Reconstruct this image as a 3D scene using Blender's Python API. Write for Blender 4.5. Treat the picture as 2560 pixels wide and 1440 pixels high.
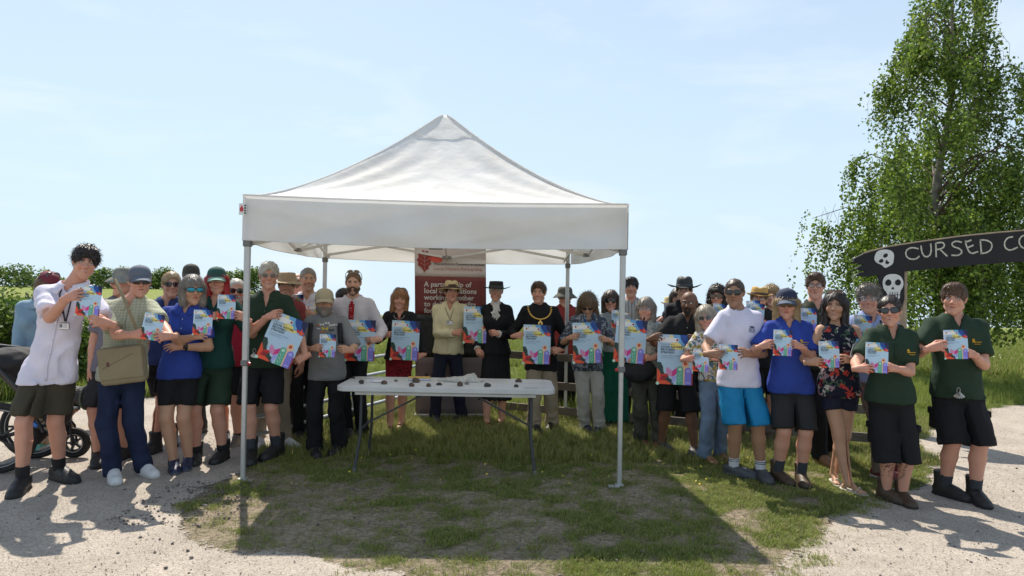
import bpy, math, random, time
import numpy as np
from mathutils import Matrix, Vector
from mathutils.bvhtree import BVHTree

T0 = time.time()
for o in list(bpy.data.objects):
    bpy.data.objects.remove(o)
S = bpy.context.scene
COL = S.collection
random.seed(7)
RNG = np.random.default_rng(11)
R_ = math.radians

# ------------------------------------------------------------------ camera
F_PX = 1720.0
CAM_H = 1.6
cam_data = bpy.data.cameras.new('camera')
cam = bpy.data.objects.new('camera', cam_data)
COL.objects.link(cam)
S.camera = cam
cam_data.sensor_width = 36.0
cam_data.lens = 36.0 * F_PX / 2560.0
cam_data.clip_start = 0.05
cam_data.clip_end = 6000
CAM_R = Matrix.Rotation(R_(90.47), 4, 'X') @ Matrix.Rotation(R_(1.0), 4, 'Z')
cam.matrix_world = Matrix.Translation((0, 0, CAM_H)) @ CAM_R
S.render.resolution_x, S.render.resolution_y = 1024, 576

# ------------------------------------------------------------------ world and sun
SUN_EL, SUN_DIR = 54.0, Vector((-0.37, 0.93, 0)).normalized()      # sun stands behind the tent, to the left
az = math.atan2(SUN_DIR.x, SUN_DIR.y)                              # clockwise from +Y
world = bpy.data.worlds.new('World')
S.world = world
world.use_nodes = True
nt = world.node_tree
for n in list(nt.nodes):
    nt.nodes.remove(n)
wo = nt.nodes.new('ShaderNodeOutputWorld')
bg = nt.nodes.new('ShaderNodeBackground')
bg.inputs['Strength'].default_value = 0.12
sky = nt.nodes.new('ShaderNodeTexSky')
sky.sky_type = 'NISHITA'
sky.sun_disc = False
sky.sun_elevation = R_(SUN_EL)
sky.sun_rotation = az
sky.air_density = 1.0
sky.dust_density = 0.7
sky.ozone_density = 1.6
tc = nt.nodes.new('ShaderNodeTexCoord')
sx = nt.nodes.new('ShaderNodeSeparateXYZ')
mx = nt.nodes.new('ShaderNodeMath'); mx.operation = 'MAXIMUM'; mx.inputs[1].default_value = 0.05
cx = nt.nodes.new('ShaderNodeCombineXYZ')
L = nt.links.new
L(tc.outputs['Generated'], sx.inputs[0]); L(sx.outputs[0], cx.inputs[0]); L(sx.outputs[1], cx.inputs[1])
L(sx.outputs[2], mx.inputs[0]); L(mx.outputs[0], cx.inputs[2]); L(cx.outputs[0], sky.inputs['Vector'])
# thin clouds, stretched along the horizon
mp = nt.nodes.new('ShaderNodeMapping'); mp.inputs['Scale'].default_value = (1.3, 1.3, 5.0)
L(tc.outputs['Generated'], mp.inputs[0])
nz = nt.nodes.new('ShaderNodeTexNoise'); nz.inputs['Scale'].default_value = 2.3; nz.inputs['Detail'].default_value = 7
nz.inputs['Roughness'].default_value = 0.55; nz.inputs['Distortion'].default_value = 0.4
L(mp.outputs[0], nz.inputs['Vector'])
cr = nt.nodes.new('ShaderNodeValToRGB')
cr.color_ramp.elements[0].position = 0.50; cr.color_ramp.elements[0].color = (0, 0, 0, 1)
cr.color_ramp.elements[1].position = 0.78; cr.color_ramp.elements[1].color = (0.45, 0.45, 0.45, 1)
L(nz.outputs['Fac'], cr.inputs[0])
mixc = nt.nodes.new('ShaderNodeMix'); mixc.data_type = 'RGBA'
mixc.inputs[7].default_value = (6.6, 6.9, 7.2, 1)
# thin bright haze that thickens towards the horizon
hz = nt.nodes.new('ShaderNodeValToRGB'); he = hz.color_ramp.elements
he[0].position = 0.0; he[0].color = (.95, .95, .95, 1); he[1].position = 1.0; he[1].color = (.15, .15, .15, 1)
h2 = he.new(.12); h2.color = (.85, .85, .85, 1); h3 = he.new(.40); h3.color = (.62, .62, .62, 1)
L(sx.outputs[2], hz.inputs[0])
mixh = nt.nodes.new('ShaderNodeMix'); mixh.data_type = 'RGBA'; mixh.inputs[7].default_value = (4.55, 5.65, 6.5, 1)
L(hz.outputs[0], mixh.inputs[0]); L(sky.outputs[0], mixh.inputs[6])
L(cr.outputs[0], mixc.inputs[0]); L(mixh.outputs[2], mixc.inputs[6]); L(mixc.outputs[2], bg.inputs[0])
L(bg.outputs[0], wo.inputs[0])

sun_d = bpy.data.lights.new('sun', 'SUN')
sun_d.energy = 5.0
sun_d.angle = R_(0.53)
sun_d.color = (1.0, 0.93, 0.82)
sun = bpy.data.objects.new('sun', sun_d)
COL.objects.link(sun)
sv = Vector((SUN_DIR.x * math.cos(R_(SUN_EL)), SUN_DIR.y * math.cos(R_(SUN_EL)), math.sin(R_(SUN_EL))))
sun.rotation_euler = sv.to_track_quat('Z', 'Y').to_euler()
sun.location = (-6, 20, 25)

S.view_settings.view_transform = 'Standard'
S.view_settings.look = 'None'
S.view_settings.gamma = 1
S.view_settings.use_curve_mapping = False
S.view_settings.exposure = 0.38
S.render.engine = 'CYCLES'
S.cycles.max_bounces = 8
S.cycles.diffuse_bounces = 4
S.cycles.transparent_max_bounces = 12

# ------------------------------------------------------------------ places
CR3 = CAM_R.to_3x3()
def ray(px, py):
    v = CR3 @ Vector(((px - 1280) / F_PX, -(py - 720) / F_PX, -1))
    return v
def gnd(px, py, z=0.0):
    v = ray(px, py)
    t = (z - CAM_H) / v.z
    return Vector((v.x * t, v.y * t, z))
def at(px, py, d):
    v = ray(px, py)
    t = d / v.y
    return Vector((v.x * t, d, CAM_H + v.z * t))

# ------------------------------------------------------------------ materials
MATS = {}
def lin(r, g, b):
    f = lambda c: (c / 255 / 12.92) if c / 255 <= 0.04045 else ((c / 255 + 0.055) / 1.055) ** 2.4
    return (f(r), f(g), f(b))
def newmat(name):
    m = bpy.data.materials.new(name)
    m.use_nodes = True
    n = m.node_tree.nodes
    return m, n, m.node_tree.links, n['Principled BSDF']
def mat(name, col, rough=0.7, metal=0.0, var=0.0, vscale=8.0, bump=0.0, bscale=60.0, bstretch=(1, 1, 1), spec=0.5, trans=0.0, coat=0.0):
    """plain surface with optional mottled colour and noise relief"""
    key = name
    if key in MATS:
        return MATS[key]
    m, n, l, b = newmat(name)
    b.inputs['Roughness'].default_value = rough
    b.inputs['Metallic'].default_value = metal
    b.inputs['Specular IOR Level'].default_value = spec
    b.inputs['Base Color'].default_value = (*col, 1)
    if coat:
        b.inputs['Coat Weight'].default_value = coat
    t = n.new('ShaderNodeTexCoord')
    if var > 0:
        q = n.new('ShaderNodeTexNoise'); q.inputs['Scale'].default_value = vscale; q.inputs['Detail'].default_value = 6
        l.new(t.outputs['Object'], q.inputs['Vector'])
        r = n.new('ShaderNodeValToRGB')
        r.color_ramp.elements[0].position = 0.3; r.color_ramp.elements[1].position = 0.7
        r.color_ramp.elements[0].color = (*[c * (1 - var) for c in col], 1)
        r.color_ramp.elements[1].color = (*[min(1, c * (1 + var)) for c in col], 1)
        l.new(q.outputs['Fac'], r.inputs[0]); l.new(r.outputs[0], b.inputs['Base Color'])
    if bump > 0:
        mpp = n.new('ShaderNodeMapping'); mpp.inputs['Scale'].default_value = bstretch
        l.new(t.outputs['Object'], mpp.inputs[0])
        q2 = n.new('ShaderNodeTexNoise'); q2.inputs['Scale'].default_value = bscale; q2.inputs['Detail'].default_value = 5
        l.new(mpp.outputs[0], q2.inputs['Vector'])
        bp = n.new('ShaderNodeBump'); bp.inputs['Strength'].default_value = 1.0; bp.inputs['Distance'].default_value = bump
        l.new(q2.outputs['Fac'], bp.inputs['Height']); l.new(bp.outputs[0], b.inputs['Normal'])
    if trans > 0:
        tr = n.new('ShaderNodeBsdfTranslucent'); tr.inputs[0].default_value = (*col, 1)
        ms = n.new('ShaderNodeMixShader'); ms.inputs[0].default_value = trans
        l.new(b.outputs[0], ms.inputs[1]); l.new(tr.outputs[0], ms.inputs[2])
        l.new(ms.outputs[0], n['Material Output'].inputs[0])
    MATS[key] = m
    return m
def cloth(name, col, rough=0.85, var=0.10, bump=0.006, bscale=14, trans=0.0):
    return mat(name, col, rough, 0, var, 5, bump * 1.5, bscale, (1, 1, 0.5), 0.2, trans)
def vcol_mat(name, rough=0.6, trans=0.0, spec=0.4, sss=0.0, bump=0.0, bscale=200):
    if name in MATS:
        return MATS[name]
    m, n, l, b = newmat(name)
    a = n.new('ShaderNodeAttribute'); a.attribute_name = 'Col'
    l.new(a.outputs['Color'], b.inputs['Base Color'])
    b.inputs['Roughness'].default_value = rough
    b.inputs['Specular IOR Level'].default_value = spec
    if sss:
        b.inputs['Subsurface Weight'].default_value = sss
        b.inputs['Subsurface Radius'].default_value = (1.0, 0.35, 0.2)
        b.inputs['Subsurface Scale'].default_value = 0.012
    if bump:
        t = n.new('ShaderNodeTexCoord')
        q2 = n.new('ShaderNodeTexNoise'); q2.inputs['Scale'].default_value = bscale; q2.inputs['Detail'].default_value = 4
        l.new(t.outputs['Object'], q2.inputs['Vector'])
        bp = n.new('ShaderNodeBump'); bp.inputs['Strength'].default_value = 1.0; bp.inputs['Distance'].default_value = bump
        l.new(q2.outputs['Fac'], bp.inputs['Height']); l.new(bp.outputs[0], b.inputs['Normal'])
    if trans > 0:
        tr = n.new('ShaderNodeBsdfTranslucent'); l.new(a.outputs['Color'], tr.inputs[0])
        ms = n.new('ShaderNodeMixShader'); ms.inputs[0].default_value = trans
        l.new(b.outputs[0], ms.inputs[1]); l.new(tr.outputs[0], ms.inputs[2])
        l.new(ms.outputs[0], n['Material Output'].inputs[0])
    MATS[name] = m
    return m

# ------------------------------------------------------------------ objects and tags
def tag(o, label=None, cat=None, group=None, kind=None):
    if label: o['label'] = label
    if cat: o['category'] = cat
    if group: o['group'] = group
    if kind: o['kind'] = kind
    return o
def link(name, data, parent=None, loc=None):
    o = bpy.data.objects.new(name, data)
    COL.objects.link(o)
    if loc is not None: o.location = loc
    if parent is not None: o.parent = parent
    return o
def empty(name, loc, label, cat, group=None, rz=0.0):
    o = link(name, None, None, loc)
    o.empty_display_size = 0.1
    o.rotation_euler = (0, 0, rz)
    return tag(o, label, cat, group)
def mesh_np(name, v, f, mats, smooth=True, mi=None, col=None):
    """v (n,3); f list of (m,k) arrays (k = 3 or 4) or one array"""
    me = bpy.data.meshes.new(name)
    fs = f if isinstance(f, list) else [f]
    fs = [np.asarray(a, dtype=np.int32) for a in fs if len(a)]
    v = np.asarray(v, dtype=np.float32)
    me.vertices.add(len(v)); me.vertices.foreach_set('co', v.ravel())
    loops = np.concatenate([a.ravel() for a in fs]) if fs else np.zeros(0, np.int32)
    me.loops.add(len(loops)); me.loops.foreach_set('vertex_index', loops)
    sizes = np.concatenate([np.full(len(a), a.shape[1], np.int32) for a in fs])
    starts = np.concatenate([[0], np.cumsum(sizes)[:-1]]).astype(np.int32)
    me.polygons.add(len(sizes)); me.polygons.foreach_set('loop_start', starts)
    me.polygons.foreach_set('loop_total', sizes)
    if mi is not None: me.polygons.foreach_set('material_index', np.asarray(mi, np.int32))
    if smooth: me.polygons.foreach_set('use_smooth', np.ones(len(sizes), bool))
    for m in (mats if isinstance(mats, (list, tuple)) else [mats]):
        me.materials.append(m)
    if col is not None:
        a = me.color_attributes.new('Col', 'FLOAT_COLOR', 'POINT')
        c4 = np.ones((len(v), 4), np.float32); c4[:, :3] = col
        a.data.foreach_set('color', c4.ravel())
    me.update(calc_edges=True)
    me.validate()
    return me

class MB:
    """collects primitives for one mesh object, several materials allowed"""
    def __init__(s):
        s.v, s.f, s.m, s.mats = [], [], [], []
    def mi(s, m):
        if m not in s.mats: s.mats.append(m)
        return s.mats.index(m)
    def add(s, vs, fs, m, M=None):
        b = len(s.v)
        for p in vs:
            p = Vector(p)
            s.v.append(tuple(M @ p if M is not None else p))
        k = s.mi(m)
        for f in fs:
            s.f.append(tuple(i + b for i in f)); s.m.append(k)
    def box(s, c, d, m, M=None, bev=0.0):
        x, y, z = (q / 2 for q in d)
        if bev <= 0:
            vs = [(c[0] + i * x, c[1] + j * y, c[2] + k * z) for i in (-1, 1) for j in (-1, 1) for k in (-1, 1)]
            fs = [(0, 1, 3, 2), (4, 6, 7, 5), (0, 4, 5, 1), (2, 3, 7, 6), (0, 2, 6, 4), (1, 5, 7, 3)]
            s.add(vs, fs, m, M)
        else:
            e = min(bev, x, y, z)
            vs, fs = [], []
            idx = {}
            for i in (-1, 1):
                for j in (-1, 1):
                    for k in (-1, 1):
                        for a in range(3):
                            o = [i * (x - e), j * (y - e), k * (z - e)]
                            o[a] += (i, j, k)[a] * e
                            idx[(i, j, k, a)] = len(vs)
                            vs.append((c[0] + o[0], c[1] + o[1], c[2] + o[2]))
            g = lambda i, j, k, a: idx[(i, j, k, a)]
            for q in (-1, 1):
                r = lambda l: l if q > 0 else l[::-1]
                fs.append(r([g(q, -1, -1, 0), g(q, 1, -1, 0), g(q, 1, 1, 0), g(q, -1, 1, 0)]))
                fs.append(r([g(-1, q, -1, 1), g(-1, q, 1, 1), g(1, q, 1, 1), g(1, q, -1, 1)]))
                fs.append(r([g(-1, -1, q, 2), g(1, -1, q, 2), g(1, 1, q, 2), g(-1, 1, q, 2)]))
            for i in (-1, 1):
                for j in (-1, 1):
                    fs.append([g(i, j, -1, 0), g(i, j, 1, 0), g(i, j, 1, 1), g(i, j, -1, 1)])
                    fs.append([g(i, -1, j, 0), g(i, 1, j, 0), g(i, 1, j, 2), g(i, -1, j, 2)])
                    fs.append([g(-1, i, j, 1), g(1, i, j, 1), g(1, i, j, 2), g(-1, i, j, 2)])
                    for k in (-1, 1):
                        fs.append([g(i, j, k, 0), g(i, j, k, 1), g(i, j, k, 2)])
            s.add(vs, fs, m, M)
    def tube(s, pts, r, m, n=8, cap=True, M=None):
        pts = [Vector(p) for p in pts]
        rs = r if isinstance(r, (list, tuple)) else [r] * len(pts)
        vs, fs = [], []
        t = (pts[1] - pts[0]).normalized()
        u = t.orthogonal().normalized()
        for i, p in enumerate(pts):
            if i == 0: t2 = pts[1] - pts[0]
            elif i == len(pts) - 1: t2 = pts[-1] - pts[-2]
            else: t2 = pts[i + 1] - pts[i - 1]
            t2.normalize()
            u = (u - t2 * u.dot(t2)).normalized()
            w = t2.cross(u)
            for k in range(n):
                a = 2 * math.pi * k / n
                vs.append(p + (u * math.cos(a) + w * math.sin(a)) * rs[i])
        for i in range(len(pts) - 1):
            for k in range(n):
                a, b = i * n + k, i * n + (k + 1) % n
                fs.append((a, b, b + n, a + n))
        if cap:
            fs.append(tuple(range(n))[::-1]); fs.append(tuple(range((len(pts) - 1) * n, len(pts) * n)))
        s.add(vs, fs, m, M)
    def bar(s, a, b, w, h, m, up=(0, 0, 1), ext=0.0):
        a, b = Vector(a), Vector(b)
        t = (b - a).normalized(); a = a - t * ext; b = b + t * ext
        up = Vector(up); x = t.cross(up).normalized(); y = x.cross(t).normalized()
        vs = []
        for p in (a, b):
            for i, j in ((-1, -1), (1, -1), (1, 1), (-1, 1)):
                vs.append(p + x * i * w / 2 + y * j * h / 2)
        s.add(vs, [(0, 3, 2, 1), (4, 5, 6, 7), (0, 1, 5, 4), (1, 2, 6, 5), (2, 3, 7, 6), (3, 0, 4, 7)], m)
    def lathe(s, prof, m, n=24, M=None, sx=1.0, sy=1.0, fn=None):
        vs, fs = [], []
        for (r, z) in prof:
            for k in range(n):
                a = 2 * math.pi * k / n
                p = (r * sx * math.cos(a), r * sy * math.sin(a), z)
                if fn: p = fn(*p)
                vs.append(p)
        for i in range(len(prof) - 1):
            for k in range(n):
                a, b = i * n + k, i * n + (k + 1) % n
                fs.append((a, b, b + n, a + n))
        s.add(vs, fs, m, M)
    def poly(s, pts, m, M=None):
        s.add(pts, [tuple(range(len(pts)))], m, M)
    def prism(s, pts, t, m, M=None):
        """pts in local xz plane (x,z); thickness t along y, front face at y=0"""
        n = len(pts)
        vs = [(p[0], 0, p[1]) for p in pts] + [(p[0], t, p[1]) for p in pts]
        fs = [tuple(range(n)), tuple(range(n, 2 * n))[::-1]] + [(i, i + n, (i + 1) % n + n, (i + 1) % n) for i in range(n)]
        s.add(vs, fs, m, M)
    def mesh(s, name, smooth=False, sharp=None):
        me = bpy.data.meshes.new(name)
        me.from_pydata(s.v, [], s.f)
        for m in s.mats: me.materials.append(m)
        me.polygons.foreach_set('material_index', s.m)
        me.update()
        if smooth:
            me.polygons.foreach_set('use_smooth', [True] * len(s.f))
            me.set_sharp_from_angle(angle=R_(sharp or 40))
        return me
    def build(s, name, parent=None, smooth=False, loc=None, sharp=None):
        return link(name, s.mesh(name, smooth, sharp), parent, loc)

# ------------------------------------------------------------------ numpy noise
def hash3(i, j, k, seed=0):
    h = (i * 374761393 + j * 668265263 + k * 2147483647 + seed * 1442695041) & 0xffffffff
    h = ((h ^ (h >> 13)) * 1274126177) & 0xffffffff
    return ((h ^ (h >> 16)) & 0xffff) / 65535.0
def vnoise(p, scale=1.0, seed=0):
    q = np.asarray(p, float) * scale
    if q.shape[1] == 2: q = np.c_[q, np.zeros(len(q))]
    i = np.floor(q).astype(np.int64); f = q - i; f = f * f * (3 - 2 * f)
    r = 0
    for a in (0, 1):
        for b in (0, 1):
            for c in (0, 1):
                w = (f[:, 0] if a else 1 - f[:, 0]) * (f[:, 1] if b else 1 - f[:, 1]) * (f[:, 2] if c else 1 - f[:, 2])
                r = r + w * hash3(i[:, 0] + a, i[:, 1] + b, i[:, 2] + c, seed)
    return r
def fbm(p, scale=1.0, seed=0, oct=4):
    r, a, t = 0, 1.0, 0
    for o in range(oct):
        r = r + a * vnoise(p, scale * 2 ** o, seed + o * 17); t += a; a *= 0.5
    return r / t

# ------------------------------------------------------------------ implicit surfaces -> mesh
class Field:
    def __init__(s, lo, hi, h):
        s.h = h; s.lo = np.array(lo, float); n = np.ceil((np.array(hi) - s.lo) / h).astype(int) + 1
        s.n = n; s.F = np.full(n, 0.5)
        s.ax = [s.lo[i] + np.arange(n[i]) * h for i in range(3)]
    def win(s, lo, hi):
        a = np.clip(np.floor((np.array(lo) - s.lo) / s.h).astype(int), 0, s.n)
        b = np.clip(np.ceil((np.array(hi) - s.lo) / s.h).astype(int) + 1, 0, s.n)
        sl = tuple(slice(a[i], b[i]) for i in range(3))
        if any(b[i] <= a[i] for i in range(3)): return None, None
        return sl, (s.ax[0][sl[0]][:, None, None], s.ax[1][sl[1]][None, :, None], s.ax[2][sl[2]][None, None, :])
    @staticmethod
    def smin(a, b, k):
        if k <= 0: return np.minimum(a, b)
        h = np.clip(0.5 + 0.5 * (b - a) / k, 0, 1)
        return b * (1 - h) + a * h - k * h * (1 - h)
    def put(s, sl, d, k, op):
        if op == 'add': s.F[sl] = s.smin(s.F[sl], d, k)
        else: s.F[sl] = -s.smin(-s.F[sl], d, k)
    def cone(s, a, ra, b, rb, k=0.02, op='add', cap=False, capa=False):
        a = np.array(a, float); b = np.array(b, float)
        m = max(ra, rb) + k + 3 * s.h + 0.01
        sl, (X, Y, Z) = s.win(np.minimum(a, b) - m, np.maximum(a, b) + m)
        if sl is None: return
        ab = b - a; L2 = max(ab @ ab, 1e-9)
        px, py, pz = X - a[0], Y - a[1], Z - a[2]
        t = (px * ab[0] + py * ab[1] + pz * ab[2]) / L2
        tc = np.clip(t, 0, 1)
        d = np.sqrt((px - tc * ab[0]) ** 2 + (py - tc * ab[1]) ** 2 + (pz - tc * ab[2]) ** 2) - (ra + (rb - ra) * tc)
        if cap: d = np.maximum(d, (t - 1) * math.sqrt(L2))
        if capa: d = np.maximum(d, -t * math.sqrt(L2))
        s.put(sl, d, k, op)
    def ball(s, c, r, k=0.02, op='add', R=None):
        c = np.array(c, float); r = np.array([r] * 3 if np.isscalar(r) else r, float)
        m = r.max() + k + 3 * s.h + 0.01
        sl, (X, Y, Z) = s.win(c - m, c + m)
        if sl is None: return
        x, y, z = X - c[0], Y - c[1], Z - c[2]
        if R is not None:
            x, y, z = (R[0][0] * x + R[1][0] * y + R[2][0] * z, R[0][1] * x + R[1][1] * y + R[2][1] * z, R[0][2] * x + R[1][2] * y + R[2][2] * z)
        q0 = np.sqrt((x / r[0]) ** 2 + (y / r[1]) ** 2 + (z / r[2]) ** 2) + 1e-6
        q1 = np.sqrt((x / r[0] ** 2) ** 2 + (y / r[1] ** 2) ** 2 + (z / r[2] ** 2) ** 2) + 1e-6
        s.put(sl, q0 * (q0 - 1) / q1, k, op)
    def loft(s, z, w, d, cy, sx, sy, yaw, k=0.02, pw=2.4, op='add', ztop=None, zbot=None):
        """elliptical sections stacked up z; all of w,d,cy,sx,sy are functions of z"""
        z = np.array(z, float)
        m = 0.45
        c0 = np.array([np.mean([sx(q) for q in z]), np.mean([sy(q) for q in z])])
        sl, (X, Y, Z) = s.win((c0[0] - m, c0[1] - m, z[0] - 0.03), (c0[0] + m, c0[1] + m, z[-1] + 0.03))
        if sl is None: return
        zz = Z[0, 0, :]
        W = np.interp(zz, z, w); D = np.interp(zz, z, d); C = np.interp(zz, z, cy)
        SX = np.array([sx(q) for q in zz]); SY = np.array([sy(q) for q in zz])
        c, sn = math.cos(yaw), math.sin(yaw)
        x = X - SX[None, None, :]; y = Y - SY[None, None, :]
        xr = x * c + y * sn; yr = -x * sn + y * c - C[None, None, :]
        q = (np.abs(xr / W[None, None, :]) ** pw + np.abs(yr / D[None, None, :]) ** pw) ** (1 / pw) + 1e-4
        r = np.sqrt(xr ** 2 + yr ** 2)
        dd = r * (1 - 1 / q)
        dd = np.where(r < 0.01, -np.minimum(W, D)[None, None, :], dd)
        dd = np.maximum(dd, np.maximum(Z - (z[-1] if ztop is None else ztop), (z[0] if zbot is None else zbot) - Z))
        s.put(sl, dd, k, op)
    def plane(s, n, p, op='cut'):
        """removes everything on the n side of p"""
        X, Y, Z = s.ax[0][:, None, None], s.ax[1][None, :, None], s.ax[2][None, None, :]
        s.F = np.maximum(s.F, n[0] * (X - p[0]) + n[1] * (Y - p[1]) + n[2] * (Z - p[2]))
    def disp(s, fn, band=0.04):
        I = np.nonzero(np.abs(s.F) < band)
        P = np.stack([s.ax[i][I[i]] for i in range(3)], 1)
        s.F[I] += fn(P)
    def mesh(s):
        F = s.F
        F[0], F[-1] = np.maximum(F[0], .01), np.maximum(F[-1], .01)
        F[:, 0], F[:, -1] = np.maximum(F[:, 0], .01), np.maximum(F[:, -1], .01)
        F[:, :, 0], F[:, :, -1] = np.maximum(F[:, :, 0], .01), np.maximum(F[:, :, -1], .01)
        g = (F < 0)
        gi = g.astype(np.int8)
        c = gi[:-1] + gi[1:]; c = c[:, :-1] + c[:, 1:]; c = c[:, :, :-1] + c[:, :, 1:]
        act = (c > 0) & (c < 8)
        idx = np.full(act.shape, -1, np.int32)
        I, J, K = np.nonzero(act)
        idx[I, J, K] = np.arange(len(I))
        acc = np.zeros((len(I), 3)); cnt = np.zeros(len(I))
        for ax in range(3):
            for u in (0, 1):
                for w in (0, 1):
                    a = [0, 0, 0]; o = [q for q in range(3) if q != ax]
                    a[o[0]], a[o[1]] = u, w
                    b = list(a); b[ax] = 1
                    fa = F[I + a[0], J + a[1], K + a[2]]; fb = F[I + b[0], J + b[1], K + b[2]]
                    m = (fa < 0) != (fb < 0)
                    t = np.where(m, fa / np.where(m, fa - fb, 1), 0)
                    for q in range(3):
                        acc[:, q] += np.where(m, a[q] + (t if q == ax else 0), 0)
                    cnt += m
        v = s.lo + (np.stack([I, J, K], 1) + acc / cnt[:, None]) * s.h
        quads = []
        for ax in range(3):
            sh = [slice(None)] * 3; sh2 = [slice(None)] * 3
            sh[ax] = slice(0, -1); sh2[ax] = slice(1, None)
            a, b = g[tuple(sh)], g[tuple(sh2)]
            I, J, K = np.nonzero(a != b)
            o = [q for q in range(3) if q != ax]
            P = [I, J, K]
            ok = (P[o[0]] >= 1) & (P[o[1]] >= 1) & (P[o[0]] < F.shape[o[0]] - 1) & (P[o[1]] < F.shape[o[1]] - 1)
            P = [q[ok] for q in P]
            def cell(du, dw):
                Q = list(P); Q[o[0]] = Q[o[0]] + du; Q[o[1]] = Q[o[1]] + dw
                return idx[Q[0], Q[1], Q[2]]
            qd = np.stack([cell(-1, -1), cell(0, -1), cell(0, 0), cell(-1, 0)], 1)
            ins = a[P[0], P[1], P[2]]
            if ax == 1: ins = ~ins
            qd[~ins] = qd[~ins][:, ::-1]
            quads.append(qd)
        f = np.concatenate(quads)
        f = f[(f >= 0).all(1)]
        return v, f
def joinm(parts):
    V, Fq, C, b = [], [], [], 0
    for v, f, c in parts:
        V.append(v); Fq.append(f + b); C.append(np.broadcast_to(c, (len(v), 3))); b += len(v)
    return np.concatenate(V), np.concatenate(Fq), np.concatenate(C)
def sine_folds(P, seed, amp, L=0.09, axis=(0.25, 0.25, 1.0)):
    """irregular cloth folds: two ridged, warped noises"""
    r = np.random.default_rng(seed)
    q = P.copy(); w = (fbm(P + seed * .37, 5, seed, 2) - .5)[:, None] * .22
    th = r.uniform(.3, .8) * (1 if seed % 2 else -1)
    a = q + w
    u = a[:, 0] * math.cos(th) + a[:, 2] * math.sin(th); v = -a[:, 0] * math.sin(th) + a[:, 2] * math.cos(th)
    n1 = 1 - np.abs(2 * vnoise(np.stack([u * .45, a[:, 1], v], 1) + 7.7, 1 / L, seed) - 1) * 1.6
    n2 = 1 - np.abs(2 * vnoise(np.stack([u, a[:, 1], -v * .4], 1) + 3.1, 1 / (L * .8), seed + 5) - 1) * 1.6
    return -(n1 * .65 + n2 * .35 - .2) * amp * 2.9
# ================================================================== people
SKIN = vcol_mat('skin', 0.55, spec=0.35, sss=0.12, bump=0.0006, bscale=120)
HAIRM = vcol_mat('hair', 0.45, spec=0.5)
EYEM = vcol_mat('eye', 0.15, spec=0.5)
TONES = {'fair': (0.60, 0.35, 0.25), 'pink': (0.58, 0.30, 0.21), 'tan': (0.50, 0.28, 0.18), 'olive': (0.36, 0.20, 0.125), 'brown': (0.17, 0.085, 0.05)}

# ---- head, face towards -y, origin at the head's centre, about 0.235 tall
def make_head(female, smile, h=0.0050):
    F = Field((-0.10, -0.135, -0.14), (0.10, 0.12, 0.14), h)
    j = 0.92 if female else 1.0
    F.ball((0, 0.012, 0.035), (0.075, 0.093, 0.083), 0)
    F.ball((0, -0.020, -0.030), (0.0575 * j, 0.068, 0.080), 0.03)
    F.cone((-0.045 * j, 0.005, -0.055), 0.022, (0, -0.066, -0.094), 0.019 * j, 0.025)
    F.cone((0.045 * j, 0.005, -0.055), 0.022, (0, -0.066, -0.094), 0.019 * j, 0.025)
    F.ball((0, -0.073, -0.098), (0.018 * j, 0.015, 0.014), 0.015)
    for s in (-1, 1):
        F.ball((s * 0.037, -0.060, -0.020), 0.022, 0.022)
        F.ball((s * 0.032, -0.100, 0.010), (0.020, 0.017, 0.0125), 0.014, op='sub')
        F.cone((s * 0.012, -0.0855, 0.0265), 0.006, (s * 0.043, -0.072, 0.028), 0.007, 0.012)
        F.cone((s * 0.018, -0.083, 0.0155), 0.0042, (s * 0.044, -0.074, 0.013), 0.0042, 0.006)     # upper lid
        F.cone((s * 0.020, -0.081, 0.0005), 0.0035, (s * 0.042, -0.074, 0.003), 0.0035, 0.006)     # lower lid
        F.ball((s * 0.0125, -0.094, -0.027), 0.0085, 0.008)
        F.cone((s * 0.077, 0.004, 0.022), 0.008, (s * 0.072, -0.002, -0.020), 0.007, 0.006)
        F.ball((s * 0.079, 0.010, 0.010), (0.007, 0.016, 0.022), 0.006)
        F.ball((s * 0.083, 0.004, 0.006), (0.005, 0.008, 0.012), 0.004, op='sub')
    F.cone((0, -0.082, 0.016), 0.0075, (0, -0.108, -0.021), 0.0105, 0.012)
    F.ball((0, -0.108, -0.024), 0.0115, 0.008)
    lift = 0.006 if smile else 0.0
    wd = 0.026 if smile else 0.021
    zz = -0.054
    F.cone((0, -0.089, zz + 0.004), 0.0065, (-wd, -0.075, zz + lift), 0.004, 0.006)
    F.cone((0, -0.089, zz + 0.004), 0.0065, (wd, -0.075, zz + lift), 0.004, 0.006)
    F.cone((0, -0.088, zz - 0.0085), 0.0070, (-wd * .8, -0.076, zz - 0.003 + lift * .7), 0.004, 0.006)
    F.cone((0, -0.088, zz - 0.0085), 0.0070, (wd * .8, -0.076, zz - 0.003 + lift * .7), 0.004, 0.006)
    if smile:
        for s in (-1, 1):
            F.ball((s * 0.040, -0.064, -0.028), 0.016, 0.014)
    return F.mesh()
HEADS = {}
def head_mesh(female, smile, h=0.0050):
    k = (female, smile, h)
    if k not in HEADS: HEADS[k] = make_head(*k)
    return HEADS[k]
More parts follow.
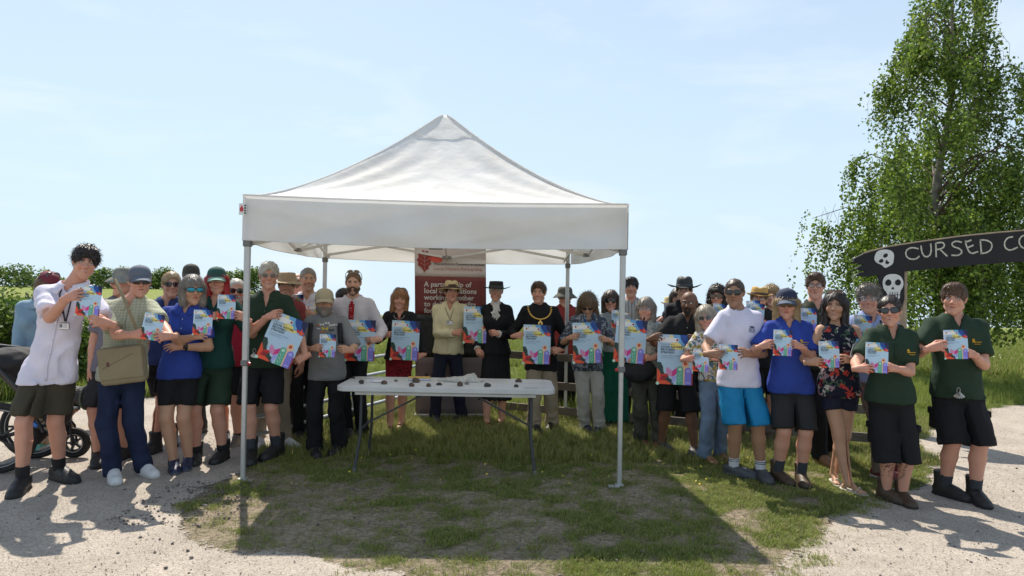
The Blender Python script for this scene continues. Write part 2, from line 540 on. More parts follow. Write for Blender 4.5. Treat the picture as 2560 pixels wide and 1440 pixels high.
def face_colour(v, tone, brow, female, smile, stubble=0.0, teeth=True, seed=0):
    x, y, z = v[:, 0], v[:, 1], v[:, 2]
    t = np.array(TONES[tone]); c = np.tile(t, (len(v), 1))
    c *= (0.90 + 0.22 * fbm(v + seed, 38, seed))[:, None]
    def blend(m, colr):
        m = np.clip(m, 0, 1)[:, None]
        c[:] = c * (1 - m) + np.array(colr) * m
    front = (y < -0.03)
    blend(0.35 * np.exp(-(((np.abs(x) - 0.038) / 0.016) ** 2 + ((z + 0.024) / 0.016) ** 2)) * front, t * np.array((1.10, 0.66, 0.60)))
    blend(0.30 * np.exp(-(((np.abs(x) - 0.036) / 0.010) ** 2 + ((z + 0.043) / 0.012) ** 2)) * front * (1.0 if smile else .4), t * .45)
    blend(0.30 * np.exp(-(((np.abs(x) - 0.031) / 0.013) ** 2 + ((z + 0.006) / 0.006) ** 2)) * front, t * .5)
    blend(0.4 * np.exp(-((x / 0.013) ** 2 + ((z + 0.022) / 0.013) ** 2)) * (y < -0.09), t * np.array((1.05, 0.74, 0.7)))
    lift = 0.006 if smile else 0.0; wd = 0.026 if smile else 0.021
    q = np.abs(x) / wd
    zm = -0.054 - 0.002 + lift * q ** 2
    lipt = (0.0085 if female else 0.0065) * np.clip(1 - q ** 3, 0, 1)
    dz = np.abs(z - zm)
    blend(((dz < lipt) & front & (q < 1)) * 0.85, t * np.array((0.92, 0.50, 0.50)) if not female else t * np.array((0.95, 0.40, 0.42)))
    if smile and teeth:
        blend(((dz < 0.0040) & front & (q < 0.70)) * 0.85, (0.60, 0.56, 0.50))
        blend(((z - zm < -0.003) & (z - zm > -0.0055) & front & (q < 0.8)) * 0.5, (0.12, 0.03, 0.03))
    else:
        blend(((dz < 0.0022) & front & (q < 0.95)) * 0.75, (0.10, 0.035, 0.03))
    bz = 0.0275 - 0.004 * ((np.abs(x) - 0.027) / 0.018) ** 2
    blend(((np.abs(z - bz) < 0.0048) & (np.abs(x) > 0.010) & (np.abs(x) < 0.047) & front) * 0.8, brow)
    blend(((np.abs(np.abs(x) - 0.031) < 0.014) & (np.abs(z - 0.0125) < 0.0045) & front) * 0.85, np.array(t) * 0.13)
    blend(((np.abs(np.abs(x) - 0.006) < 0.0035) & (z < -0.031) & (z > -0.036) & (y < -0.095)) * 0.7, t * 0.2)
    if stubble:
        m = (z < -0.028) & (y < 0.02) & ~((dz < lipt) & (q < 1)) & ~((np.abs(x) < 0.02) & (z > -0.036)) & (z > -0.115)
        blend(m * stubble, brow)
    return c

# ---- right hand, wrist at origin, fingers towards +x, thumb on the +y side, palm faces -z
def make_hand(mode, h=0.0052):
    F = Field((-0.05, -0.065, -0.105), (0.21, 0.10, 0.04), h)
    F.cone((-0.045, 0, 0), 0.0265, (0.0, 0, 0), 0.0245, 0)
    F.cone((0.005, 0.012, 0), 0.021, (0.078, 0.024, 0), 0.0125, 0.012)
    F.cone((0.005, -0.010, 0), 0.020, (0.074, -0.026, -0.002), 0.0115, 0.014)
    F.cone((0.01, 0, 0), 0.019, (0.080, 0, 0.002), 0.013, 0.014)
    fl = {'grip': (34, 46, 26), 'relax': (22, 28, 16), 'fist': (62, 80, 40)}[mode]
    for i, (y, l, r) in enumerate(((0.030, 0.070, 0.0088), (0.0105, 0.078, 0.0090), (-0.0095, 0.073, 0.0086), (-0.028, 0.057, 0.0077))):
        p = np.array((0.080 - 0.0025 * i * i * 0.7, y, 0.0)); a = 0
        spread = (0.10, 0.02, -0.05, -0.14)[i] * (0.6 if mode != 'grip' else 1)
        for sgm, (frac, fx) in enumerate(zip((0.46, 0.30, 0.24), fl)):
            a += fx + (4 * i if mode != 'fist' else 0)
            d = np.array((math.cos(R_(a)) * math.cos(spread), math.sin(spread), -math.sin(R_(a))))
            q = p + d * l * frac * 1.08
            F.cone(p, r * (1.0, 0.94, 0.86)[sgm], q, r * (0.94, 0.86, 0.78)[sgm], 0.003 if sgm == 0 else 0.001)
            p = q
    th = {'grip': ((0.012, 0.020, -0.008), (0.048, 0.046, -0.030), (0.080, 0.046, -0.050), (0.106, 0.034, -0.062)),
          'relax': ((0.012, 0.020, -0.006), (0.050, 0.044, -0.020), (0.080, 0.048, -0.032), (0.104, 0.044, -0.040)),
          'fist': ((0.012, 0.020, -0.008), (0.048, 0.044, -0.026), (0.078, 0.036, -0.042), (0.094, 0.014, -0.048))}[mode]
    rr = (0.016, 0.0125, 0.0108, 0.0092)
    for i in range(3): F.cone(th[i], rr[i], th[i + 1], rr[i + 1], 0.008 if i == 0 else 0.002)
    return F.mesh()
HANDS = {}
def hand_mesh(mode, h=0.0052):
    if (mode, h) not in HANDS: HANDS[(mode, h)] = make_hand(mode, h)
    return HANDS[(mode, h)]

# ---- shoes, toe towards -y, sole on z=0, ankle above the origin
SHOES = {}
def make_shoe(kind, col, sole, accent=None):
    key = (kind, col, sole)
    if key in SHOES: return SHOES[key]
    F = Field((-0.08, -0.24, -0.01), (0.08, 0.11, 0.24), 0.0092)
    if kind in ('trainer', 'boot', 'dress', 'clog'):
        w = {'trainer': 1.0, 'boot': 1.1, 'dress': 0.88, 'clog': 1.08}[kind]
        F.cone((0, 0.045, 0.045), 0.038 * w, (0, -0.08, 0.036), 0.043 * w, 0)
        F.ball((0.004, -0.135, 0.026), (0.044 * w, 0.062, 0.038 if kind != 'dress' else 0.030), 0.03)
        if kind != 'clog':
            F.cone((0, -0.07, 0.055), 0.026, (0, 0.01, 0.085), 0.034, 0.03)
        top = {'trainer': 0.095, 'boot': 0.175, 'dress': 0.085, 'clog': 0.075}[kind]
        F.cone((0, 0.025, 0.06), 0.041 * w, (0, 0.022, top), 0.043 * w if kind != 'boot' else 0.054, 0.02, cap=True)
        F.plane((0, 0, -1), (0, 0, 0.004)); F.F = np.maximum(F.F, F.ax[2][None, None, :] - top)
        # sole slab
        F2 = Field((-0.08, -0.24, -0.01), (0.08, 0.11, 0.24), 0.0092)
        F2.cone((0, 0.045, 0.0), 0.042 * w, (0, -0.08, 0.0), 0.047 * w, 0)
        F2.ball((0.004, -0.138, 0), (0.048 * w, 0.066, 0.06), 0.03)
        F2.plane((0, 0, -1), (0, 0, 0)); F2.plane((0, 0, 1), (0, 0, 0.024 if kind != 'dress' else 0.012))
        F.F = np.minimum(F.F, F2.F)
        if kind != 'dress':
            for i in range(4):       # laces stand proud on the tongue
                yy = -0.085 + 0.024 * i; zz = 0.075 + 0.011 * i
                if kind != 'clog': F.cone((-0.020, yy, zz - 0.004), 0.0045, (0.020, yy, zz - 0.004), 0.0045, 0.001)
        v, f = F.mesh()
        zc = v[f].mean(1)[:, 2]; xc = np.abs(v[f].mean(1)[:, 0]); yc = v[f].mean(1)[:, 1]
        mi = (zc < 0.026).astype(int)
        if kind == 'dress': mi = (zc < 0.013).astype(int)
    else:   # sandal: footbed and straps over a bare foot
        F.cone((0, 0.045, 0.0), 0.036, (0, -0.08, 0.0), 0.040, 0)
        F.ball((0.003, -0.132, 0), (0.042, 0.058, 0.05), 0.03)
        F.plane((0, 0, -1), (0, 0, 0)); F.plane((0, 0, 1), (0, 0, 0.018))
        F.cone((-0.042, -0.10, 0.02), 0.006, (0, -0.115, 0.062), 0.006, 0.004)
        F.cone((0.042, -0.10, 0.02), 0.006, (0, -0.115, 0.062), 0.006, 0.004)
        if kind == 'strap':
            for q in range(9):
                a0, a1 = 2 * math.pi * q / 9, 2 * math.pi * (q + 1) / 9
                F.cone((0.042 * math.cos(a0), 0.02 + 0.046 * math.sin(a0), 0.098), 0.0055, (0.042 * math.cos(a1), 0.02 + 0.046 * math.sin(a1), 0.098), 0.0055, 0.002)
        v, f = F.mesh(); mi = (v[f].mean(1)[:, 2] < 0.012).astype(int)
    m1 = mat('shoe_%s_%02x%02x%02x' % (kind, *[int(255 * c ** .45) for c in col]), col, 0.55, var=0.12, vscale=20, bump=0.002, bscale=60)
    m2 = mat('sole_%02x%02x%02x' % tuple(int(255 * c ** .45) for c in sole), sole, 0.8, var=0.15, vscale=30)
    me = mesh_np('shoe', v, f, [m1, m2], True, mi)
    SHOES[key] = me
    return me

# ---- body profile, fractions of body height
ZP = np.array([.440, .470, .510, .560, .610, .660, .710, .750, .785, .815, .840, .860])
WM = np.array([.068, .088, .092, .088, .083, .085, .090, .093, .089, .070, .050, .034])
DM = np.array([.050, .064, .068, .064, .060, .064, .070, .070, .064, .052, .042, .033])
WF = np.array([.072, .095, .099, .088, .074, .076, .081, .083, .079, .062, .043, .030])
DF = np.array([.052, .068, .071, .062, .054, .060, .066, .064, .058, .048, .038, .030])

def ik(Sh, W, l1, l2, hint):
    d = W - Sh; L = d.length
    if L > (l1 + l2) * 0.995:
        W = Sh + d * ((l1 + l2) * 0.995 / L); d = W - Sh; L = d.length
    if L < abs(l1 - l2) + 0.03: L = abs(l1 - l2) + 0.03
    a = (l1 * l1 - l2 * l2 + L * L) / (2 * L)
    h = math.sqrt(max(0, l1 * l1 - a * a))
    n = d.normalized(); p = hint - n * hint.dot(n); p.normalize()
    return Sh + n * a + p * h, W

def strands(v, f, n, length, width, seed, flow=(0, 0, -1), out=0.35, colour=(0.1, 0.07, 0.05), cv=0.35, zmin=-9, curl=0.0):
    """thin tapered hair strands rooted on a mesh, returns vertices, quads, colours"""
    r = np.random.default_rng(seed)
    A = v[f]; c = A.mean(1)
    nrm = np.cross(A[:, 2] - A[:, 0], A[:, 3] - A[:, 1]); ar = np.linalg.norm(nrm, axis=1) + 1e-12
    nrm = nrm / ar[:, None]
    ok = c[:, 2] > zmin
    p = ar * ok; p /= p.sum()
    i = r.choice(len(f), n, p=p)
    u = r.random((n, 2))
    P = A[i, 0] * ((1 - u[:, :1]) * (1 - u[:, 1:])) + A[i, 1] * (u[:, :1] * (1 - u[:, 1:])) + A[i, 2] * u[:, :1] * u[:, 1:] + A[i, 3] * ((1 - u[:, :1]) * u[:, 1:])
    N = nrm[i]
    fl = np.array(flow, float) if not callable(flow) else flow(P)
    D = fl - N * (fl * N).sum(1, keepdims=True)
    D = D / (np.linalg.norm(D, axis=1, keepdims=True) + 1e-6) + r.normal(size=(n, 3)) * (0.18 + curl)
    D = D / np.linalg.norm(D, axis=1, keepdims=True)
    T = np.cross(N, D); T /= np.linalg.norm(T, axis=1, keepdims=True) + 1e-6
    ln = length * r.uniform(0.5, 1.2, (n, 1)); w = width
    a = P + N * 0.0005; m = P + D * ln * 0.55 + N * (ln * out * 0.8 + 0.001); e = P + D * ln + N * (ln * out * 0.7)
    V = np.stack([a - T * w, a + T * w, m + T * w * 0.8, m - T * w * 0.8, e, e + T * w * 0.15], 1).reshape(-1, 3)
    b = np.arange(n)[:, None] * 6
    Q = np.concatenate([b + np.array([[0, 1, 2, 3]]), b + np.array([[3, 2, 5, 4]])])
    k = (1 + cv * (r.random(n) - 0.45) * 2)[:, None] * np.array(colour)[None, :]
    return V, Q, np.clip(np.repeat(k, 6, 0), 0.004, 1)

def hair_mesh(style, colour, seed, grey=0.0):
    h = 0.0088
    zlo = {'long': -0.34, 'bob': -0.16, 'shag': -0.17, 'mid': -0.22}.get(style, -0.13)
    F = Field((-0.17, -0.15, zlo - 0.03), (0.17, 0.17, 0.19), h)
    t = {'crop': 0.004, 'short': 0.009, 'neat': 0.011, 'tousle': 0.017, 'fringe': 0.013, 'curly': 0.022, 'thin': 0.003}.get(style, 0.014)
    F.ball((0, 0.014, 0.037), (0.075 + t, 0.093 + t, 0.083 + t * 1.25), 0)
    if style in ('tousle', 'neat', 'fringe'):
        F.ball((0.0, -0.045, 0.095), (0.062, 0.045, 0.028 + t * .4), 0.02)
    if style == 'curly':
        for s in (-1, 1): F.ball((s * 0.074, 0.018, -0.035), (0.036, 0.058, 0.080), 0.02)
    if style in ('bob', 'shag', 'mid', 'long'):
        zb = {'bob': -0.10, 'shag': -0.105, 'mid': -0.16, 'long': -0.30}[style]
        for s in (-1, 1):
            F.cone((s * 0.070, 0.012, 0.03), 0.034, (s * (0.075 if style != 'shag' else 0.088), 0.0 if style != 'long' else -0.02, zb), 0.030 if style != 'shag' else 0.038, 0.03)
        F.cone((0, 0.06, 0.03), 0.055, (0, 0.055, zb), 0.055, 0.04)
        F.cone((-0.05, 0.045, 0), 0.045, (-0.045, 0.035, zb), 0.042, 0.03)
        F.cone((0.05, 0.045, 0), 0.045, (0.045, 0.035, zb), 0.042, 0.03)
    # open the face
    zt = {'thin': 0.075, 'crop': 0.062, 'short': 0.060, 'neat': 0.058, 'fringe': 0.028, 'tousle': 0.040, 'curly': 0.056, 'shag': 0.014, 'bob': 0.046, 'mid': 0.040, 'long': 0.058}[style]
    zc = (zt - 0.13) / 2
    F.ball((0, -0.105, zc), (0.060 if style not in ('short', 'crop', 'thin', 'neat') else 0.066, 0.085, (zt + 0.13) / 2 + 0.004), 0.012, op='sub')
    if style in ('short', 'crop', 'neat', 'tousle', 'fringe', 'thin'):
        X, Y, Z = F.ax[0][:, None, None], F.ax[1][None, :, None], F.ax[2][None, None, :]
        low = np.where(Y < 0.02, -0.005 if style != 'thin' else 0.03, -0.005 - (Y - 0.02) * 0.9)
        F.F = np.maximum(F.F, low - Z)
        for s in (-1, 1): F.ball((s * 0.086, 0.004, -0.002), (0.022, 0.026, 0.036), 0.008, op='sub')
    r = np.random.default_rng(seed)
    am = {'tousle': 0.009, 'curly': 0.012, 'shag': 0.008, 'fringe': 0.004}.get(style, 0.0035)
    ph = r.uniform(0, 50)
    def dsp(P):
        a = np.arctan2(P[:, 0], -P[:, 1] + 0.03)
        return am * (np.sin(a * 26 + 5 * np.sin(P[:, 2] * 30 + ph)) * 0.5 + (fbm(P + ph, 30 if style != 'curly' else 42, seed) - 0.5) * 2.4)
    F.disp(dsp)
    v, f = F.mesh()
    c = np.array(colour) * (0.75 + 0.5 * fbm(v * np.array((3, 3, 0.6)) + ph, 60, seed)[:, None])
    ns = {'crop': 700, 'thin': 500, 'short': 1200, 'neat': 1300}.get(style, 2200)
    ln = {'crop': 0.010, 'thin': 0.012, 'short': 0.020, 'neat': 0.024, 'tousle': 0.034, 'fringe': 0.030, 'curly': 0.035}.get(style, 0.05)
    if style in ('tousle', 'curly', 'shag'):
        V, Q, C2 = strands(v, f, ns, ln * .75, 0.0016, seed, (0, -0.25, -0.7), 0.34, colour, 0.45, curl=0.38)
    elif style in ('short', 'neat', 'crop', 'thin'):
        V, Q, C2 = strands(v, f, ns, ln, 0.0013, seed, (0.25, -0.8, -0.35), 0.22, colour, 0.45)
    else:
        V, Q, C2 = strands(v, f, ns, ln, 0.0016, seed, (0, -0.05, -1), 0.05, colour, 0.35, curl=-.10)
    return joinm([(v, f, c), (V, Q, C2)])

def beard_mesh(kind, colour, seed):
    F = Field((-0.10, -0.13, -0.16), (0.10, 0.08, 0.05), 0.005)
    g = 0.0 if kind != 'full' else 0.006
    if kind in ('full', 'trim'):
        F.ball((0, -0.020, -0.034), (0.0600 + g, 0.071 + g, 0.084 + g), 0)
        F.cone((-0.047, 0.0, -0.055), 0.024 + g, (0, -0.066, -0.096), 0.021 + g, 0.02)
        F.cone((0.047, 0.0, -0.055), 0.024 + g, (0, -0.066, -0.096), 0.021 + g, 0.02)
        X, Y, Z = F.ax[0][:, None, None], F.ax[1][None, :, None], F.ax[2][None, None, :]
        top = -0.040 + 0.9 * np.clip(np.abs(X) - 0.030, 0, 0.05)
        F.F = np.maximum(F.F, Z - top); F.F = np.maximum(F.F, Y - 0.005)
    else:      # goatee
        F.ball((0, -0.076, -0.088), (0.022, 0.022, 0.024), 0)
        for s in (-1, 1): F.cone((s * 0.026, -0.076, -0.052), 0.006, (s * 0.020, -0.078, -0.082), 0.007, 0.006)
    F.cone((-0.024, -0.080, -0.045), 0.0075, (0.024, -0.080, -0.045), 0.0075, 0.006)
    F.cone((-0.012, -0.088, -0.042), 0.006, (0.012, -0.088, -0.042), 0.006, 0.006)
    F.ball((0, -0.098, -0.0565), (0.019, 0.020, 0.0060), 0.002, op='sub')
    v, f = F.mesh()
    c = np.array(colour) * (0.7 + 0.6 * fbm(v, 90, seed)[:, None])
    V, Q, C2 = strands(v, f, 900, 0.012, 0.0009, seed, (0, -0.3, -1), 0.4, colour, 0.5)
    return joinm([(v, f, c), (V, Q, C2)])

def glasses_mb(kind, M, rimm, lensm):
    """eyewear in head space; returns MB for frame and MB for one lens pair"""
    fr, ln = MB(), [MB(), MB()]
    w, h = {'wrap': (0.031, 0.017), 'sun': (0.027, 0.021), 'big': (0.030, 0.026), 'clear': (0.024, 0.017)}[kind]
    for q, s in enumerate((-1, 1)):
        pts, ptz = [], []
        for k in range(18):
            a = 2 * math.pi * k / 18
            ex = 2.6
            x = w * math.copysign(abs(math.cos(a)) ** (2 / ex), math.cos(a)); z = h * math.copysign(abs(math.sin(a)) ** (2 / ex), math.sin(a))
            X = s * 0.033 + x
            y = -0.100 + 2.6 * (X * X) * (1.5 if kind == 'wrap' else 1.0)
            pts.append(Vector((X, y, 0.008 + z)))
        c = Vector((s * 0.033, -0.100 + 2.6 * 0.033 ** 2 - 0.002, 0.008))
        n = len(pts)
        ln[q].add([c] + [p for p in pts] + [p + Vector((0, 0.002, 0)) for p in pts], [(0, (i + 1) % n + 1, i + 1) for i in range(n)] + [(i + 1, (i + 1) % n + 1, (i + 1) % n + 1 + n, i + 1 + n) for i in range(n)], lensm, M)
        fr.tube(pts + [pts[0], pts[1]], 0.0016 if kind == 'clear' else 0.0026, rimm, 5, False, M)
        o = Vector((s * (0.033 + w), -0.100 + 2.6 * (0.033 + w) ** 2 + 0.002, 0.014))
        fr.tube([o, Vector((s * 0.078, -0.055, 0.016)), Vector((s * 0.083, 0.0, 0.018)), Vector((s * 0.080, 0.025, 0.004))], 0.0022 if kind == 'clear' else 0.0034, rimm, 6, True, M)
    fr.tube([Vector((-0.010, -0.101, 0.014)), Vector((0, -0.104, 0.016)), Vector((0.010, -0.101, 0.014))], 0.0022, rimm, 6, True, M)
    return fr, ln

def hat_mb(kind, M, m1, m2=None, m3=None):
    b = MB(); m2 = m2 or m1
    if kind == 'cap':
        prof = [(1.0, 0.034), (1.01, 0.05), (0.99, 0.072), (0.92, 0.095), (0.79, 0.113), (0.57, 0.127), (0.30, 0.135), (0.06, 0.138), (0.001, 0.138)]
        b.lathe(prof, m1, 24, M, 0.082, 0.101, lambda x, y, z: (x, y + 0.013, z + 0.012 * (y < 0) * -y * 6))
        b.lathe([(0.001, 0.141), (0.006, 0.140), (0.007, 0.137)], m1, 8, M, 1, 1, lambda x, y, z: (x, y + .013, z))
        # peak
        vs, fs = [], []
        n = 13
        for r_ in range(5):
            for k in range(n):
                a = math.pi * (0.04 + 0.92 * k / (n - 1))
                e = r_ / 4
                x = 0.081 * math.cos(a) * (1 - 0.04 * e); y0 = -0.099 * math.sin(a) + 0.013
                y = y0 - 0.082 * e * math.sin(a) ** 0.7
                z = 0.044 - 0.026 * e - 5.0 * e * x * x * 0.65
                vs.append((x, y, z))
        for r_ in range(4):
            for k in range(n - 1):
                i = r_ * n + k; fs.append((i, i + 1, i + 1 + n, i + n))
        b.add(vs, fs, m2, M)
        b.add([(x, y, z - 0.004) for x, y, z in vs], [f[::-1] for f in fs], m2, M)
        rim = [Vector(vs[4 * n + k]) + Vector((0, 0, -0.002)) for k in range(n)]
        b.tube(rim, 0.003, m2, 6, True, M)
    else:
        p = {'bucket': dict(cr=0.090, ch=0.085, top=0.055, br=0.145, droop=0.045, up=0.0),
             'sunhat': dict(cr=0.088, ch=0.092, top=0.070, br=0.158, droop=0.018, up=0.0),
             'panama': dict(cr=0.084, ch=0.105, top=0.060, br=0.160, droop=0.012, up=0.010),
             'trilby': dict(cr=0.086, ch=0.090, top=0.066, br=0.130, droop=0.0, up=0.012),
             'bush': dict(cr=0.088, ch=0.118, top=0.050, br=0.178, droop=0.004, up=0.020),
             'lady': dict(cr=0.090, ch=0.088, top=0.075, br=0.172, droop=0.004, up=0.014)}[kind]
        z0 = 0.040
        cr, ch, tp, br = p['cr'], p['ch'], p['top'], p['br']
        prof = [(br, 0), (br * .995, 0.004), ((br + cr) / 2, 0.004), (cr * 1.03, 0.006), (cr, 0.014), (cr * 0.985, 0.030), (cr * 0.95, ch * .62), ((cr + tp) / 2 * 1.02, ch * .88), (tp, ch * .98), (tp * .6, ch), (0.001, ch * (1.0 if kind in ('bucket', 'lady', 'sunhat') else 0.90))]
        def fn(x, y, z):
            r = math.hypot(x, y)
            e = max(0, (r - cr * 1.02) / (br - cr * 1.02))
            z2 = z + z0
            if e > 0:
                z2 -= p['droop'] * e ** 1.2
                z2 += p['up'] * e * e * (abs(x) / r) ** 1.5 * 2.2 - p['up'] * 0.4 * e
                z2 += 0.004 * math.sin(math.atan2(y, x) * 3 + 1) * e
            elif z > ch * .7 and kind in ('panama', 'bush', 'trilby'):
                z2 -= 0.012 * math.exp(-(x / 0.022) ** 2)
            return (x * 0.97, y * 1.12 + 0.013, z2)
        b.lathe(prof, m1, 32, M, 1, 1, fn)
        b.lathe([(br, -0.001), ((br + cr) / 2, 0.0), (cr * .98, 0.001)][::-1], m1, 32, M, 1, 1, fn)
        if m3 is not None:
            b.lathe([(cr * 1.035, 0.008), (cr * 1.035, 0.012), (cr * 1.012, 0.030), (cr * 1.0, 0.031)], m3, 32, M, 1, 1, fn)
    return b

PEOPLE = {}
BODY_H = 0.0135
def person(pid, label, feet, head, sex='m', tone='fair', hips=None, sh=None, b=1.0, belly=0.0, yaw=0, hyaw=0, tilt=0, nod=0, smile=True,
           hair=None, hat=None, hat_extra=0.0, glasses=None, beard=None, stubble=0.0, top=None, bottom=None, shoe=('trainer', (.02, .02, .022), (.02, .02, .02)),
           A=None, B=None, fA=0.30, fB=0.30, eA=None, eB=None, mA='grip', mB='grip', sock=None, shw=1.0, far=False, fwd=0.0, toe=(18, -18), hands=True, tattoo=False, hs=1.0, legs=True):
    seed = sum(map(ord, pid)) * 7 + len(pid)
    f0, f1 = gnd(*feet[0]), gnd(*feet[1])
    if f0.x > f1.x: f0, f1 = f1, f0
    O = (f0 + f1) / 2
    d = O.y
    H = at(head[0], head[1], d).z - hat_extra
    fem = sex == 'f'
    b = 1 + (b - 1) * .7
    root = empty('person', O, label, 'person', 'people gathered round the gazebo')
    to_cam = -math.degrees(math.atan2(O.x, d))          # people turn towards the photographer
    yaw = yaw + .50 * to_cam; hyaw = hyaw + .70 * to_cam; toe = (toe[0] + .3 * to_cam, toe[1] + .3 * to_cam)
    hx = (at(hips, 900, d).x - O.x) if hips is not None else 0.0
    hdx = at(head[0], head[1] + 40, d).x - O.x
    sxv = (at(sh, 760, d).x - O.x) if sh is not None else hx * .4 + hdx * .6
    yw = R_(yaw)
    zs = [0, .5 * H, .80 * H, .93 * H]; xs = [0, hx, sxv, hdx]
    ys = [0, 0, -fwd * 0.6, -fwd]
    SX = lambda z: float(np.interp(z, zs, xs)); SY = lambda z: float(np.interp(z, zs, ys))
    cy_, sy_ = math.cos(yw), math.sin(yw)
    def L(x, y, z):      # point in torso space -> person space
        return Vector((SX(z) + x * cy_ - y * sy_, SY(z) + x * sy_ + y * cy_, z))
    s = H / 1.75
    Wp = (WF if fem else WM).copy() * H * b * .91; Dp = (DF if fem else DM).copy() * .95 * H * (1 + (b - 1) * 1.3)
    Wp[-4:] = (WF if fem else WM)[-4:] * H * (1 + (b - 1) * .4)
    Zp = ZP * H
    Cy = np.zeros(len(Zp)); Cy[3:7] -= belly * np.array([.6, 1, .8, .3]) * .5
    Dp[2:8] += belly * np.array([.2, .6, 1, .8, .3, .1]) * .5
    hsc = 1.07 * hs * (0.965 if fem else 1.0)
    Hc = Vector((hdx, -fwd - 0.015, H - 0.120 * hsc))
    HR = Matrix.Rotation(R_(hyaw + yaw * .6), 3, 'Z') @ Matrix.Rotation(R_(tilt), 3, 'Y') @ Matrix.Rotation(R_(nod), 3, 'X')
    HM = Matrix.Translation(Hc) @ HR.to_4x4() @ Matrix.Scale(hsc, 4)
    # ---------- joints
    shz = .802 * H
    shx = (.080 if fem else .088) * H * (1 + (b - 1) * .55) * shw
    SA, SB = L(-shx, 0.0, shz), L(shx, 0.0, shz)
    hipx = .045 * H * (1 + (b - 1) * .6)
    HA, HB = L(-hipx, 0, .50 * H), L(hipx, 0, .50 * H)
    l1, l2 = .180 * H, .148 * H
    hl = 0.085 * s
    arms = []
    for side, tgt, fo, eh, mode, Sh in (('A', A, fA, eA, mA, SA), ('B', B, fB, eB, mB, SB)):
        sg = -1 if side == 'A' else 1
        if tgt is None:
            W = Sh + Vector((sg * 0.055, -0.045, -(l1 + l2) * .985)); mode = 'relax'
            X = Vector((0, -0.15, -1)); Zd = Vector((sg, -0.25, 0)); hint = Vector((sg * .6, .6, 0))
            E, W = ik(Sh, W, l1, l2, hint)
        else:
            hp = at(tgt[0], tgt[1], d - fo) - O
            hint = Vector((eh[0] * .65, max(.25, eh[1]), eh[2])) if eh else Vector((sg * .62, .28, -1.0))
            W0 = hp
            for it in range(2):
                E, Wq = ik(Sh, W0, l1, l2, hint)
                fd = (Wq - E).normalized()
                X = (fd * .55 + Vector((-sg * .75, -0.1, 0.15))).normalized() if mode == 'grip' else fd
                W0 = hp - X * hl
            W = Wq
            Zd = Vector((sg * .30, -0.9, 0.28)) if mode == 'grip' else Vector((sg * .3, -.8, .5))
        Zd = (Zd - X * Zd.dot(X)).normalized()
        Y = Zd.cross(X)
        # template is a right hand (thumb +y). image-left hand = right hand: thumb should point up
        flip = -1 if Y.z < 0 and tgt is not None else 1
        if tgt is None: flip = -1 if Y.y > 0 else 1
        arms.append((Sh, E, W, X, Y * flip, Zd, mode, flip, fo))
    # ---------- legs
    legj = []
    for Hj, fp, tdeg in ((HA, f0 - O, toe[0]), (HB, f1 - O, toe[1])):
        ank = Vector((fp.x, fp.y + 0.0, .045 * H))
        kn, ank = ik(Hj, ank, .235 * H, .235 * H, Vector((0, -1, 0)))
        if (Hj - ank).length > .465 * H:
            kn = (Hj + ank) / 2 + Vector((0, -0.01, 0))
        legj.append((Hj, kn, Vector((fp.x, fp.y, .045 * H)), tdeg, fp))
    # ---------- body
    hb = .0140 if not far else 0.020
    lo = np.array((-0.62, -0.62, -0.01)); hi = np.array((0.62, 0.42, H * .98))
    pts = [a_[1] for a_ in arms] + [a_[2] for a_ in arms] + [q[4] for q in legj] + [Hc, SA, SB]
    lo = np.min([np.array(p) for p in pts], 0) - .24; hi = np.max([np.array(p) for p in pts], 0) + .24
    lo[2] = 0.0; hi[2] = Hc.z + 0.05
    # body, trunk and limbs
    F = Field(lo, hi, hb)
    F.loft(Zp, Wp - .004, Dp - .004, Cy, SX, SY, yw, 0)
    for (Hj, kn, an, td, fp) in legj:
        tb = .6 + .4 * b
        F.cone(Hj, .049 * H * tb, kn, .0320 * H * tb, .03)
        m_ = kn + (an - kn) * .32 + Vector((0, .012, 0))
        F.cone(kn, .0325 * H * tb, m_, .0340 * H * tb, .02)
        F.cone(m_, .0335 * H * tb, an, .0215 * H, .02)
        fd = Matrix.Rotation(R_(td), 3, 'Z') @ Vector((0, -1, 0))
        F.cone(an - Vector((0, 0, .008)), .021 * H, fp + fd * .10 + Vector((0, 0, .030)), .022, .015)
        F.ball(fp + fd * .125 + Vector((0, 0, .026)), (.040, .040, .016), .02)
        F.ball(fp - fd * .035 + Vector((0, 0, .030)), .029, .015)
        for q in range(5 if shoe[0] in ('sandal', 'strap') else 0):
            sd = Matrix.Rotation(R_(td), 3, 'Z') @ Vector((1, 0, 0)) * (q - 2) * .0165
            F.cone(fp + fd * .13 + sd + Vector((0, 0, .026)), .009, fp + fd * (.172 - .006 * abs(q - 2)) + sd + Vector((0, 0, .022)), .008, .003)
    if fem:
        for q in (-1, 1): F.ball(L(q * .047 * H, -.045 * H * b, .725 * H), .036 * H * b, .03)
    def crotch(G, w0, k1, ztop=.452):      # leaves daylight between the legs
        zz = G.ax[2]
        j0, j1 = legj
        mx_ = np.array([(float(np.interp(q, [j0[2].z, j0[1].z, j0[0].z], [j0[2].x, j0[1].x, j0[0].x])) + float(np.interp(q, [j1[2].z, j1[1].z, j1[0].z], [j1[2].x, j1[1].x, j1[0].x]))) / 2 for q in zz])
        hw_ = w0 + k1 * np.clip(ztop * H - zz, 0, 1)
        dsl = np.maximum(np.abs(G.ax[0][:, None, None] - mx_[None, None, :]) - hw_[None, None, :], (G.ax[2] - ztop * H)[None, None, :])
        G.F = -Field.smin(-G.F, dsl, .008)
    crotch(F, .002, .012)
    base = F.F.copy()
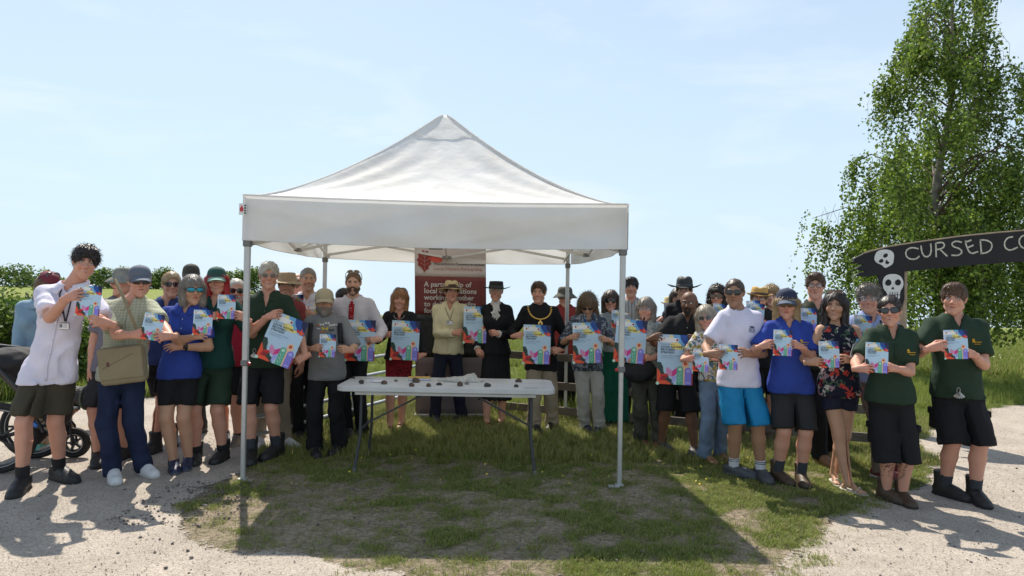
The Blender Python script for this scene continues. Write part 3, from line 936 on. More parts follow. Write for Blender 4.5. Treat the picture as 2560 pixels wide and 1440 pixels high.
    for (Sh, E, W, X, Y, Z_, mode, flip, fo) in arms:
        F.cone(L(0, .012, shz + .020 * H), .030 * H, Sh, .0265 * H, .035)
        F.cone(Sh, .0275 * H * (.5 + b / 2), E, .0225 * H * (.6 + .4 * b), .02)
        m_ = E + (W - E) * .28
        F.cone(E, .0225 * H * (.6 + .4 * b), m_, .0230 * H * (.6 + .4 * b), .012)
        F.cone(m_, .0230 * H * (.6 + .4 * b), W, .0150 * H, .012)
    F.cone(L(0, .015, .83 * H), (.033 if not fem else .028) * H, Hc + HR @ Vector((0, .016, -.05)), (.032 if not fem else .026) * H, .03)
    v, f = F.mesh()
    c = np.tile(np.array(TONES[tone]), (len(v), 1)) * (0.9 + .2 * fbm(v + seed, 14, seed))[:, None]
    for (Hj, kn, an, td, fp) in legj:
        q = np.exp(-(((v - np.array(kn)) / .05) ** 2).sum(1))[:, None]
        c = c * (1 - q * .35) + c * np.array((1.0, .72, .66)) * q * .35
    if tattoo:
        an = legj[0][2]; kn = legj[0][1]
        q = (v[:, 2] > .10 * H) & (v[:, 2] < .27 * H) & (v[:, 0] < 0.02) & (np.abs(fbm(v, 34, 5) - .5) < .035)
        c[q] = c[q] * .35
    parts = [(v, f, c)]
    hv, hf = head_mesh(fem, smile, .0085 if far else .0055)
    brow = np.array(hair[1]) * .8 + .005 if hair else np.array((.08, .05, .03))
    fc = face_colour(hv, tone, brow, fem, smile, stubble, seed=seed % 97)
    hm = np.array(HM)
    parts.append((hv @ hm[:3, :3].T + hm[:3, 3], hf, fc))
    for (Sh, E, W, X, Y, Z_, mode, flip, fo) in arms:
        gv, gf = hand_mesh(mode, .008 if far else .0057)
        Mx = np.array([list(X), list(Y), list(Z_)]).T * (s * (0.93 if fem else 1.0))
        fq = gf if np.linalg.det(Mx) > 0 else gf[:, ::-1]
        gc = np.tile(np.array(TONES[tone]) * np.array((1.0, .93, .92)), (len(gv), 1)) * (0.9 + .2 * fbm(gv, 70, seed))[:, None]
        parts.append((gv @ Mx.T + np.array(W), fq, gc))
    V, Q, C = joinm(parts)
    body = link('body', mesh_np('body', V, Q, SKIN, True, None, C), root)
    # eyes
    if not (glasses and glasses[0] != 'clear'):
        for q in (-1, 1):
            e = link('eye', eye_mesh(), root)
            e.matrix_local = HM @ Matrix.Translation((q * .031, -.0735, .0075))
    # ---------- hair, beard, hat, glasses
    if hair:
        hvv, hff, hcc = hair_mesh(hair[0], hair[1], seed)
        if hat:     # keep the hair under the hat
            zz = hvv[:, 2]; over = zz > .045
            hvv[over, 2] = .045 + (zz[over] - .045) * .75; hvv[over, :2] *= .90
        o = link('hair', mesh_np('hair', hvv @ hm[:3, :3].T + hm[:3, 3], hff, HAIRM, True, None, hcc), root)
    if beard:
        bv, bf, bc = beard_mesh(beard[0], beard[1], seed)
        link('beard', mesh_np('beard', bv @ hm[:3, :3].T + hm[:3, 3], bf, HAIRM, True, None, bc), root)
    if hat:
        hb_ = hat_mb(hat[0], HM, *hat[1:])
        hb_.build('cap' if hat[0] == 'cap' else 'hat', root, True, sharp=50)
    if glasses:
        fr, ln = glasses_mb(glasses[0], HM if glasses[-1] != 'up' else HM @ Matrix.Translation((0, .030, .052)) @ Matrix.Rotation(R_(-42), 4, 'X') , glasses[1], glasses[2])
        g = fr.build('glasses' if glasses[0] == 'clear' else 'sunglasses', root, True)
        for q in ln: q.build('lens', g, True)
    # ---------- garments
    info = dict(root=root, O=O, H=H, d=d, L=L, SX=SX, SY=SY, arms=arms, legs=legj, HM=HM, lo=lo, hi=hi, Zp=Zp, Wp=Wp, Dp=Dp, Cy=Cy, yw=yw, fem=fem, s=s, b=b, seed=seed, hb=hb, base=base, crotch=crotch)
    if bottom: make_bottom(info, far=far, **bottom)
    if top: info['top'] = make_top(info, far=far, **top)
    # ---------- shoes and socks
    if legs:
        for (Hj, kn, an, td, fp) in legj:
            if shoe:
                so = link('shoe', make_shoe(*shoe), root, Vector(fp))
                so.rotation_euler = (0, 0, R_(td)); k = s * (1.16 if not fem else 1.06)
                so.scale = (k, k, k)
            if sock:
                F = Field(np.array(fp) - .12, np.array(fp) + np.array((.12, .12, sock[1] + .05)), .008)
                a2 = Vector((fp.x, fp.y + .004, .05)); t2 = an + (kn - an) * ((sock[1] - an.z) / max(.1, kn.z - an.z))
                F.cone(a2, .0235 * H, t2, .0265 * H, 0, cap=True)
                F.disp(lambda P: .0012 * np.sin(P[:, 2] * 260))
                v, f = F.mesh()
                so = link('sock', mesh_np('sock', v, f, sock[0], True), root)
                if len(sock) > 2:
                    for dz in (.016, .032):
                        bb = MB(); cpt = a2 + (t2 - a2) * (1 - dz / max(.05, (t2.z - a2.z)))
                        bb.tube([cpt - Vector((0, 0, .003)), cpt + Vector((0, 0, .003))], .0275 * H, sock[2], 14, False); bb.build('sock_stripe', so)
    PEOPLE[pid] = info
    return info

_eye = []
def eye_mesh():
    if _eye: return _eye[0]
    vs, fs = [], []
    n, m = 16, 10
    for i in range(m + 1):
        th = math.pi * i / m
        for k in range(n):
            ph = 2 * math.pi * k / n
            vs.append((math.sin(th) * math.cos(ph) * .0125, -math.cos(th) * .0125, math.sin(th) * math.sin(ph) * .0125))
    for i in range(m):
        for k in range(n):
            fs.append((i * n + k, i * n + (k + 1) % n, (i + 1) * n + (k + 1) % n, (i + 1) * n + k))
    v = np.array(vs); r = np.hypot(v[:, 0], v[:, 2])
    c = np.where((r < .0030)[:, None] & (v[:, 1] < 0)[:, None], np.array((.01, .01, .01)), np.where((r < .0068)[:, None] & (v[:, 1] < 0)[:, None], np.array((.06, .05, .035)), np.array((.62, .58, .55))))
    _eye.append(mesh_np('eye', v, np.array(fs), EYEM, True, None, c))
    return _eye[0]

def put_mesh(info, name, F, m, colfn=None, parent=None):
    v, f = F.mesh()
    o = link(name, mesh_np(name, v, f, m, True), parent or info['root'])
    return o, v, f

def make_top(I, kind='tee', mat=None, hem=.47, sleeve='short', collar=None, vneck=0.0, neck=.032, loose=.014, fold=.004, far=False, name='shirt', collar_mat=None, placket=True, open_front=None, under=None, bodyw=0.0, sl_r=1.0):
    H, L = I['H'], I['L']; fem = I['fem']
    h = I['hb']
    F = Field(I['lo'], I['hi'], h)
    Zp = I['Zp'].copy(); W = I['Wp'].copy(); D = I['Dp'].copy(); C = I['Cy'].copy()
    # cloth hangs straight from chest to hem
    wmin = min(W[7], W[2]) * (.90 if not fem else .84) + bodyw; loose = loose * .85
    for i in range(1, 7):
        W[i] = max(W[i], wmin); D[i] = max(D[i], min(D[7], D[2]) * .97)
    zz = Zp.copy()
    if hem < .44: zz = np.concatenate([[hem * H], zz]); W = np.concatenate([[W[1] * 1.04], W]); D = np.concatenate([[D[1] * 1.08], D]); C = np.concatenate([[0], C])
    F.loft(zz, W + loose, D + loose, C, I['SX'], I['SY'], I['yw'], 0, zbot=hem * H, ztop=.862 * H)
    if fem:
        for q in (-1, 1): F.ball(L(q * .047 * H, -.046 * H * I['b'], .724 * H), .040 * H * I['b'], .045)
    bb = I['b']
    for (Sh, E, Wr, X, Y, Z_, mode, flip, fo) in I['arms']:
        if sleeve == 'none':
            F.cone(L(0, .012, .83 * H), .038 * H, Sh + (L(0, 0, .81 * H) - Sh) * .25, .022 * H, .02)
            continue
        F.cone(L(0, .010, .820 * H), .030 * H + loose * .3, Sh, .028 * H + loose * .4, .035)
        loose = loose * .85
        r0, r1 = .0300 * H * (.5 + bb / 2) * sl_r + .005, .0310 * H * (.5 + bb / 2) * sl_r + .010
        if sleeve == 'short':
            e = Sh + (E - Sh) * .74
            F.cone(Sh, r0 + .002, e, r1, .025, cap=True)
        elif sleeve == 'elbow':
            e = Sh + (E - Sh) * .98
            F.cone(Sh, r0 + .003, e, r1 + .002, .03, cap=True)
        else:
            F.cone(Sh, r0 + .004, E, .0265 * H + .006, .03)
            F.cone(E, .0265 * H + .006, E + (Wr - E) * (.93 if sleeve == 'long' else .45), .0195 * H + .006, .015, cap=True)
    Z = F.ax[2][None, None, :]
    F.F = Field.smin(F.F, np.maximum(I['base'] - .006, np.maximum(hem * H + .004 - Z, Z - .80 * H)), .012)
    if 'botF' in I: F.F = Field.smin(F.F, np.maximum(I['botF'] - .007, hem * H - Z), .02)
    # neck opening
    nb = L(0, -.012, .80 * H)
    F.cone(L(0, -.010, .842 * H), neck * H + .010, L(0, -.035, .95 * H), neck * H + .035, .006, op='sub')
    if vneck > 0:
        cy2, sy2 = math.cos(I['yw']), math.sin(I['yw'])
        o_ = L(0, 0, .82 * H); X_ = F.ax[0][:, None, None] - o_.x; Y_ = F.ax[1][None, :, None] - o_.y
        xr = X_ * cy2 + Y_ * sy2; yr = -X_ * sy2 + Y_ * cy2; zv = (.832 - vneck) * H
        al = math.atan2(.030, vneck * H + .004)
        dv_ = np.maximum(np.abs(xr) * math.cos(al) - (Z - zv) * math.sin(al), np.maximum(yr + .01, Z - .88 * H))
        F.F = -Field.smin(-F.F, dv_, .004)
    seed = I['seed']
    F.disp(lambda P: sine_folds(P, seed, fold) * np.clip(1.2 - (P[:, 2] / H - .55) * 1.6, .45, 1) + .5 * sine_folds(P, seed + 1, fold, .22))
    o, v, f = put_mesh(I, name, F, mat)
    I['top_tree'] = BVHTree.FromPolygons([tuple(p) for p in v], [tuple(q) for q in f])
    if collar in ('polo', 'shirt', 'band'):
        cm = collar_mat or mat
        cb = MB()
        nR = neck * H + .016
        N = 26
        vs, fs = [], []
        gap = .30 if vneck > .03 else .16
        rows = 5 if collar != 'band' else 3
        for k in range(N + 1):
            a = gap + (2 * math.pi - 2 * gap) * k / N            # 0 = front centre
            fr = max(0, math.cos(a))
            for r_ in range(rows):
                e = r_ / (rows - 1)
                if collar == 'band':
                    rad = nR + .002; z = .840 * H + .030 * e - .020 * fr; 
                else:
                    up = math.sin(math.pi * min(1, e * 1.25))
                    rad = nR * (1 + .08 * e) + .036 * e ** 1.2
                    z = .850 * H + .034 * up - .040 * e - .034 * fr - (.030 * e * fr ** 4)
                x = rad * math.sin(a) * 1.08; y = -rad * math.cos(a) * .95 - .006 - .012 * fr
                vs.append(L(x, y, z))
        for k in range(N):
            for r_ in range(rows - 1):
                i = k * rows + r_
                fs.append((i, i + 1, i + 1 + rows, i + rows))
        cb.add(vs, fs, cm)
        ob = cb.build('collar', o, True, sharp=60)
        sm = ob.modifiers.new('thick', 'SOLIDIFY'); sm.thickness = .004; sm.offset = 0
    if placket and collar in ('polo', 'shirt'):
        z1 = (.835 - vneck) * H; z0 = (.70 * H if collar == 'polo' else hem * H + .02)
        ribbon(I, o, 'placket', [(0.0, z1 + .01), (0.0, z0)], .016, collar_mat or mat)
        for q in range(2 if collar == 'polo' else 6):
            zq = z1 - .02 - (z1 - z0) * q / (2 if collar == 'polo' else 6)
            decal(I, o, 'button', (0, zq), [(.005 * math.cos(a * .785), .005 * math.sin(a * .785)) for a in range(8)], BUTTON, .007)
    return o

def proj(I, x, z, off=.004):
    """point in torso space pushed onto the front of the top"""
    p0 = I['L'](x, -.6, z); dr = (I['L'](x, .3, z) - p0).normalized()
    hit = I['top_tree'].ray_cast(p0, dr)
    if hit[0] is None: return None
    return hit[0] - dr * off
def decal(I, parent, name, c, pts, m, off=.004, rot=0.0):
    """flat printed shape laid on the cloth"""
    out = []
    cr, sr = math.cos(rot), math.sin(rot)
    ctr = proj(I, c[0], c[1], off)
    if ctr is None: return
    for (x, z) in pts:
        p = proj(I, c[0] + x * cr - z * sr, c[1] + x * sr + z * cr, off)
        if p is None: return
        out.append(p)
    mb = MB(); n = len(out)
    mb.add([ctr] + out, [(0, (i + 1) % n + 1, i + 1) for i in range(n)], m)
    return mb.build(name, parent)
def ribbon(I, parent, name, path, w, m, off=.004, thick=.003):
    pts = []
    for (a, b) in zip(path[:-1], path[1:]):
        n = max(2, int(math.hypot(b[0] - a[0], b[1] - a[1]) / .03))
        for i in range(n):
            t = i / n; pts.append((a[0] + (b[0] - a[0]) * t, a[1] + (b[1] - a[1]) * t))
    pts.append(path[-1])
    L_, R2 = [], []
    for i, p in enumerate(pts):
        q = pts[min(i + 1, len(pts) - 1)]; r = pts[max(i - 1, 0)]
        dx, dz = q[0] - r[0], q[1] - r[1]; l = math.hypot(dx, dz) + 1e-9
        a = proj(I, p[0] - dz / l * w / 2, p[1] + dx / l * w / 2, off); b = proj(I, p[0] + dz / l * w / 2, p[1] - dx / l * w / 2, off)
        if a is None or b is None: continue
        L_.append(a); R2.append(b)
    if len(L_) < 2: return
    mb = MB(); vs = []
    for a, b in zip(L_, R2): vs += [a, b]
    mb.add(vs, [(2 * i, 2 * i + 1, 2 * i + 3, 2 * i + 2) for i in range(len(L_) - 1)], m)
    o = mb.build(name, parent, True)
    sm = o.modifiers.new('thick', 'SOLIDIFY'); sm.thickness = thick; sm.offset = 1
    return o

def make_bottom(I, kind='trousers', mat=None, hem=.27, wide=1.0, far=False, fold=.004, waist=.60, flare=1.0, name=None):
    H, L = I['H'], I['L']; h = I['hb']
    F = Field(I['lo'], I['hi'], h)
    Zp, W, D, C = I['Zp'], I['Wp'], I['Dp'], I['Cy']
    b = I['b']; tb = .6 + .4 * b
    if kind in ('trousers', 'shorts'):
        F.loft(Zp, W + .007, D + .007, C, I['SX'], I['SY'], I['yw'], 0, zbot=.452 * H, ztop=waist * H)
        for (Hj, kn, an, td, fp) in I['legs']:
            hj = Hj + Vector((0, 0, 0))
            if kind == 'shorts':
                t = (Hj.z - hem * H) / (Hj.z - kn.z)
                if t <= 1: e = Hj + (kn - Hj) * t
                else: e = kn + (an - kn) * ((t - 1) * (Hj.z - kn.z) / max(.05, kn.z - an.z))
                F.cone(hj, .048 * H * tb + .005, e, (.0465 * H * tb * (0.85 + .15 * min(t, 1))) * wide + .010, .010, cap=True)
            else:
                F.cone(hj, .048 * H * tb + .004, kn, .038 * H * tb * wide + .004, .010)
                e = Vector((an.x, an.y + .004, max(.035, hem * H)))
                F.cone(kn, .038 * H * tb * wide + .004, e, .031 * H * wide + .010, .010, cap=True)
        sd = I['seed'] + 3
        amp = fold
        F.disp(lambda P: sine_folds(P, sd, amp, .10, (.35, .35, 1)) + (.8 * sine_folds(P, sd + 2, amp, .05, (.2, .2, 1)) * (P[:, 2] < .16) if kind == 'trousers' else 0))
        nm = name or kind
    else:       # skirt
        z = np.array([hem, (hem + .46) / 2, .46, .52, .57, waist]) * H
        w0, w1 = W[2] * 1.04, W[4] + .01
        w = np.array([w0 * flare, w0 * (1 + (flare - 1) * .5), w0, w0, (w0 + w1) / 2, w1])
        dd = w * .74
        F.loft(z, w, dd, np.zeros(6), I['SX'], I['SY'], I['yw'], 0, pw=2.1)
        sd = I['seed'] + 3; SXf = I['SX']
        F.disp(lambda P: (.006 + .012 * (flare - 1)) * np.sin(np.arctan2(P[:, 0] - SXf(.3), P[:, 1]) * 15 + 2 * np.sin(P[:, 2] * 4)) * np.clip(1.3 - P[:, 2] / (.55 * H), 0, 1) + sine_folds(P, sd, fold * .6))
        nm = name or 'skirt'
    if kind != 'skirt': I['crotch'](F, *((.003, .050) if kind == 'shorts' and hem > .22 else (.003, .018)))
    Z = F.ax[2][None, None, :]
    hemz = (hem * H) if kind != 'trousers' else .05
    F.F = Field.smin(F.F, np.maximum(I['base'] - .004, np.maximum(hemz + .01 - Z, Z - waist * H)), .008)
    I['botF'] = F.F.copy()
    o, v, f = put_mesh(I, nm, F, mat)
    I['bottom'] = o; I['bot_tree'] = BVHTree.FromPolygons([tuple(p) for p in v], [tuple(q) for q in f])
    return o
BUTTON = mat('button', (.5, .48, .44), .4)
# ================================================================== ground
def sm(x, a, b):
    t = np.clip((x - a) / (b - a), 0, 1); return t * t * (3 - 2 * t)
def terrain(x, y):
    x = np.asarray(x, float); y = np.asarray(y, float)
    yy = np.maximum(y, 1.0)
    left = sm(-x / yy, .14, .40)
    z = 1.55 * sm(y, 13, 58) * left
    y0 = 40 + 16 * left
    z = z - 0.040 * np.clip(y - y0, 0, None) * sm(y, 30, 60)
    z = z + 0.05 * (fbm(np.stack([x.ravel(), y.ravel()], 1), .35, 3).reshape(x.shape) - .5) * sm(y, 11, 16)
    return z
def tz(x, y): return float(terrain(np.array([x]), np.array([y]))[0])
def pxpoly(l): return [tuple(gnd(*p))[:2] for p in l]
def inside(poly, P):
    x, y = P[:, 0], P[:, 1]; c = np.zeros(len(P), bool); n = len(poly)
    for i in range(n):
        x1, y1 = poly[i]; x2, y2 = poly[(i + 1) % n]
        m = ((y1 > y) != (y2 > y)) & (x < (x2 - x1) * (y - y1) / (y2 - y1 + 1e-12) + x1)
        c ^= m
    return c
LEFT_FAR = pxpoly([(0, 1010), (200, 1012), (340, 996), (480, 978), (600, 985), (690, 1040), (712, 1090), (640, 1165), (560, 1210), (490, 1250), (440, 1292), (480, 1335), (600, 1368), (800, 1398), (1000, 1436)])
LEFT_PATH = [(-9, 10.2)] + LEFT_FAR + [(-.35, 2.9), (.6, 2.2), (1.2, 0.8), (1.5, -4), (-9, -4)]
RIGHT_PATH = pxpoly([(1975, 1440), (2030, 1380), (2110, 1310), (2200, 1255), (2290, 1205), (2318, 1160), (2296, 1105), (2330, 1062), (2400, 1036), (2480, 1021), (2600, 1012), (2900, 1008)]) + [(16, 11.2), (16, -4), (1.9, -4), (1.75, 1.5)]
def rough_poly(poly, amp, seed, step=.06):
    out = []
    for i in range(len(poly)):
        a, b = np.array(poly[i]), np.array(poly[(i + 1) % len(poly)])
        n = max(1, int(np.linalg.norm(b - a) / step))
        if np.linalg.norm(b - a) > 7: n = 8
        for k in range(n): out.append(a + (b - a) * k / n)
    P = np.array(out)
    o = np.stack([fbm(P, 2.2, seed) - .5 + .5 * (fbm(P, 9, seed + 1) - .5), fbm(P, 2.2, seed + 2) - .5 + .5 * (fbm(P, 9, seed + 3) - .5)], 1) * amp
    return [tuple(q) for q in P + o]
LP, RP = rough_poly(LEFT_PATH, .5, 5), rough_poly(RIGHT_PATH, .5, 9)

def grass_density(x, y):
    P = np.stack([x, y], 1)
    n = fbm(P, 1.1, 21, 4); n2 = fbm(P, 4.6, 33, 4)
    q = n * .40 + n2 * .60
    base = sm(y, 5.6, 7.6)                    # lush towards the back
    thr = .575 - .29 * base - .13 * sm(x, 1.0, 2.2) * sm(y, 3.3, 4.2) - .07 * sm(-y, -4.2, -3.6)
    wear = np.exp(-(((x + 1.5) / 1.3) ** 2 + ((y - 4.3) / .8) ** 2)) * .05
    g = sm(q, thr + wear - .055, thr + wear + .085)
    g = np.maximum(g, .20 * sm(fbm(P, 9, 77, 2), .42, .60) + .05)
    g = np.where(y > 10.5, np.maximum(g, .85), g)
    return g
def axis(parts):
    out = []
    for a, b, s in parts: out += list(np.arange(a, b, s))
    return np.array(out)
gx = np.concatenate([-np.geomspace(900, 9, 30), axis([(-8.8, -4.6, .35), (-4.6, 5.6, .055), (5.6, 12, .3)]), np.geomspace(12, 900, 34)])
gy = np.concatenate([[-200, -60, -20, -8, -3, 0, 1.2, 2.0], axis([(2.4, 9.2, .055), (9.2, 14, .22), (14, 30, .7)]), np.geomspace(30, 2500, 50)])
GX, GY = np.meshgrid(gx, gy, indexing='ij')
GZ = terrain(GX, GY)
nearm = (GY < 11) & (np.abs(GX) < 9)
gp = np.stack([GX.ravel(), GY.ravel()], 1)
GZ = GZ + np.where(nearm, .012 * (fbm(gp, 3.0, 8).reshape(GX.shape) - .75), 0)
gden = grass_density(gp[:, 0], gp[:, 1])
n1 = fbm(gp, .9, 44); n2 = fbm(gp, .15, 50); 
soil = np.array((.47, .375, .275))[None, :] * (.85 + .35 * n1)[:, None]
green = np.array((.13, .165, .040))[None, :] * (.8 + .4 * n1)[:, None]
dry = np.array((.36, .33, .15))
far = sm(gp[:, 1], 9, 20)[:, None]
meadow = np.array((.26, .33, .075)) * (1 - n2[:, None] * .6) + dry * n2[:, None] * .6
gcol = soil * (1 - gden[:, None]) + green * gden[:, None]
gcol = gcol * (1 - far) + meadow * far
# tawny worn strip beside the field gate
strip = (np.exp(-(((gp[:, 0] + 1.75) / .55) ** 2 + ((gp[:, 1] - 9.6) / 1.0) ** 2)))[:, None]
gcol = gcol * (1 - .8 * strip) + np.array((.42, .30, .20)) * .8 * strip
ni, nj = GX.shape
ii = (np.arange(ni - 1)[:, None] * nj + np.arange(nj - 1)[None, :]).ravel()
gf = np.stack([ii, ii + nj, ii + nj + 1, ii + 1], 1)
m, n_, l_, b_ = newmat('ground_soil_and_turf')
a_ = n_.new('ShaderNodeAttribute'); a_.attribute_name = 'Col'
t_ = n_.new('ShaderNodeTexCoord')
q1 = n_.new('ShaderNodeTexNoise'); q1.inputs['Scale'].default_value = 26; q1.inputs['Detail'].default_value = 8; q1.inputs['Roughness'].default_value = .7
q2 = n_.new('ShaderNodeTexVoronoi'); q2.feature = 'DISTANCE_TO_EDGE'; q2.inputs['Scale'].default_value = 7.5
q3 = n_.new('ShaderNodeTexNoise'); q3.inputs['Scale'].default_value = 9; q3.inputs['Detail'].default_value = 3
va = n_.new('ShaderNodeVectorMath'); va.operation = 'MULTIPLY_ADD'; va.inputs[1].default_value = (.12, .12, 0)
l_.new(t_.outputs['Object'], q1.inputs['Vector']); l_.new(t_.outputs['Object'], q3.inputs['Vector'])
l_.new(q3.outputs['Color'], va.inputs[0]); l_.new(t_.outputs['Object'], va.inputs[2]); l_.new(va.outputs[0], q2.inputs['Vector'])
mr = n_.new('ShaderNodeMapRange'); mr.inputs['From Min'].default_value = 0; mr.inputs['From Max'].default_value = .035; mr.inputs['To Min'].default_value = .62; mr.inputs['To Max'].default_value = 1
l_.new(q2.outputs['Distance'], mr.inputs['Value'])
mr2 = n_.new('ShaderNodeMapRange'); mr2.inputs['From Min'].default_value = .3; mr2.inputs['From Max'].default_value = .7; mr2.inputs['To Min'].default_value = .50; mr2.inputs['To Max'].default_value = 1.35
l_.new(q1.outputs['Fac'], mr2.inputs['Value'])
mu = n_.new('ShaderNodeMath'); mu.operation = 'MULTIPLY'; l_.new(mr.outputs[0], mu.inputs[0]); l_.new(mr2.outputs[0], mu.inputs[1])
vm = n_.new('ShaderNodeVectorMath'); vm.operation = 'SCALE'; l_.new(a_.outputs['Color'], vm.inputs[0]); l_.new(mu.outputs[0], vm.inputs['Scale'])
l_.new(vm.outputs[0], b_.inputs['Base Color']); b_.inputs['Roughness'].default_value = .95; b_.inputs['Specular IOR Level'].default_value = .1
bp_ = n_.new('ShaderNodeBump'); bp_.inputs['Distance'].default_value = .035; l_.new(mu.outputs[0], bp_.inputs['Height']); l_.new(bp_.outputs[0], b_.inputs['Normal'])
GROUND = m
og = link('ground', mesh_np('ground', np.stack([GX.ravel(), GY.ravel(), GZ.ravel()], 1), gf, m, True, None, gcol))
tag(og, 'dry soil and patchy turf that opens into green meadow', None, None, 'structure')

# gravel paths
m, n_, l_, b_ = newmat('pale_gravel')
t_ = n_.new('ShaderNodeTexCoord')
v1 = n_.new('ShaderNodeTexVoronoi'); v1.inputs['Scale'].default_value = 130; v1.inputs['Randomness'].default_value = 1
v2 = n_.new('ShaderNodeTexNoise'); v2.inputs['Scale'].default_value = 2.2; v2.inputs['Detail'].default_value = 9; v2.inputs['Roughness'].default_value = .68
v3 = n_.new('ShaderNodeTexNoise'); v3.inputs['Scale'].default_value = 150; v3.inputs['Detail'].default_value = 3
for q in (v1, v2, v3): l_.new(t_.outputs['Object'], q.inputs['Vector'])
r1 = n_.new('ShaderNodeValToRGB'); e = r1.color_ramp.elements
e[0].position = 0; e[0].color = (.25, .205, .165, 1); e[1].position = 1; e[1].color = (.54, .48, .41, 1)
e2 = e.new(.25); e2.color = (.40, .345, .29, 1); e3 = e.new(.75); e3.color = (.465, .405, .34, 1)
sp = n_.new('ShaderNodeSeparateXYZ'); l_.new(v1.outputs['Color'], sp.inputs[0]); l_.new(sp.outputs[0], r1.inputs[0])
mr = n_.new('ShaderNodeMapRange'); mr.inputs['From Min'].default_value = .3; mr.inputs['From Max'].default_value = .7; mr.inputs['To Min'].default_value = .80; mr.inputs['To Max'].default_value = 1.14
l_.new(v2.outputs['Fac'], mr.inputs['Value'])
vm = n_.new('ShaderNodeVectorMath'); vm.operation = 'SCALE'; l_.new(r1.outputs[0], vm.inputs[0]); l_.new(mr.outputs[0], vm.inputs['Scale'])
l_.new(vm.outputs[0], b_.inputs['Base Color']); b_.inputs['Roughness'].default_value = .95; b_.inputs['Specular IOR Level'].default_value = .15
ad = n_.new('ShaderNodeMath'); ad.operation = 'ADD'; l_.new(v1.outputs['Distance'], ad.inputs[0]); l_.new(v2.outputs['Fac'], ad.inputs[1])
bp_ = n_.new('ShaderNodeBump'); bp_.inputs['Distance'].default_value = .008; bp_.inputs['Strength'].default_value = .8; l_.new(ad.outputs[0], bp_.inputs['Height']); l_.new(bp_.outputs[0], b_.inputs['Normal'])
GRAVEL = m
# the edge of the gravel thins out over the soil
at_ = n_.new('ShaderNodeAttribute'); at_.attribute_name = 'cover'
nz2 = n_.new('ShaderNodeTexNoise'); nz2.inputs['Scale'].default_value = 26; nz2.inputs['Detail'].default_value = 8; nz2.inputs['Roughness'].default_value = .75; l_.new(t_.outputs['Object'], nz2.inputs['Vector'])
gt2 = n_.new('ShaderNodeMath'); gt2.operation = 'SUBTRACT'; l_.new(at_.outputs['Fac'], gt2.inputs[0]); l_.new(nz2.outputs['Fac'], gt2.inputs[1])
mr5 = n_.new('ShaderNodeMapRange'); mr5.inputs['From Min'].default_value = -.03; mr5.inputs['From Max'].default_value = .03; l_.new(gt2.outputs[0], mr5.inputs['Value'])
tp5 = n_.new('ShaderNodeBsdfTransparent'); ms5 = n_.new('ShaderNodeMixShader'); l_.new(mr5.outputs[0], ms5.inputs[0]); l_.new(tp5.outputs[0], ms5.inputs[1]); l_.new(b_.outputs[0], ms5.inputs[2]); l_.new(ms5.outputs[0], n_['Material Output'].inputs[0])
def sdist(poly, P):
    d = np.full(len(P), 9.0)
    for i in range(len(poly)):
        a, b = np.array(poly[i]), np.array(poly[(i + 1) % len(poly)]); ab = b - a
        t = np.clip(((P - a) @ ab) / (ab @ ab + 1e-9), 0, 1)
        d = np.minimum(d, np.hypot(*(P - a - t[:, None] * ab).T))
    return np.where(inside(poly, P), -d, d)
def path_sheet(name, poly, label, xr_):
    px_ = np.concatenate([[-9.0, -8, -7, -6, -5.2], np.arange(-4.6, 5.6, .075), [6, 7, 8, 10, 12, 14, 16]]); px_ = px_[(px_ >= xr_[0]) & (px_ <= xr_[1])]
    py_ = np.concatenate([[-4.0, -2, 0, 1, 1.8], np.arange(2.3, 8, .075), np.arange(8, 11.6, .12)])
    X, Y = np.meshgrid(px_, py_, indexing='ij'); P = np.stack([X.ravel(), Y.ravel()], 1)
    wob = (fbm(P, 1.6, 4) - .5) * .45 + (fbm(P, 7, 6) - .5) * .22
    sd = sdist(poly, P) + wob
    cov = np.clip(.5 - sd / .42, -.2, 1.2)
    nj_ = Y.shape[1]; ii = (np.arange(X.shape[0] - 1)[:, None] * nj_ + np.arange(nj_ - 1)[None, :]).ravel()
    f = np.stack([ii, ii + nj_, ii + nj_ + 1, ii + 1], 1)
    f = f[(sd[f] < .28).any(1)]
    used = np.unique(f); rm = np.zeros(len(P), int); rm[used] = np.arange(len(used))
    z = terrain(P[used, 0], P[used, 1]) + np.where((P[used, 1] < 11) & (np.abs(P[used, 0]) < 9), .012 * (fbm(P[used], 3.0, 8) - .75), 0) + .006
    me = mesh_np(name, np.c_[P[used], z], rm[f], GRAVEL, True)
    at = me.attributes.new('cover', 'FLOAT', 'POINT'); at.data.foreach_set('value', cov[used].astype(np.float32))
    tag(link(name, me), label, None, None, 'structure')
path_sheet('path', LEFT_PATH, 'pale gravel path on the left', (-9, 2.2))
path_sheet('path', RIGHT_PATH, 'pale gravel path on the right under the arch sign', (1.0, 16))

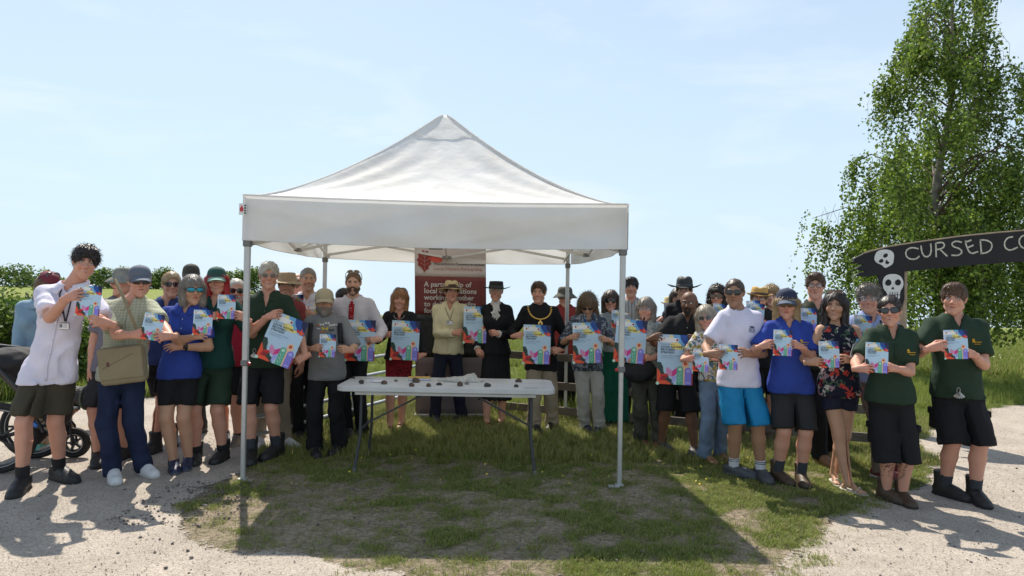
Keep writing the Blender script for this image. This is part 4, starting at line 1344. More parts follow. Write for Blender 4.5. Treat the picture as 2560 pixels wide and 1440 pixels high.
# ------------------------------------------------------------------ scattered instances (grass, pebbles)
def scatter(name, pts, rot, scale, src, label, cat):
    me = bpy.data.meshes.new(name)
    me.vertices.add(len(pts)); me.vertices.foreach_set('co', np.asarray(pts, np.float32).ravel())
    a = me.attributes.new('rot', 'FLOAT_VECTOR', 'POINT'); a.data.foreach_set('vector', np.asarray(rot, np.float32).ravel())
    a = me.attributes.new('scl', 'FLOAT_VECTOR', 'POINT'); a.data.foreach_set('vector', np.asarray(scale, np.float32).ravel())
    ng = bpy.data.node_groups.new(name + '_nodes', 'GeometryNodeTree')
    ng.interface.new_socket('Geometry', in_out='INPUT', socket_type='NodeSocketGeometry')
    ng.interface.new_socket('Geometry', in_out='OUTPUT', socket_type='NodeSocketGeometry')
    N = ng.nodes
    gi, go = N.new('NodeGroupInput'), N.new('NodeGroupOutput')
    ip = N.new('GeometryNodeInstanceOnPoints'); oi = N.new('GeometryNodeObjectInfo')
    oi.inputs['Object'].default_value = src
    r = N.new('GeometryNodeInputNamedAttribute'); r.data_type = 'FLOAT_VECTOR'; r.inputs['Name'].default_value = 'rot'
    s = N.new('GeometryNodeInputNamedAttribute'); s.data_type = 'FLOAT_VECTOR'; s.inputs['Name'].default_value = 'scl'
    K = ng.links.new
    K(gi.outputs[0], ip.inputs['Points']); K(oi.outputs['Geometry'], ip.inputs['Instance'])
    K(r.outputs[0], ip.inputs['Rotation']); K(s.outputs[0], ip.inputs['Scale']); K(ip.outputs[0], go.inputs[0])
    o = link(name, me)
    md = o.modifiers.new('scatter', 'NODES'); md.node_group = ng
    tag(o, label, cat, None, 'stuff')
    return o
GRASSM = vcol_mat('grass_blade', 0.6, trans=0.35, spec=0.25)
def tuft(name, n, rad, hgt, w, lean, seed, cols):
    r = np.random.default_rng(seed)
    a = r.uniform(0, 2 * math.pi, n); q = rad * np.sqrt(r.random(n))
    P = np.stack([q * np.cos(a), q * np.sin(a), np.zeros(n)], 1)
    hh = hgt * r.uniform(.45, 1.15, n); b = r.uniform(0, 2 * math.pi, n); ln = lean * r.uniform(.2, 1.2, n)
    D = np.stack([np.cos(b) * ln, np.sin(b) * ln, np.ones(n)], 1); T = np.stack([-np.sin(b), np.cos(b), np.zeros(n)], 1) * w / 2
    m_ = P + D * hh[:, None] * .5 * np.array((.6, .6, 1)); e_ = P + D * hh[:, None] * np.array((1.3, 1.3, 1 - .25 * lean))
    V = np.stack([P - T, P + T, m_ + T * .8, m_ - T * .8, e_], 1).reshape(-1, 3); V[:, 2] -= .003
    i = np.arange(n)[:, None] * 5
    c = np.array(cols)[r.integers(0, len(cols), n)] * r.uniform(.75, 1.25, (n, 1))
    me = mesh_np(name, V, [i + np.array([[0, 1, 2, 3]]), i + np.array([[3, 2, 4]])], GRASSM, False, None, np.repeat(c, 5, 0))
    return bpy.data.objects.new(name, me)
GC = [(.20, .275, .045), (.25, .315, .055), (.16, .225, .038), (.29, .33, .08), (.37, .33, .15)]
GD = [(.18, .24, .05), (.30, .29, .11), (.38, .33, .17), (.22, .27, .06)]
tufts = [tuft('tuft', 30, .045, .032, .0032, .75, 1, GC), tuft('tuft', 26, .05, .024, .0030, .95, 2, GD), tuft('tuft', 30, .05, .095, .005, .5, 3, GC),
         tuft('tuft', 30, .13, .30, .010, .35, 4, GC[:4] + [(.20, .21, .07)]), tuft('tuft', 26, .22, .42, .022, .35, 5, GC + [(.26, .24, .11)])]
def rnd_pts(n, x0, x1, y0, y1, r):
    return np.stack([r.uniform(x0, x1, n), r.uniform(y0, y1, n)], 1)
def scat_grass(name, P, t, s0, s1, r, label):
    z = terrain(P[:, 0], P[:, 1])
    n = len(P); sc = r.uniform(s0, s1, n)
    rot = np.stack([r.normal(0, .12, n), r.normal(0, .12, n), r.uniform(0, 6.28, n)], 1)
    scatter(name, np.c_[P, z], rot, np.stack([sc, sc, sc * r.uniform(.8, 1.25, n)], 1), t, label, 'grass')
r = np.random.default_rng(5)
P = rnd_pts(110000, -4.3, 5.6, 2.6, 11.0, r)
keep = ~inside(LP, P) & ~inside(RP, P)
den = grass_density(P[:, 0], P[:, 1])
k1 = keep & (r.random(len(P)) < den * .75)
idx = r.integers(0, 3, len(P)); lush = P[:, 1] > 6.6
scat_grass('short_grass', P[k1 & ((idx == 0) | ((idx == 2) & ~lush))], tufts[0], .55, 1.25, r, 'short green grass growing in patches round the gazebo')
scat_grass('dry_grass', P[(k1 & (idx == 1)) | (keep & (r.random(len(P)) < .035))], tufts[1], .5, 1.2, r, 'low dry yellowing grass between the green patches')
scat_grass('lush_grass', P[k1 & (idx == 2) & lush], tufts[2], .6, 1.2, r, 'lusher long grass behind the trestle table')
P = rnd_pts(5000, -6, 7, 2.4, 11.5, r)      # stray tufts that creep onto the gravel edges
ins = inside(LP, P) | inside(RP, P); e1 = inside([(x, y) for x, y in LP], P + np.array((.25, .18))) & inside(LP, P - np.array((.25, -.1)))
sel = ins & ~(inside(LP, P + np.array((.22, .12))) | inside(RP, P + np.array((-.22, .12)))) & (r.random(len(P)) < .5)
scat_grass('edge_grass', P[sel], tufts[1], .5, 1.1, r, 'thin grass creeping over the gravel edge')
P = rnd_pts(70000, -16, 26, 8.4, 34, r)
keep = ~inside(LP, P) & ~inside(RP, P) & ~((P[:, 1] < 10.4) & (P[:, 0] < 4.2)) & (r.random(len(P)) < np.clip(10 / P[:, 1], 0, 1))
cl = fbm(P, .5, 71)
scat_grass('meadow_grass', P[keep & (P[:, 1] < 17) & (cl > .35)], tufts[3], .25, .62, r, 'ankle-high meadow grass beyond the people')
scat_grass('far_meadow_grass', P[keep & (P[:, 1] >= 15)], tufts[4], .28, .62, r, 'far meadow grass running to the skyline')
# verge behind the left path and fence foot: taller tufts
P = np.concatenate([rnd_pts(500, -8, -3.6, 9.6, 10.6, r), rnd_pts(260, -.6, 3.8, 8.9, 9.8, r)])
P = P[~inside(LP, P)]
scat_grass('verge_grass', P, tufts[3], .5, 1.15, r, 'tall rank grass along the verge and fence foot')

# pebbles
PEB = mat('pebble_stone', (.36, .31, .27), .9, var=.35, vscale=1.5)
PEB2 = mat('dark_pebble_stone', (.14, .12, .11), .85, var=.4, vscale=2)
def pebble(m, seed):
    rr = np.random.default_rng(seed)
    v = np.array([(0, 0, 1), (1, 0, 0), (0, 1, 0), (-1, 0, 0), (0, -1, 0), (0, 0, -1), (.6, .6, .5), (-.6, .6, .5), (-.6, -.6, .5), (.6, -.6, .5)], float)
    v = v * rr.uniform(.75, 1.1, (10, 1)) * np.array((1, .8, .55))
    f = [(0, 9, 6), (0, 6, 7), (0, 7, 8), (0, 8, 9), (1, 6, 9), (2, 7, 6), (3, 8, 7), (4, 9, 8), (1, 2, 6), (2, 3, 7), (3, 4, 8), (4, 1, 9), (5, 2, 1), (5, 3, 2), (5, 4, 3), (5, 1, 4)]
    return bpy.data.objects.new('pebble', mesh_np('pebble', v, np.array(f), m, False))
P = np.concatenate([rnd_pts(36000, -5, 6.5, 2.5, 7.5, r), rnd_pts(9000, -8, 10, 7.5, 11, r)])
ins = inside(LP, P) | inside(RP, P)
Q = P[ins]
s = .0022 + .0050 * r.random(len(Q)) ** 3
scatter('gravel', np.c_[Q, np.full(len(Q), .009)], r.uniform(-.4, .4, (len(Q), 3)) + np.c_[np.zeros((len(Q), 2)), r.uniform(0, 6, len(Q))], np.stack([s, s, s], 1), pebble(PEB, 1), 'loose pale gravel chips on the paths', 'gravel')
Q = np.concatenate([P[ins][::110], rnd_pts(420, -2.75, -1.9, 4.6, 5.7, r), rnd_pts(420, -2.4, 3.2, 2.9, 5.6, r)])
s = .006 + .013 * r.random(len(Q)) ** 3
scatter('dark_stones', np.c_[Q, np.full(len(Q), .008)], r.uniform(-.4, .4, (len(Q), 3)) + np.c_[np.zeros((len(Q), 2)), r.uniform(0, 6, len(Q))], np.stack([s, s, s], 1), pebble(PEB2, 2), 'small dark stones at the edge of the gravel', 'stones')

# flowers in the meadow
fl = bpy.data.objects.new('flower', mesh_np('flower', np.array([(math.cos(a) * .5, math.sin(a) * .5, 0) for a in np.arange(6) * 1.047] + [(0, 0, .25)]), np.array([(i, (i + 1) % 6, 6) for i in range(6)]), mat('petal_yellow', (.7, .55, .05), .6), False))
P = np.concatenate([rnd_pts(160, -1.6, 3, 5.6, 8.8, r), rnd_pts(700, -9, -3, 10.5, 26, r)])
s = r.uniform(.010, .022, len(P)) * np.clip(P[:, 1] / 8, 1, 2.5)
scatter('yellow_flowers', np.c_[P, terrain(P[:, 0], P[:, 1]) + np.where(P[:, 1] > 9.5, .16, .05)], r.uniform(-.6, .6, (len(P), 3)), np.stack([s, s, s], 1), fl, 'tiny yellow flowers dotted through the grass', 'flowers')
fl2 = bpy.data.objects.new('flower', mesh_np('flower', np.array([(math.cos(a) * .5, math.sin(a) * .5, 0) for a in np.arange(6) * 1.047] + [(0, 0, .25)]), np.array([(i, (i + 1) % 6, 6) for i in range(6)]), mat('petal_white', (.75, .74, .7), .6), False))
P = rnd_pts(260, 9, 24, 17, 30, r); s = r.uniform(.02, .045, len(P))
scatter('white_flowers', np.c_[P, terrain(P[:, 0], P[:, 1]) + .20], r.uniform(-.6, .6, (len(P), 3)), np.stack([s, s, s], 1), fl2, 'white flower heads in the meadow on the right', 'flowers')

# ------------------------------------------------------------------ foliage
LEAF = vcol_mat('leaf', 0.5, trans=0.38, spec=0.35)
BARK = mat('birch_bark', (.20, .175, .15), .85, var=.45, vscale=6, bump=.01, bscale=18, bstretch=(1, 1, .3))
TWIG = mat('twig_bark', (.10, .065, .045), .85, var=.3, vscale=10)
def leaf_quads(P, N_, size, r, cols, droop=0.0, asp=.62):
    """pointed leaves folded along the midrib"""
    n = len(P)
    D = r.normal(size=(n, 3)); D[:, 2] = D[:, 2] * .6 - droop; D /= np.linalg.norm(D, axis=1, keepdims=True)
    X = np.cross(D, N_ + r.normal(size=(n, 3)) * .6); X /= np.linalg.norm(X, axis=1, keepdims=True) + 1e-9
    Z = np.cross(X, D)
    s = (size * r.uniform(.6, 1.25, (n, 1)))
    a = P; b = P + D * s * .45 + X * s * asp * .5 + Z * s * .10; c = P + D * s; d = P + D * s * .45 - X * s * asp * .5 + Z * s * .10
    V = np.stack([a, b, c, d], 1).reshape(-1, 3)
    i = np.arange(n)[:, None] * 4
    col = np.array(cols)[r.integers(0, len(cols), n)] * r.uniform(.5, 1.35, (n, 1))
    return V, i + np.array([[0, 1, 2, 3]]), np.repeat(col, 4, 0)
def bush(name, x, y, w, dp, hgt, n, leaf, cols, label, cat, group, seed, base=None):
    r = np.random.default_rng(seed)
    z0 = tz(x, y) if base is None else base
    root = empty(name, (x, y, z0), label, cat, group)
    k = max(6, int(w * 5)); lob = []
    for i in range(k):
        a = r.uniform(-1, 1); hh = r.uniform(.30, 1.0)
        lob.append((a * w / 2 * (1.05 - .35 * hh), r.uniform(-1, 1) * dp / 2 * (1.1 - .4 * hh), hgt * hh * .80, hgt * r.uniform(.16, .28)))
    lob += [(u * w / 2, -dp * .3, hgt * .22, hgt * .26) for u in (-.7, -.2, .3, .75)]
    lob = np.array(lob)
    pr = lob[:, 3] ** 2; pr /= pr.sum()
    i = r.choice(len(lob), n, p=pr)
    D = r.normal(size=(n, 3)); D /= np.linalg.norm(D, axis=1, keepdims=True)
    rad = lob[i, 3] * (.62 + .5 * r.random(n) ** .7) * (.8 + .5 * fbm(D * 2 + lob[i, :3], 1.4, seed))
    P = lob[i, :3] + D * rad[:, None]
    ok = P[:, 2] > .02
    V, Q, C = leaf_quads(P[ok], D[ok], leaf, r, cols)
    link('foliage', mesh_np('foliage', V, Q, LEAF, False, None, C), root)
    sb = MB()
    for j in range(9):
        q = lob[r.integers(len(lob))]
        p0 = Vector((r.uniform(-.3, .3) * w, r.uniform(-.3, .3) * dp, -.05)); p1 = Vector(q[:3])
        mid = (p0 + p1) / 2 + Vector(r.normal(0, .06, 3)) * hgt
        sb.tube([p0, mid, p1, p1 + Vector((r.normal(0, .1), r.normal(0, .1), .25)) * hgt * .5], [.02 * hgt, .014 * hgt, .007 * hgt, .003 * hgt], TWIG, 5, False)
    sb.build('stem', root, True)
    return root
BG1 = [(.10, .17, .028), (.15, .23, .038), (.21, .29, .055), (.06, .115, .02)]
BG2 = [(.05, .10, .02), (.09, .14, .03), (.13, .18, .04)]
gb = 'leafy bushes along the left verge'
bl = lambda px, d: at(px, 900, d).x
bush('bramble_bush', bl(-60, 10.4), 10.4, 2.4, 1.3, 1.42, 9000, .085, BG1, 'dense leafy bramble bush at the left edge behind the pushchair', 'bush', gb, 61)
bush('bramble_bush', bl(70, 11.2), 11.2, 1.7, 1.2, 1.30, 7000, .085, BG1, 'bramble bush rising behind the woman in the maroon cap', 'bush', gb, 62)
bush('bramble_bush', bl(215, 10.9), 10.9, 1.25, 1.1, 1.05, 5500, .08, BG1, 'bramble bush seen between the white shirt and the satchel man', 'bush', gb, 63)
bush('bramble_bush', bl(330, 12.2), 12.2, 1.5, 1.1, .85, 4000, .085, BG1, 'low bramble bush behind the man in the grey cap', 'bush', gb, 64)
bush('sapling', bl(15, 12.5), 12.5, .8, .6, 1.95, 700, .09, BG2, 'thin sapling tip standing above the far left bush', 'sapling', None, 65)
hg = 'distant hedge clumps on the skyline'
for k, (px, d, w, hh, lab) in enumerate([(40, 52, 5.2, 1.7, 'rounded hedge clump on the skyline at the far left'),
        (130, 53, 2.6, 1.2, 'low hedge clump on the skyline beside the maroon cap'),
        (275, 52, 3.6, 1.65, 'hedge clump on the skyline right of the dark curly hair'),
        (395, 53, 2.6, 1.6, 'hedge clump on the skyline behind the blond man in sunglasses'),
        (620, 50, 2.8, 1.75, 'dark bushy hedge clump on the skyline by the front left gazebo leg'),
        (585, 54, 2.2, 1.5, 'thin hedge clump on the skyline beside the green cap')]):
    x = at(px, 700, d).x
    bush('hedge', x, d, w, 2.2, hh, 2600, .20, BG1, lab, 'hedge', hg, 80 + k)
BG3 = [(.07, .11, .07), (.09, .13, .08), (.06, .09, .06)]  # distance haze is put into these greyed leaf colours
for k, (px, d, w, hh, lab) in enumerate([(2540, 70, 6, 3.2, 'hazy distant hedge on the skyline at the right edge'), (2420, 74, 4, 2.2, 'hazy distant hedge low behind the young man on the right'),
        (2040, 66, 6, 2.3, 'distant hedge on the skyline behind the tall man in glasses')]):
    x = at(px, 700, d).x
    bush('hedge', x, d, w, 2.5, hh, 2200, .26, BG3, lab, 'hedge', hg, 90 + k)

# ------------------------------------------------------------------ weeping birch
def birch(x, y, label, seed, prof, htop, nlimb, lw=1.0):
    r = np.random.default_rng(seed)
    root = empty('birch_tree', (x, y, tz(x, y)), label, 'tree')
    tr = MB()
    spine = [Vector((0, 0, 0)), Vector((-.10, 0, 1.2)), Vector((-.15, .05, 2.4)), Vector((-.30, .05, 3.6)), Vector((-.15, 0, 4.8)), Vector((.05, 0, 6.0)), Vector((.02, 0, htop - .8)), Vector((.15, 0, htop))]
    rad = [.17, .14, .12, .095, .07, .045, .02, .008]
    tr.tube(spine, rad, BARK, 10)
    tr.build('trunk', root, True)
    def sp(z):
        for a, b in zip(spine[:-1], spine[1:]):
            if a.z <= z <= b.z: return a.lerp(b, (z - a.z) / (b.z - a.z))
        return spine[-1]
    V, Q, C = [], [], []
    tw = MB(); bch = 0
    base = 0
    for k in range(nlimb):
        t = (k + r.random()) / nlimb
        z0 = 1.6 + (htop - 2.0) * t if k % 5 else r.uniform(2.0, 3.4)
        a = k * 2.399 + r.normal(0, .25) if k % 5 else r.uniform(-2.7, -.4)
        p0 = sp(z0)
        R0 = float(np.interp(z0 + .8, prof[0], prof[1] if math.cos(a) < 0 else prof[2])) * (r.uniform(.50, .80) if k % 3 else r.uniform(.92, 1.06))
        R0 = R0 * abs(math.cos(a)) + 1.9 * abs(math.sin(a)) * (1 - t * .6) * r.uniform(.6, 1)
        dr = Vector((math.cos(a), math.sin(a), 0))
        rise = R0 * r.uniform(.40, .75)
        pts = [p0, p0 + dr * R0 * .35 + Vector((0, 0, rise * .65)), p0 + dr * R0 * .72 + Vector((0, 0, rise)), p0 + dr * R0 + Vector((0, 0, rise * .82))]
        br = MB(); br.tube(pts, [.035 * (1.2 - t), .022 * (1.2 - t), .012, .005], BARK if k % 4 == 0 else TWIG, 6, False); br.build('branch', root, True)
        # hanging twigs
        nt_ = int(15 + 13 * R0 * lw)
        for j in range(nt_):
            s = .22 + .78 * r.random() ** .75
            q = s * 3; i = min(2, int(q)); b0 = pts[i].lerp(pts[i + 1], q - i)
            b0 = b0 + Vector(r.normal(0, .10, 3))
            ln = r.uniform(.45, 1.35) * (1.35 if z0 < 3.0 else 1.0)
            ln = min(ln, max(.3, b0.z - (.75 if k % 2 else 1.1)))
            if z0 < 3.6: ln = min(ln * 1.35, max(.3, b0.z - .8))
            sw = Vector((r.normal(0, .10), r.normal(0, .10), 0)) + dr * .10
            e = b0 + sw * ln + Vector((0, 0, -ln))
            m1 = b0 + sw * ln * .8 + dr * .06 + Vector((0, 0, -ln * .30))
            nl = int(ln * 27 * r.uniform(.7, 1.2) * lw)
            uu = r.random(nl)[:, None]
            B0, M1, E = np.array(b0), np.array(m1), np.array(e)
            P = (1 - uu) ** 2 * B0 + 2 * uu * (1 - uu) * M1 + uu ** 2 * E + r.normal(0, .045, (nl, 3))
            V.append(P)
            if j % 5 == 0: tw.tube([b0, m1, e], [.004, .003, .0015], TWIG, 3, False)
    P = np.concatenate(V)
    keepl = fbm(P * np.array((1, 1, .55)), 1.5, seed + 9, 3) + .10 * r.random(len(P)) > .422
    P = P[keepl]
    cc = fbm(P, .9, seed)
    Vv, Qq, Cc = leaf_quads(P, np.tile((0, -1, .3), (len(P), 1)), .072, r, [(.13, .21, .026), (.19, .28, .038), (.26, .35, .055), (.08, .14, .022)], droop=.9, asp=.75)
    Cc = Cc * np.repeat(.8 + .45 * cc, 4)[:, None]
    cr_ = link('crown', mesh_np('crown', Vv, Qq, LEAF, False, None, Cc), root); cr_['kind'] = 'stuff'
    t2 = tw.build('hanging_twigs', root, True); t2['kind'] = 'stuff'
    return root
TD = 14.5
prof = (np.array([0, 1.5, 2.5, 3.6, 4.6, 5.0, 5.6, 6.4, 6.9, 7.3, 8.0, 8.6]), np.array([1.5, 1.8, 2.0, 2.15, 2.15, 1.2, 1.65, 1.65, .9, .95, .75, .4]), np.array([2.2, 2.4, 2.4, 2.1, 1.6, 1.5, 1.5, 1.6, 1.5, 1.35, 1.3, .6]))
tx = at(2372, 500, TD).x
birch(tx, TD, 'tall weeping birch with drooping leafy twigs behind the arch sign', 31, prof, 8.6, 70, 1.25)
tx2 = at(2790, 500, 15.5).x
birch(tx2, 15.5, 'second weeping birch whose branches enter at the right edge', 37, (prof[0], prof[1] * 1.0, prof[2]), 6.6, 34, 1.0)

# ------------------------------------------------------------------ field gate and post-and-rail fence
STEEL = mat('galvanised_steel', (.46, .48, .50), .45, .7, var=.15, vscale=12)
g0 = Vector((-2.52, 6.75, 0)); g1 = Vector((-1.30, 10.0, 0))
gt = empty('field_gate', g0, 'galvanised tubular field gate standing open behind the trestle table', 'gate')
rails = [.16, .34, .54, .76, 1.02]
for z in rails:
    mb = MB(); mb.tube([Vector((0, 0, z)), (g1 - g0) + Vector((0, 0, z))], .021, STEEL, 10); mb.build('rail', gt, True)
for q in (0, 1):
    mb = MB(); mb.tube([(g1 - g0) * q + Vector((0, 0, .12)), (g1 - g0) * q + Vector((0, 0, 1.06))], .024, STEEL, 10); mb.build('end_upright', gt, True)
for q in (.26, .5, .74):
    mb = MB(); mb.tube([(g1 - g0) * q + Vector((.0, -.0, .16)), (g1 - g0) * q + Vector((.0, 0, 1.02))], .015, STEEL, 8); mb.build('upright', gt, True)
# white cable box hooked on the gate
WOOD = mat('weathered_wood', (.15, .125, .10), .9, var=.3, vscale=5, bump=.006, bscale=12, bstretch=(1, 1, 8))
fa, fb = Vector((-.2, 9.15, 0)), Vector((4.05, 7.25, 0))
fn = empty('wooden_fence', fa, 'dark weathered wooden post and rail fence behind the right hand group', 'fence')
L_ = (fb - fa).length; dv = (fb - fa).normalized()
for k in range(4):
    p = dv * (L_ * k / 3)
    mb = MB(); mb.box((p.x, p.y + .05, .55), (.11, .11, 1.16), WOOD, None, .012); mb.build('post', fn)
for k in range(3):
    for z in (.13, .44, .80):
        a, b = dv * (L_ * k / 3 + .01), dv * (L_ * (k + 1) / 3 - .01)
        mb = MB(); mb.bar(a + Vector((0, -.03, z + random.uniform(-.01, .01))), b + Vector((0, -.03, z + random.uniform(-.01, .01))), .035, .095, WOOD); mb.build('rail', fn)
# ================================================================== lettering helpers
_txt = {}
def text_geo(s, size=1.0, bold=0.0, align='LEFT', spacing=1.0):
    key = (s, bold, align, spacing)
    if key not in _txt:
        cu = bpy.data.curves.new('lettering', 'FONT')
        cu.body = s; cu.size = 1.0; cu.offset = bold; cu.align_x = align; cu.space_character = spacing; cu.resolution_u = 2
        ob = bpy.data.objects.new('lettering', cu)
        me = bpy.data.meshes.new_from_object(ob)
        vs = [tuple(v.co) for v in me.vertices]; fs = [tuple(p.vertices) for p in me.polygons]
        bpy.data.objects.remove(ob); bpy.data.curves.remove(cu); bpy.data.meshes.remove(me)
        _txt[key] = (vs, fs)
    vs, fs = _txt[key]
    return [(x * size, 0, y * size) for x, y, z in vs], fs
def add_text(mb, s, x, z, size, m, y=0.0, bold=0.0, M=None, spacing=1.0, rot=0.0, align='LEFT'):
    vs, fs = text_geo(s, size, bold, align, spacing)
    c, q = math.cos(rot), math.sin(rot)
    mb.add([(x + a * c - b * q, y, z + a * q + b * c) for a, _, b in vs], fs, m, M)

# ================================================================== printed card and poster
def pm(name, rgb): return mat(name, lin(*rgb), .45, spec=.4)
PA = dict(sky=pm('print_pale_blue', (186, 212, 232)), white=pm('print_white', (236, 234, 232)), blue=pm('print_mid_blue', (112, 172, 216)), deep=pm('print_deep_blue', (36, 76, 150)), navy=pm('print_navy', (30, 34, 76)),
          yel=pm('print_yellow', (240, 222, 130)), blk=pm('print_black', (22, 26, 34)), grey=pm('print_grey', (96, 118, 140)), org=pm('print_orange', (236, 88, 52)), red=pm('print_red', (208, 40, 40)), drk=pm('print_dark_red', (150, 40, 44)),
          grn=pm('print_green', (92, 176, 150)), dgr=pm('print_dark_green', (44, 66, 58)), pin=pm('print_pink', (216, 60, 140)), lpi=pm('print_light_pink', (222, 140, 184)), pea=pm('print_peach', (240, 196, 160)), lil=pm('print_lilac', (134, 128, 218)), lpu=pm('print_light_lilac', (176, 174, 236)), mint=pm('print_mint', (190, 226, 206)))
def circ(cx_, cz, r, n=14, r2=None): return [(cx_ + r * math.cos(2 * math.pi * k / n), cz + (r2 or r) * math.sin(2 * math.pi * k / n)) for k in range(n)]
def card_mesh(name, w, thick):
    """w wide, 1.414 w tall, centred, printed side towards -y"""
    mb = MB(); st = .00035
    mb.box((0, thick / 2 + .0002, 0), (w, thick, w * 1.414), PA['white'])
    lay = [0]
    def P(pts, m, l=None):
        # design coordinates: x 0..1, z 0 (bottom)..1.414
        if l is None: lay[0] += 1; l = lay[0]
        area = sum(pts[i][0] * pts[(i + 1) % len(pts)][1] - pts[(i + 1) % len(pts)][0] * pts[i][1] for i in range(len(pts)))
        if area < 0: pts = pts[::-1]
        mb.add([((x - .5) * w, -st * l, (z - .707) * w) for x, z in pts], [tuple(range(len(pts)))], PA[m])
    P([(0, 0), (1, 0), (1, 1.414), (0, 1.414)], 'sky', 1)
    P([(.42, 1.414), (.44, 1.30), (.56, 1.22), (.66, 1.10), (.80, 1.02), (1, 1.00), (1, 1.414)], 'blue', 2)
    P([(.62, 1.414), (.64, 1.30), (.70, 1.20), (.80, 1.10), (.90, 1.02), (1, 1.0), (1, 1.414)], 'deep', 3)
    P([(.82, 1.414), (.84, 1.28), (.90, 1.18), (1, 1.12), (1, 1.414)], 'navy', 4)
    P([(.0, 1.19), (.44, 1.19), (.52, 1.22), (.56, 1.26), (.52, 1.31), (.44, 1.33), (.0, 1.33)], 'white', 5)
    P(circ(.50, 1.12, .16, 16, .075), 'yel', 3); P(circ(.60, 1.045, .20, 16, .05), 'yel', 4); P(circ(.38, 1.365, .06, 10, .035), 'yel', 4)
    P(circ(.545, 1.262, .052), 'white', 6); P(circ(.545, 1.262, .034), 'drk', 7)
    # leaf emblem
    P([(.09, 1.30), (.085, 1.26), (.105, 1.22), (.135, 1.245), (.13, 1.29), (.11, 1.315)], 'drk', 7); P([(.15, 1.30), (.19, 1.315), (.205, 1.295), (.17, 1.283)], 'red', 7)
    # butterfly
    P([(.80, 1.08), (.88, 1.12), (.90, 1.20), (.93, 1.12), (.99, 1.10), (.97, 1.03), (.88, 1.00), (.86, 1.04)], 'org', 8); P([(.74, 1.13), (.84, 1.13), (.88, 1.08), (.80, 1.05)], 'red', 9)
    def T(s, x, z, size, m, l, bold=0.0, sp_=1.0):
        vs, fs = text_geo(s, size, bold, 'LEFT', sp_)
        mb.add([((x + a - .5) * w, -st * l, (z + b - .707) * w) for a, _, b in vs], fs, PA[m])
    T('WARWICKSHIRE\'S', .09, 1.115, .047, 'grey', 8)
    T('LOCAL NATURE', .09, 1.035, .082, 'blk', 9, .022)
    T('RECOVERY', .09, .955, .082, 'blk', 9, .022)
    T('STRATEGY', .09, .875, .082, 'blk', 9, .022)
    T('Working together to deliver', .09, .795, .048, 'grey', 8)
    T('benefits for nature', .09, .735, .048, 'grey', 8)
    P([(.0, .62), (.10, .62), (.17, .48), (.20, .30), (.30, .30), (.34, .18), (.46, .12), (.46, 0), (0, 0)], 'dgr', 3)
    for k in range(5): P([(.165, .50 - .035 * k), (.185, .50 - .035 * k), (.185, .515 - .035 * k), (.165, .515 - .035 * k)], 'mint', 5)
    P([(.0, .46), (.07, .36), (.12, .24), (.12, .10), (.0, .06)], 'org', 5); P([(.06, .12), (.13, .28), (.28, .30), (.30, .24), (.22, .12), (.10, .07)], 'red', 6)
    P([(.13, .24), (.28, .22), (.24, .12), (.12, .12)], 'drk', 7); P([(.0, .03), (.10, .10), (.24, .11), (.36, .05), (.40, 0), (0, 0)], 'org', 8); P(circ(.02, .02, .05, 8), 'mint', 9)
    P([(.27, .50), (.42, .38), (.42, .22), (.30, .27), (.25, .36)], 'lpi', 6); P([(.42, .38), (.58, .50), (.59, .36), (.50, .26), (.42, .22)], 'pin', 7); P([(.42, .22), (.55, .25), (.52, .12), (.42, .02)], 'lpu', 5)
    P([(.55, 0), (.55, .44)] + [(.64 + .09 * math.cos(a), .44 + .09 * math.sin(a)) for a in np.linspace(math.pi, 0, 9)] + [(.73, 0)], 'grn', 8); P(circ(.64, .44, .05, 12), 'mint', 9)
    for k in range(3):
        P([(.64, .04 + .10 * k), (.60, .10 + .10 * k), (.58, .15 + .10 * k), (.62, .11 + .10 * k)], 'mint', 10); P([(.64, .07 + .10 * k), (.68, .13 + .10 * k), (.70, .18 + .10 * k), (.66, .12 + .10 * k)], 'mint', 10)
    P([(.72, 0), (.70, .60)] + [(.79 + .09 * math.cos(a), .60 + .09 * math.sin(a)) for a in np.linspace(math.pi, 0, 9)] + [(.86, 0)], 'pea', 7); P(circ(.79, .60, .048, 12), 'drk', 9); P(circ(.79, .60, .032, 12), 'org', 10)
    P([(.77, 0), (.77, .40)] + [(.865 + .095 * math.cos(a), .40 + .095 * math.sin(a)) for a in np.linspace(math.pi, 0, 9)] + [(.96, 0)], 'lil', 9); P(circ(.865, .40, .05, 12), 'lpu', 10)
    P([(.80, .05), (.93, .05), (.93, .085), (.80, .085)], 'lpu', 11)
    P([(.96, 0), (.955, .34), (1, .34), (1, 0)], 'drk', 6)
    return mb.mesh(name)
CARD_ME = card_mesh('booklet', .148, .003)
POST_ME = card_mesh('poster', .315, .0016)
CARD_YAW = {'P8': 5, 'P15': -4, 'P21': 4, 'P26': -6, 'P35': 6, 'P37': -7, 'P39': 4, 'P40': -5, 'P7': 6}
def card(pid, px, kind, label, tilt=0, back=0.0, yaw=0, fwd=.30, size=1.0):
    """a booklet or poster in front of a person, at the depth of the hands"""
    I = PEOPLE[pid]
    p = at(px[0], px[1], I['d'] - fwd + .024 + back)
    o = link(kind, CARD_ME if kind == 'booklet' else POST_ME, None, p)
    o.rotation_euler = (R_(-4), R_(tilt), R_(yaw - .5 * math.degrees(math.atan2(p.x, p.y)) + (CARD_YAW.get(pid, 0)))); o.scale = (size,) * 3
    tag(o, label, kind, 'booklets held up to the camera' if kind == 'booklet' else 'large posters held up to the camera')
    return o

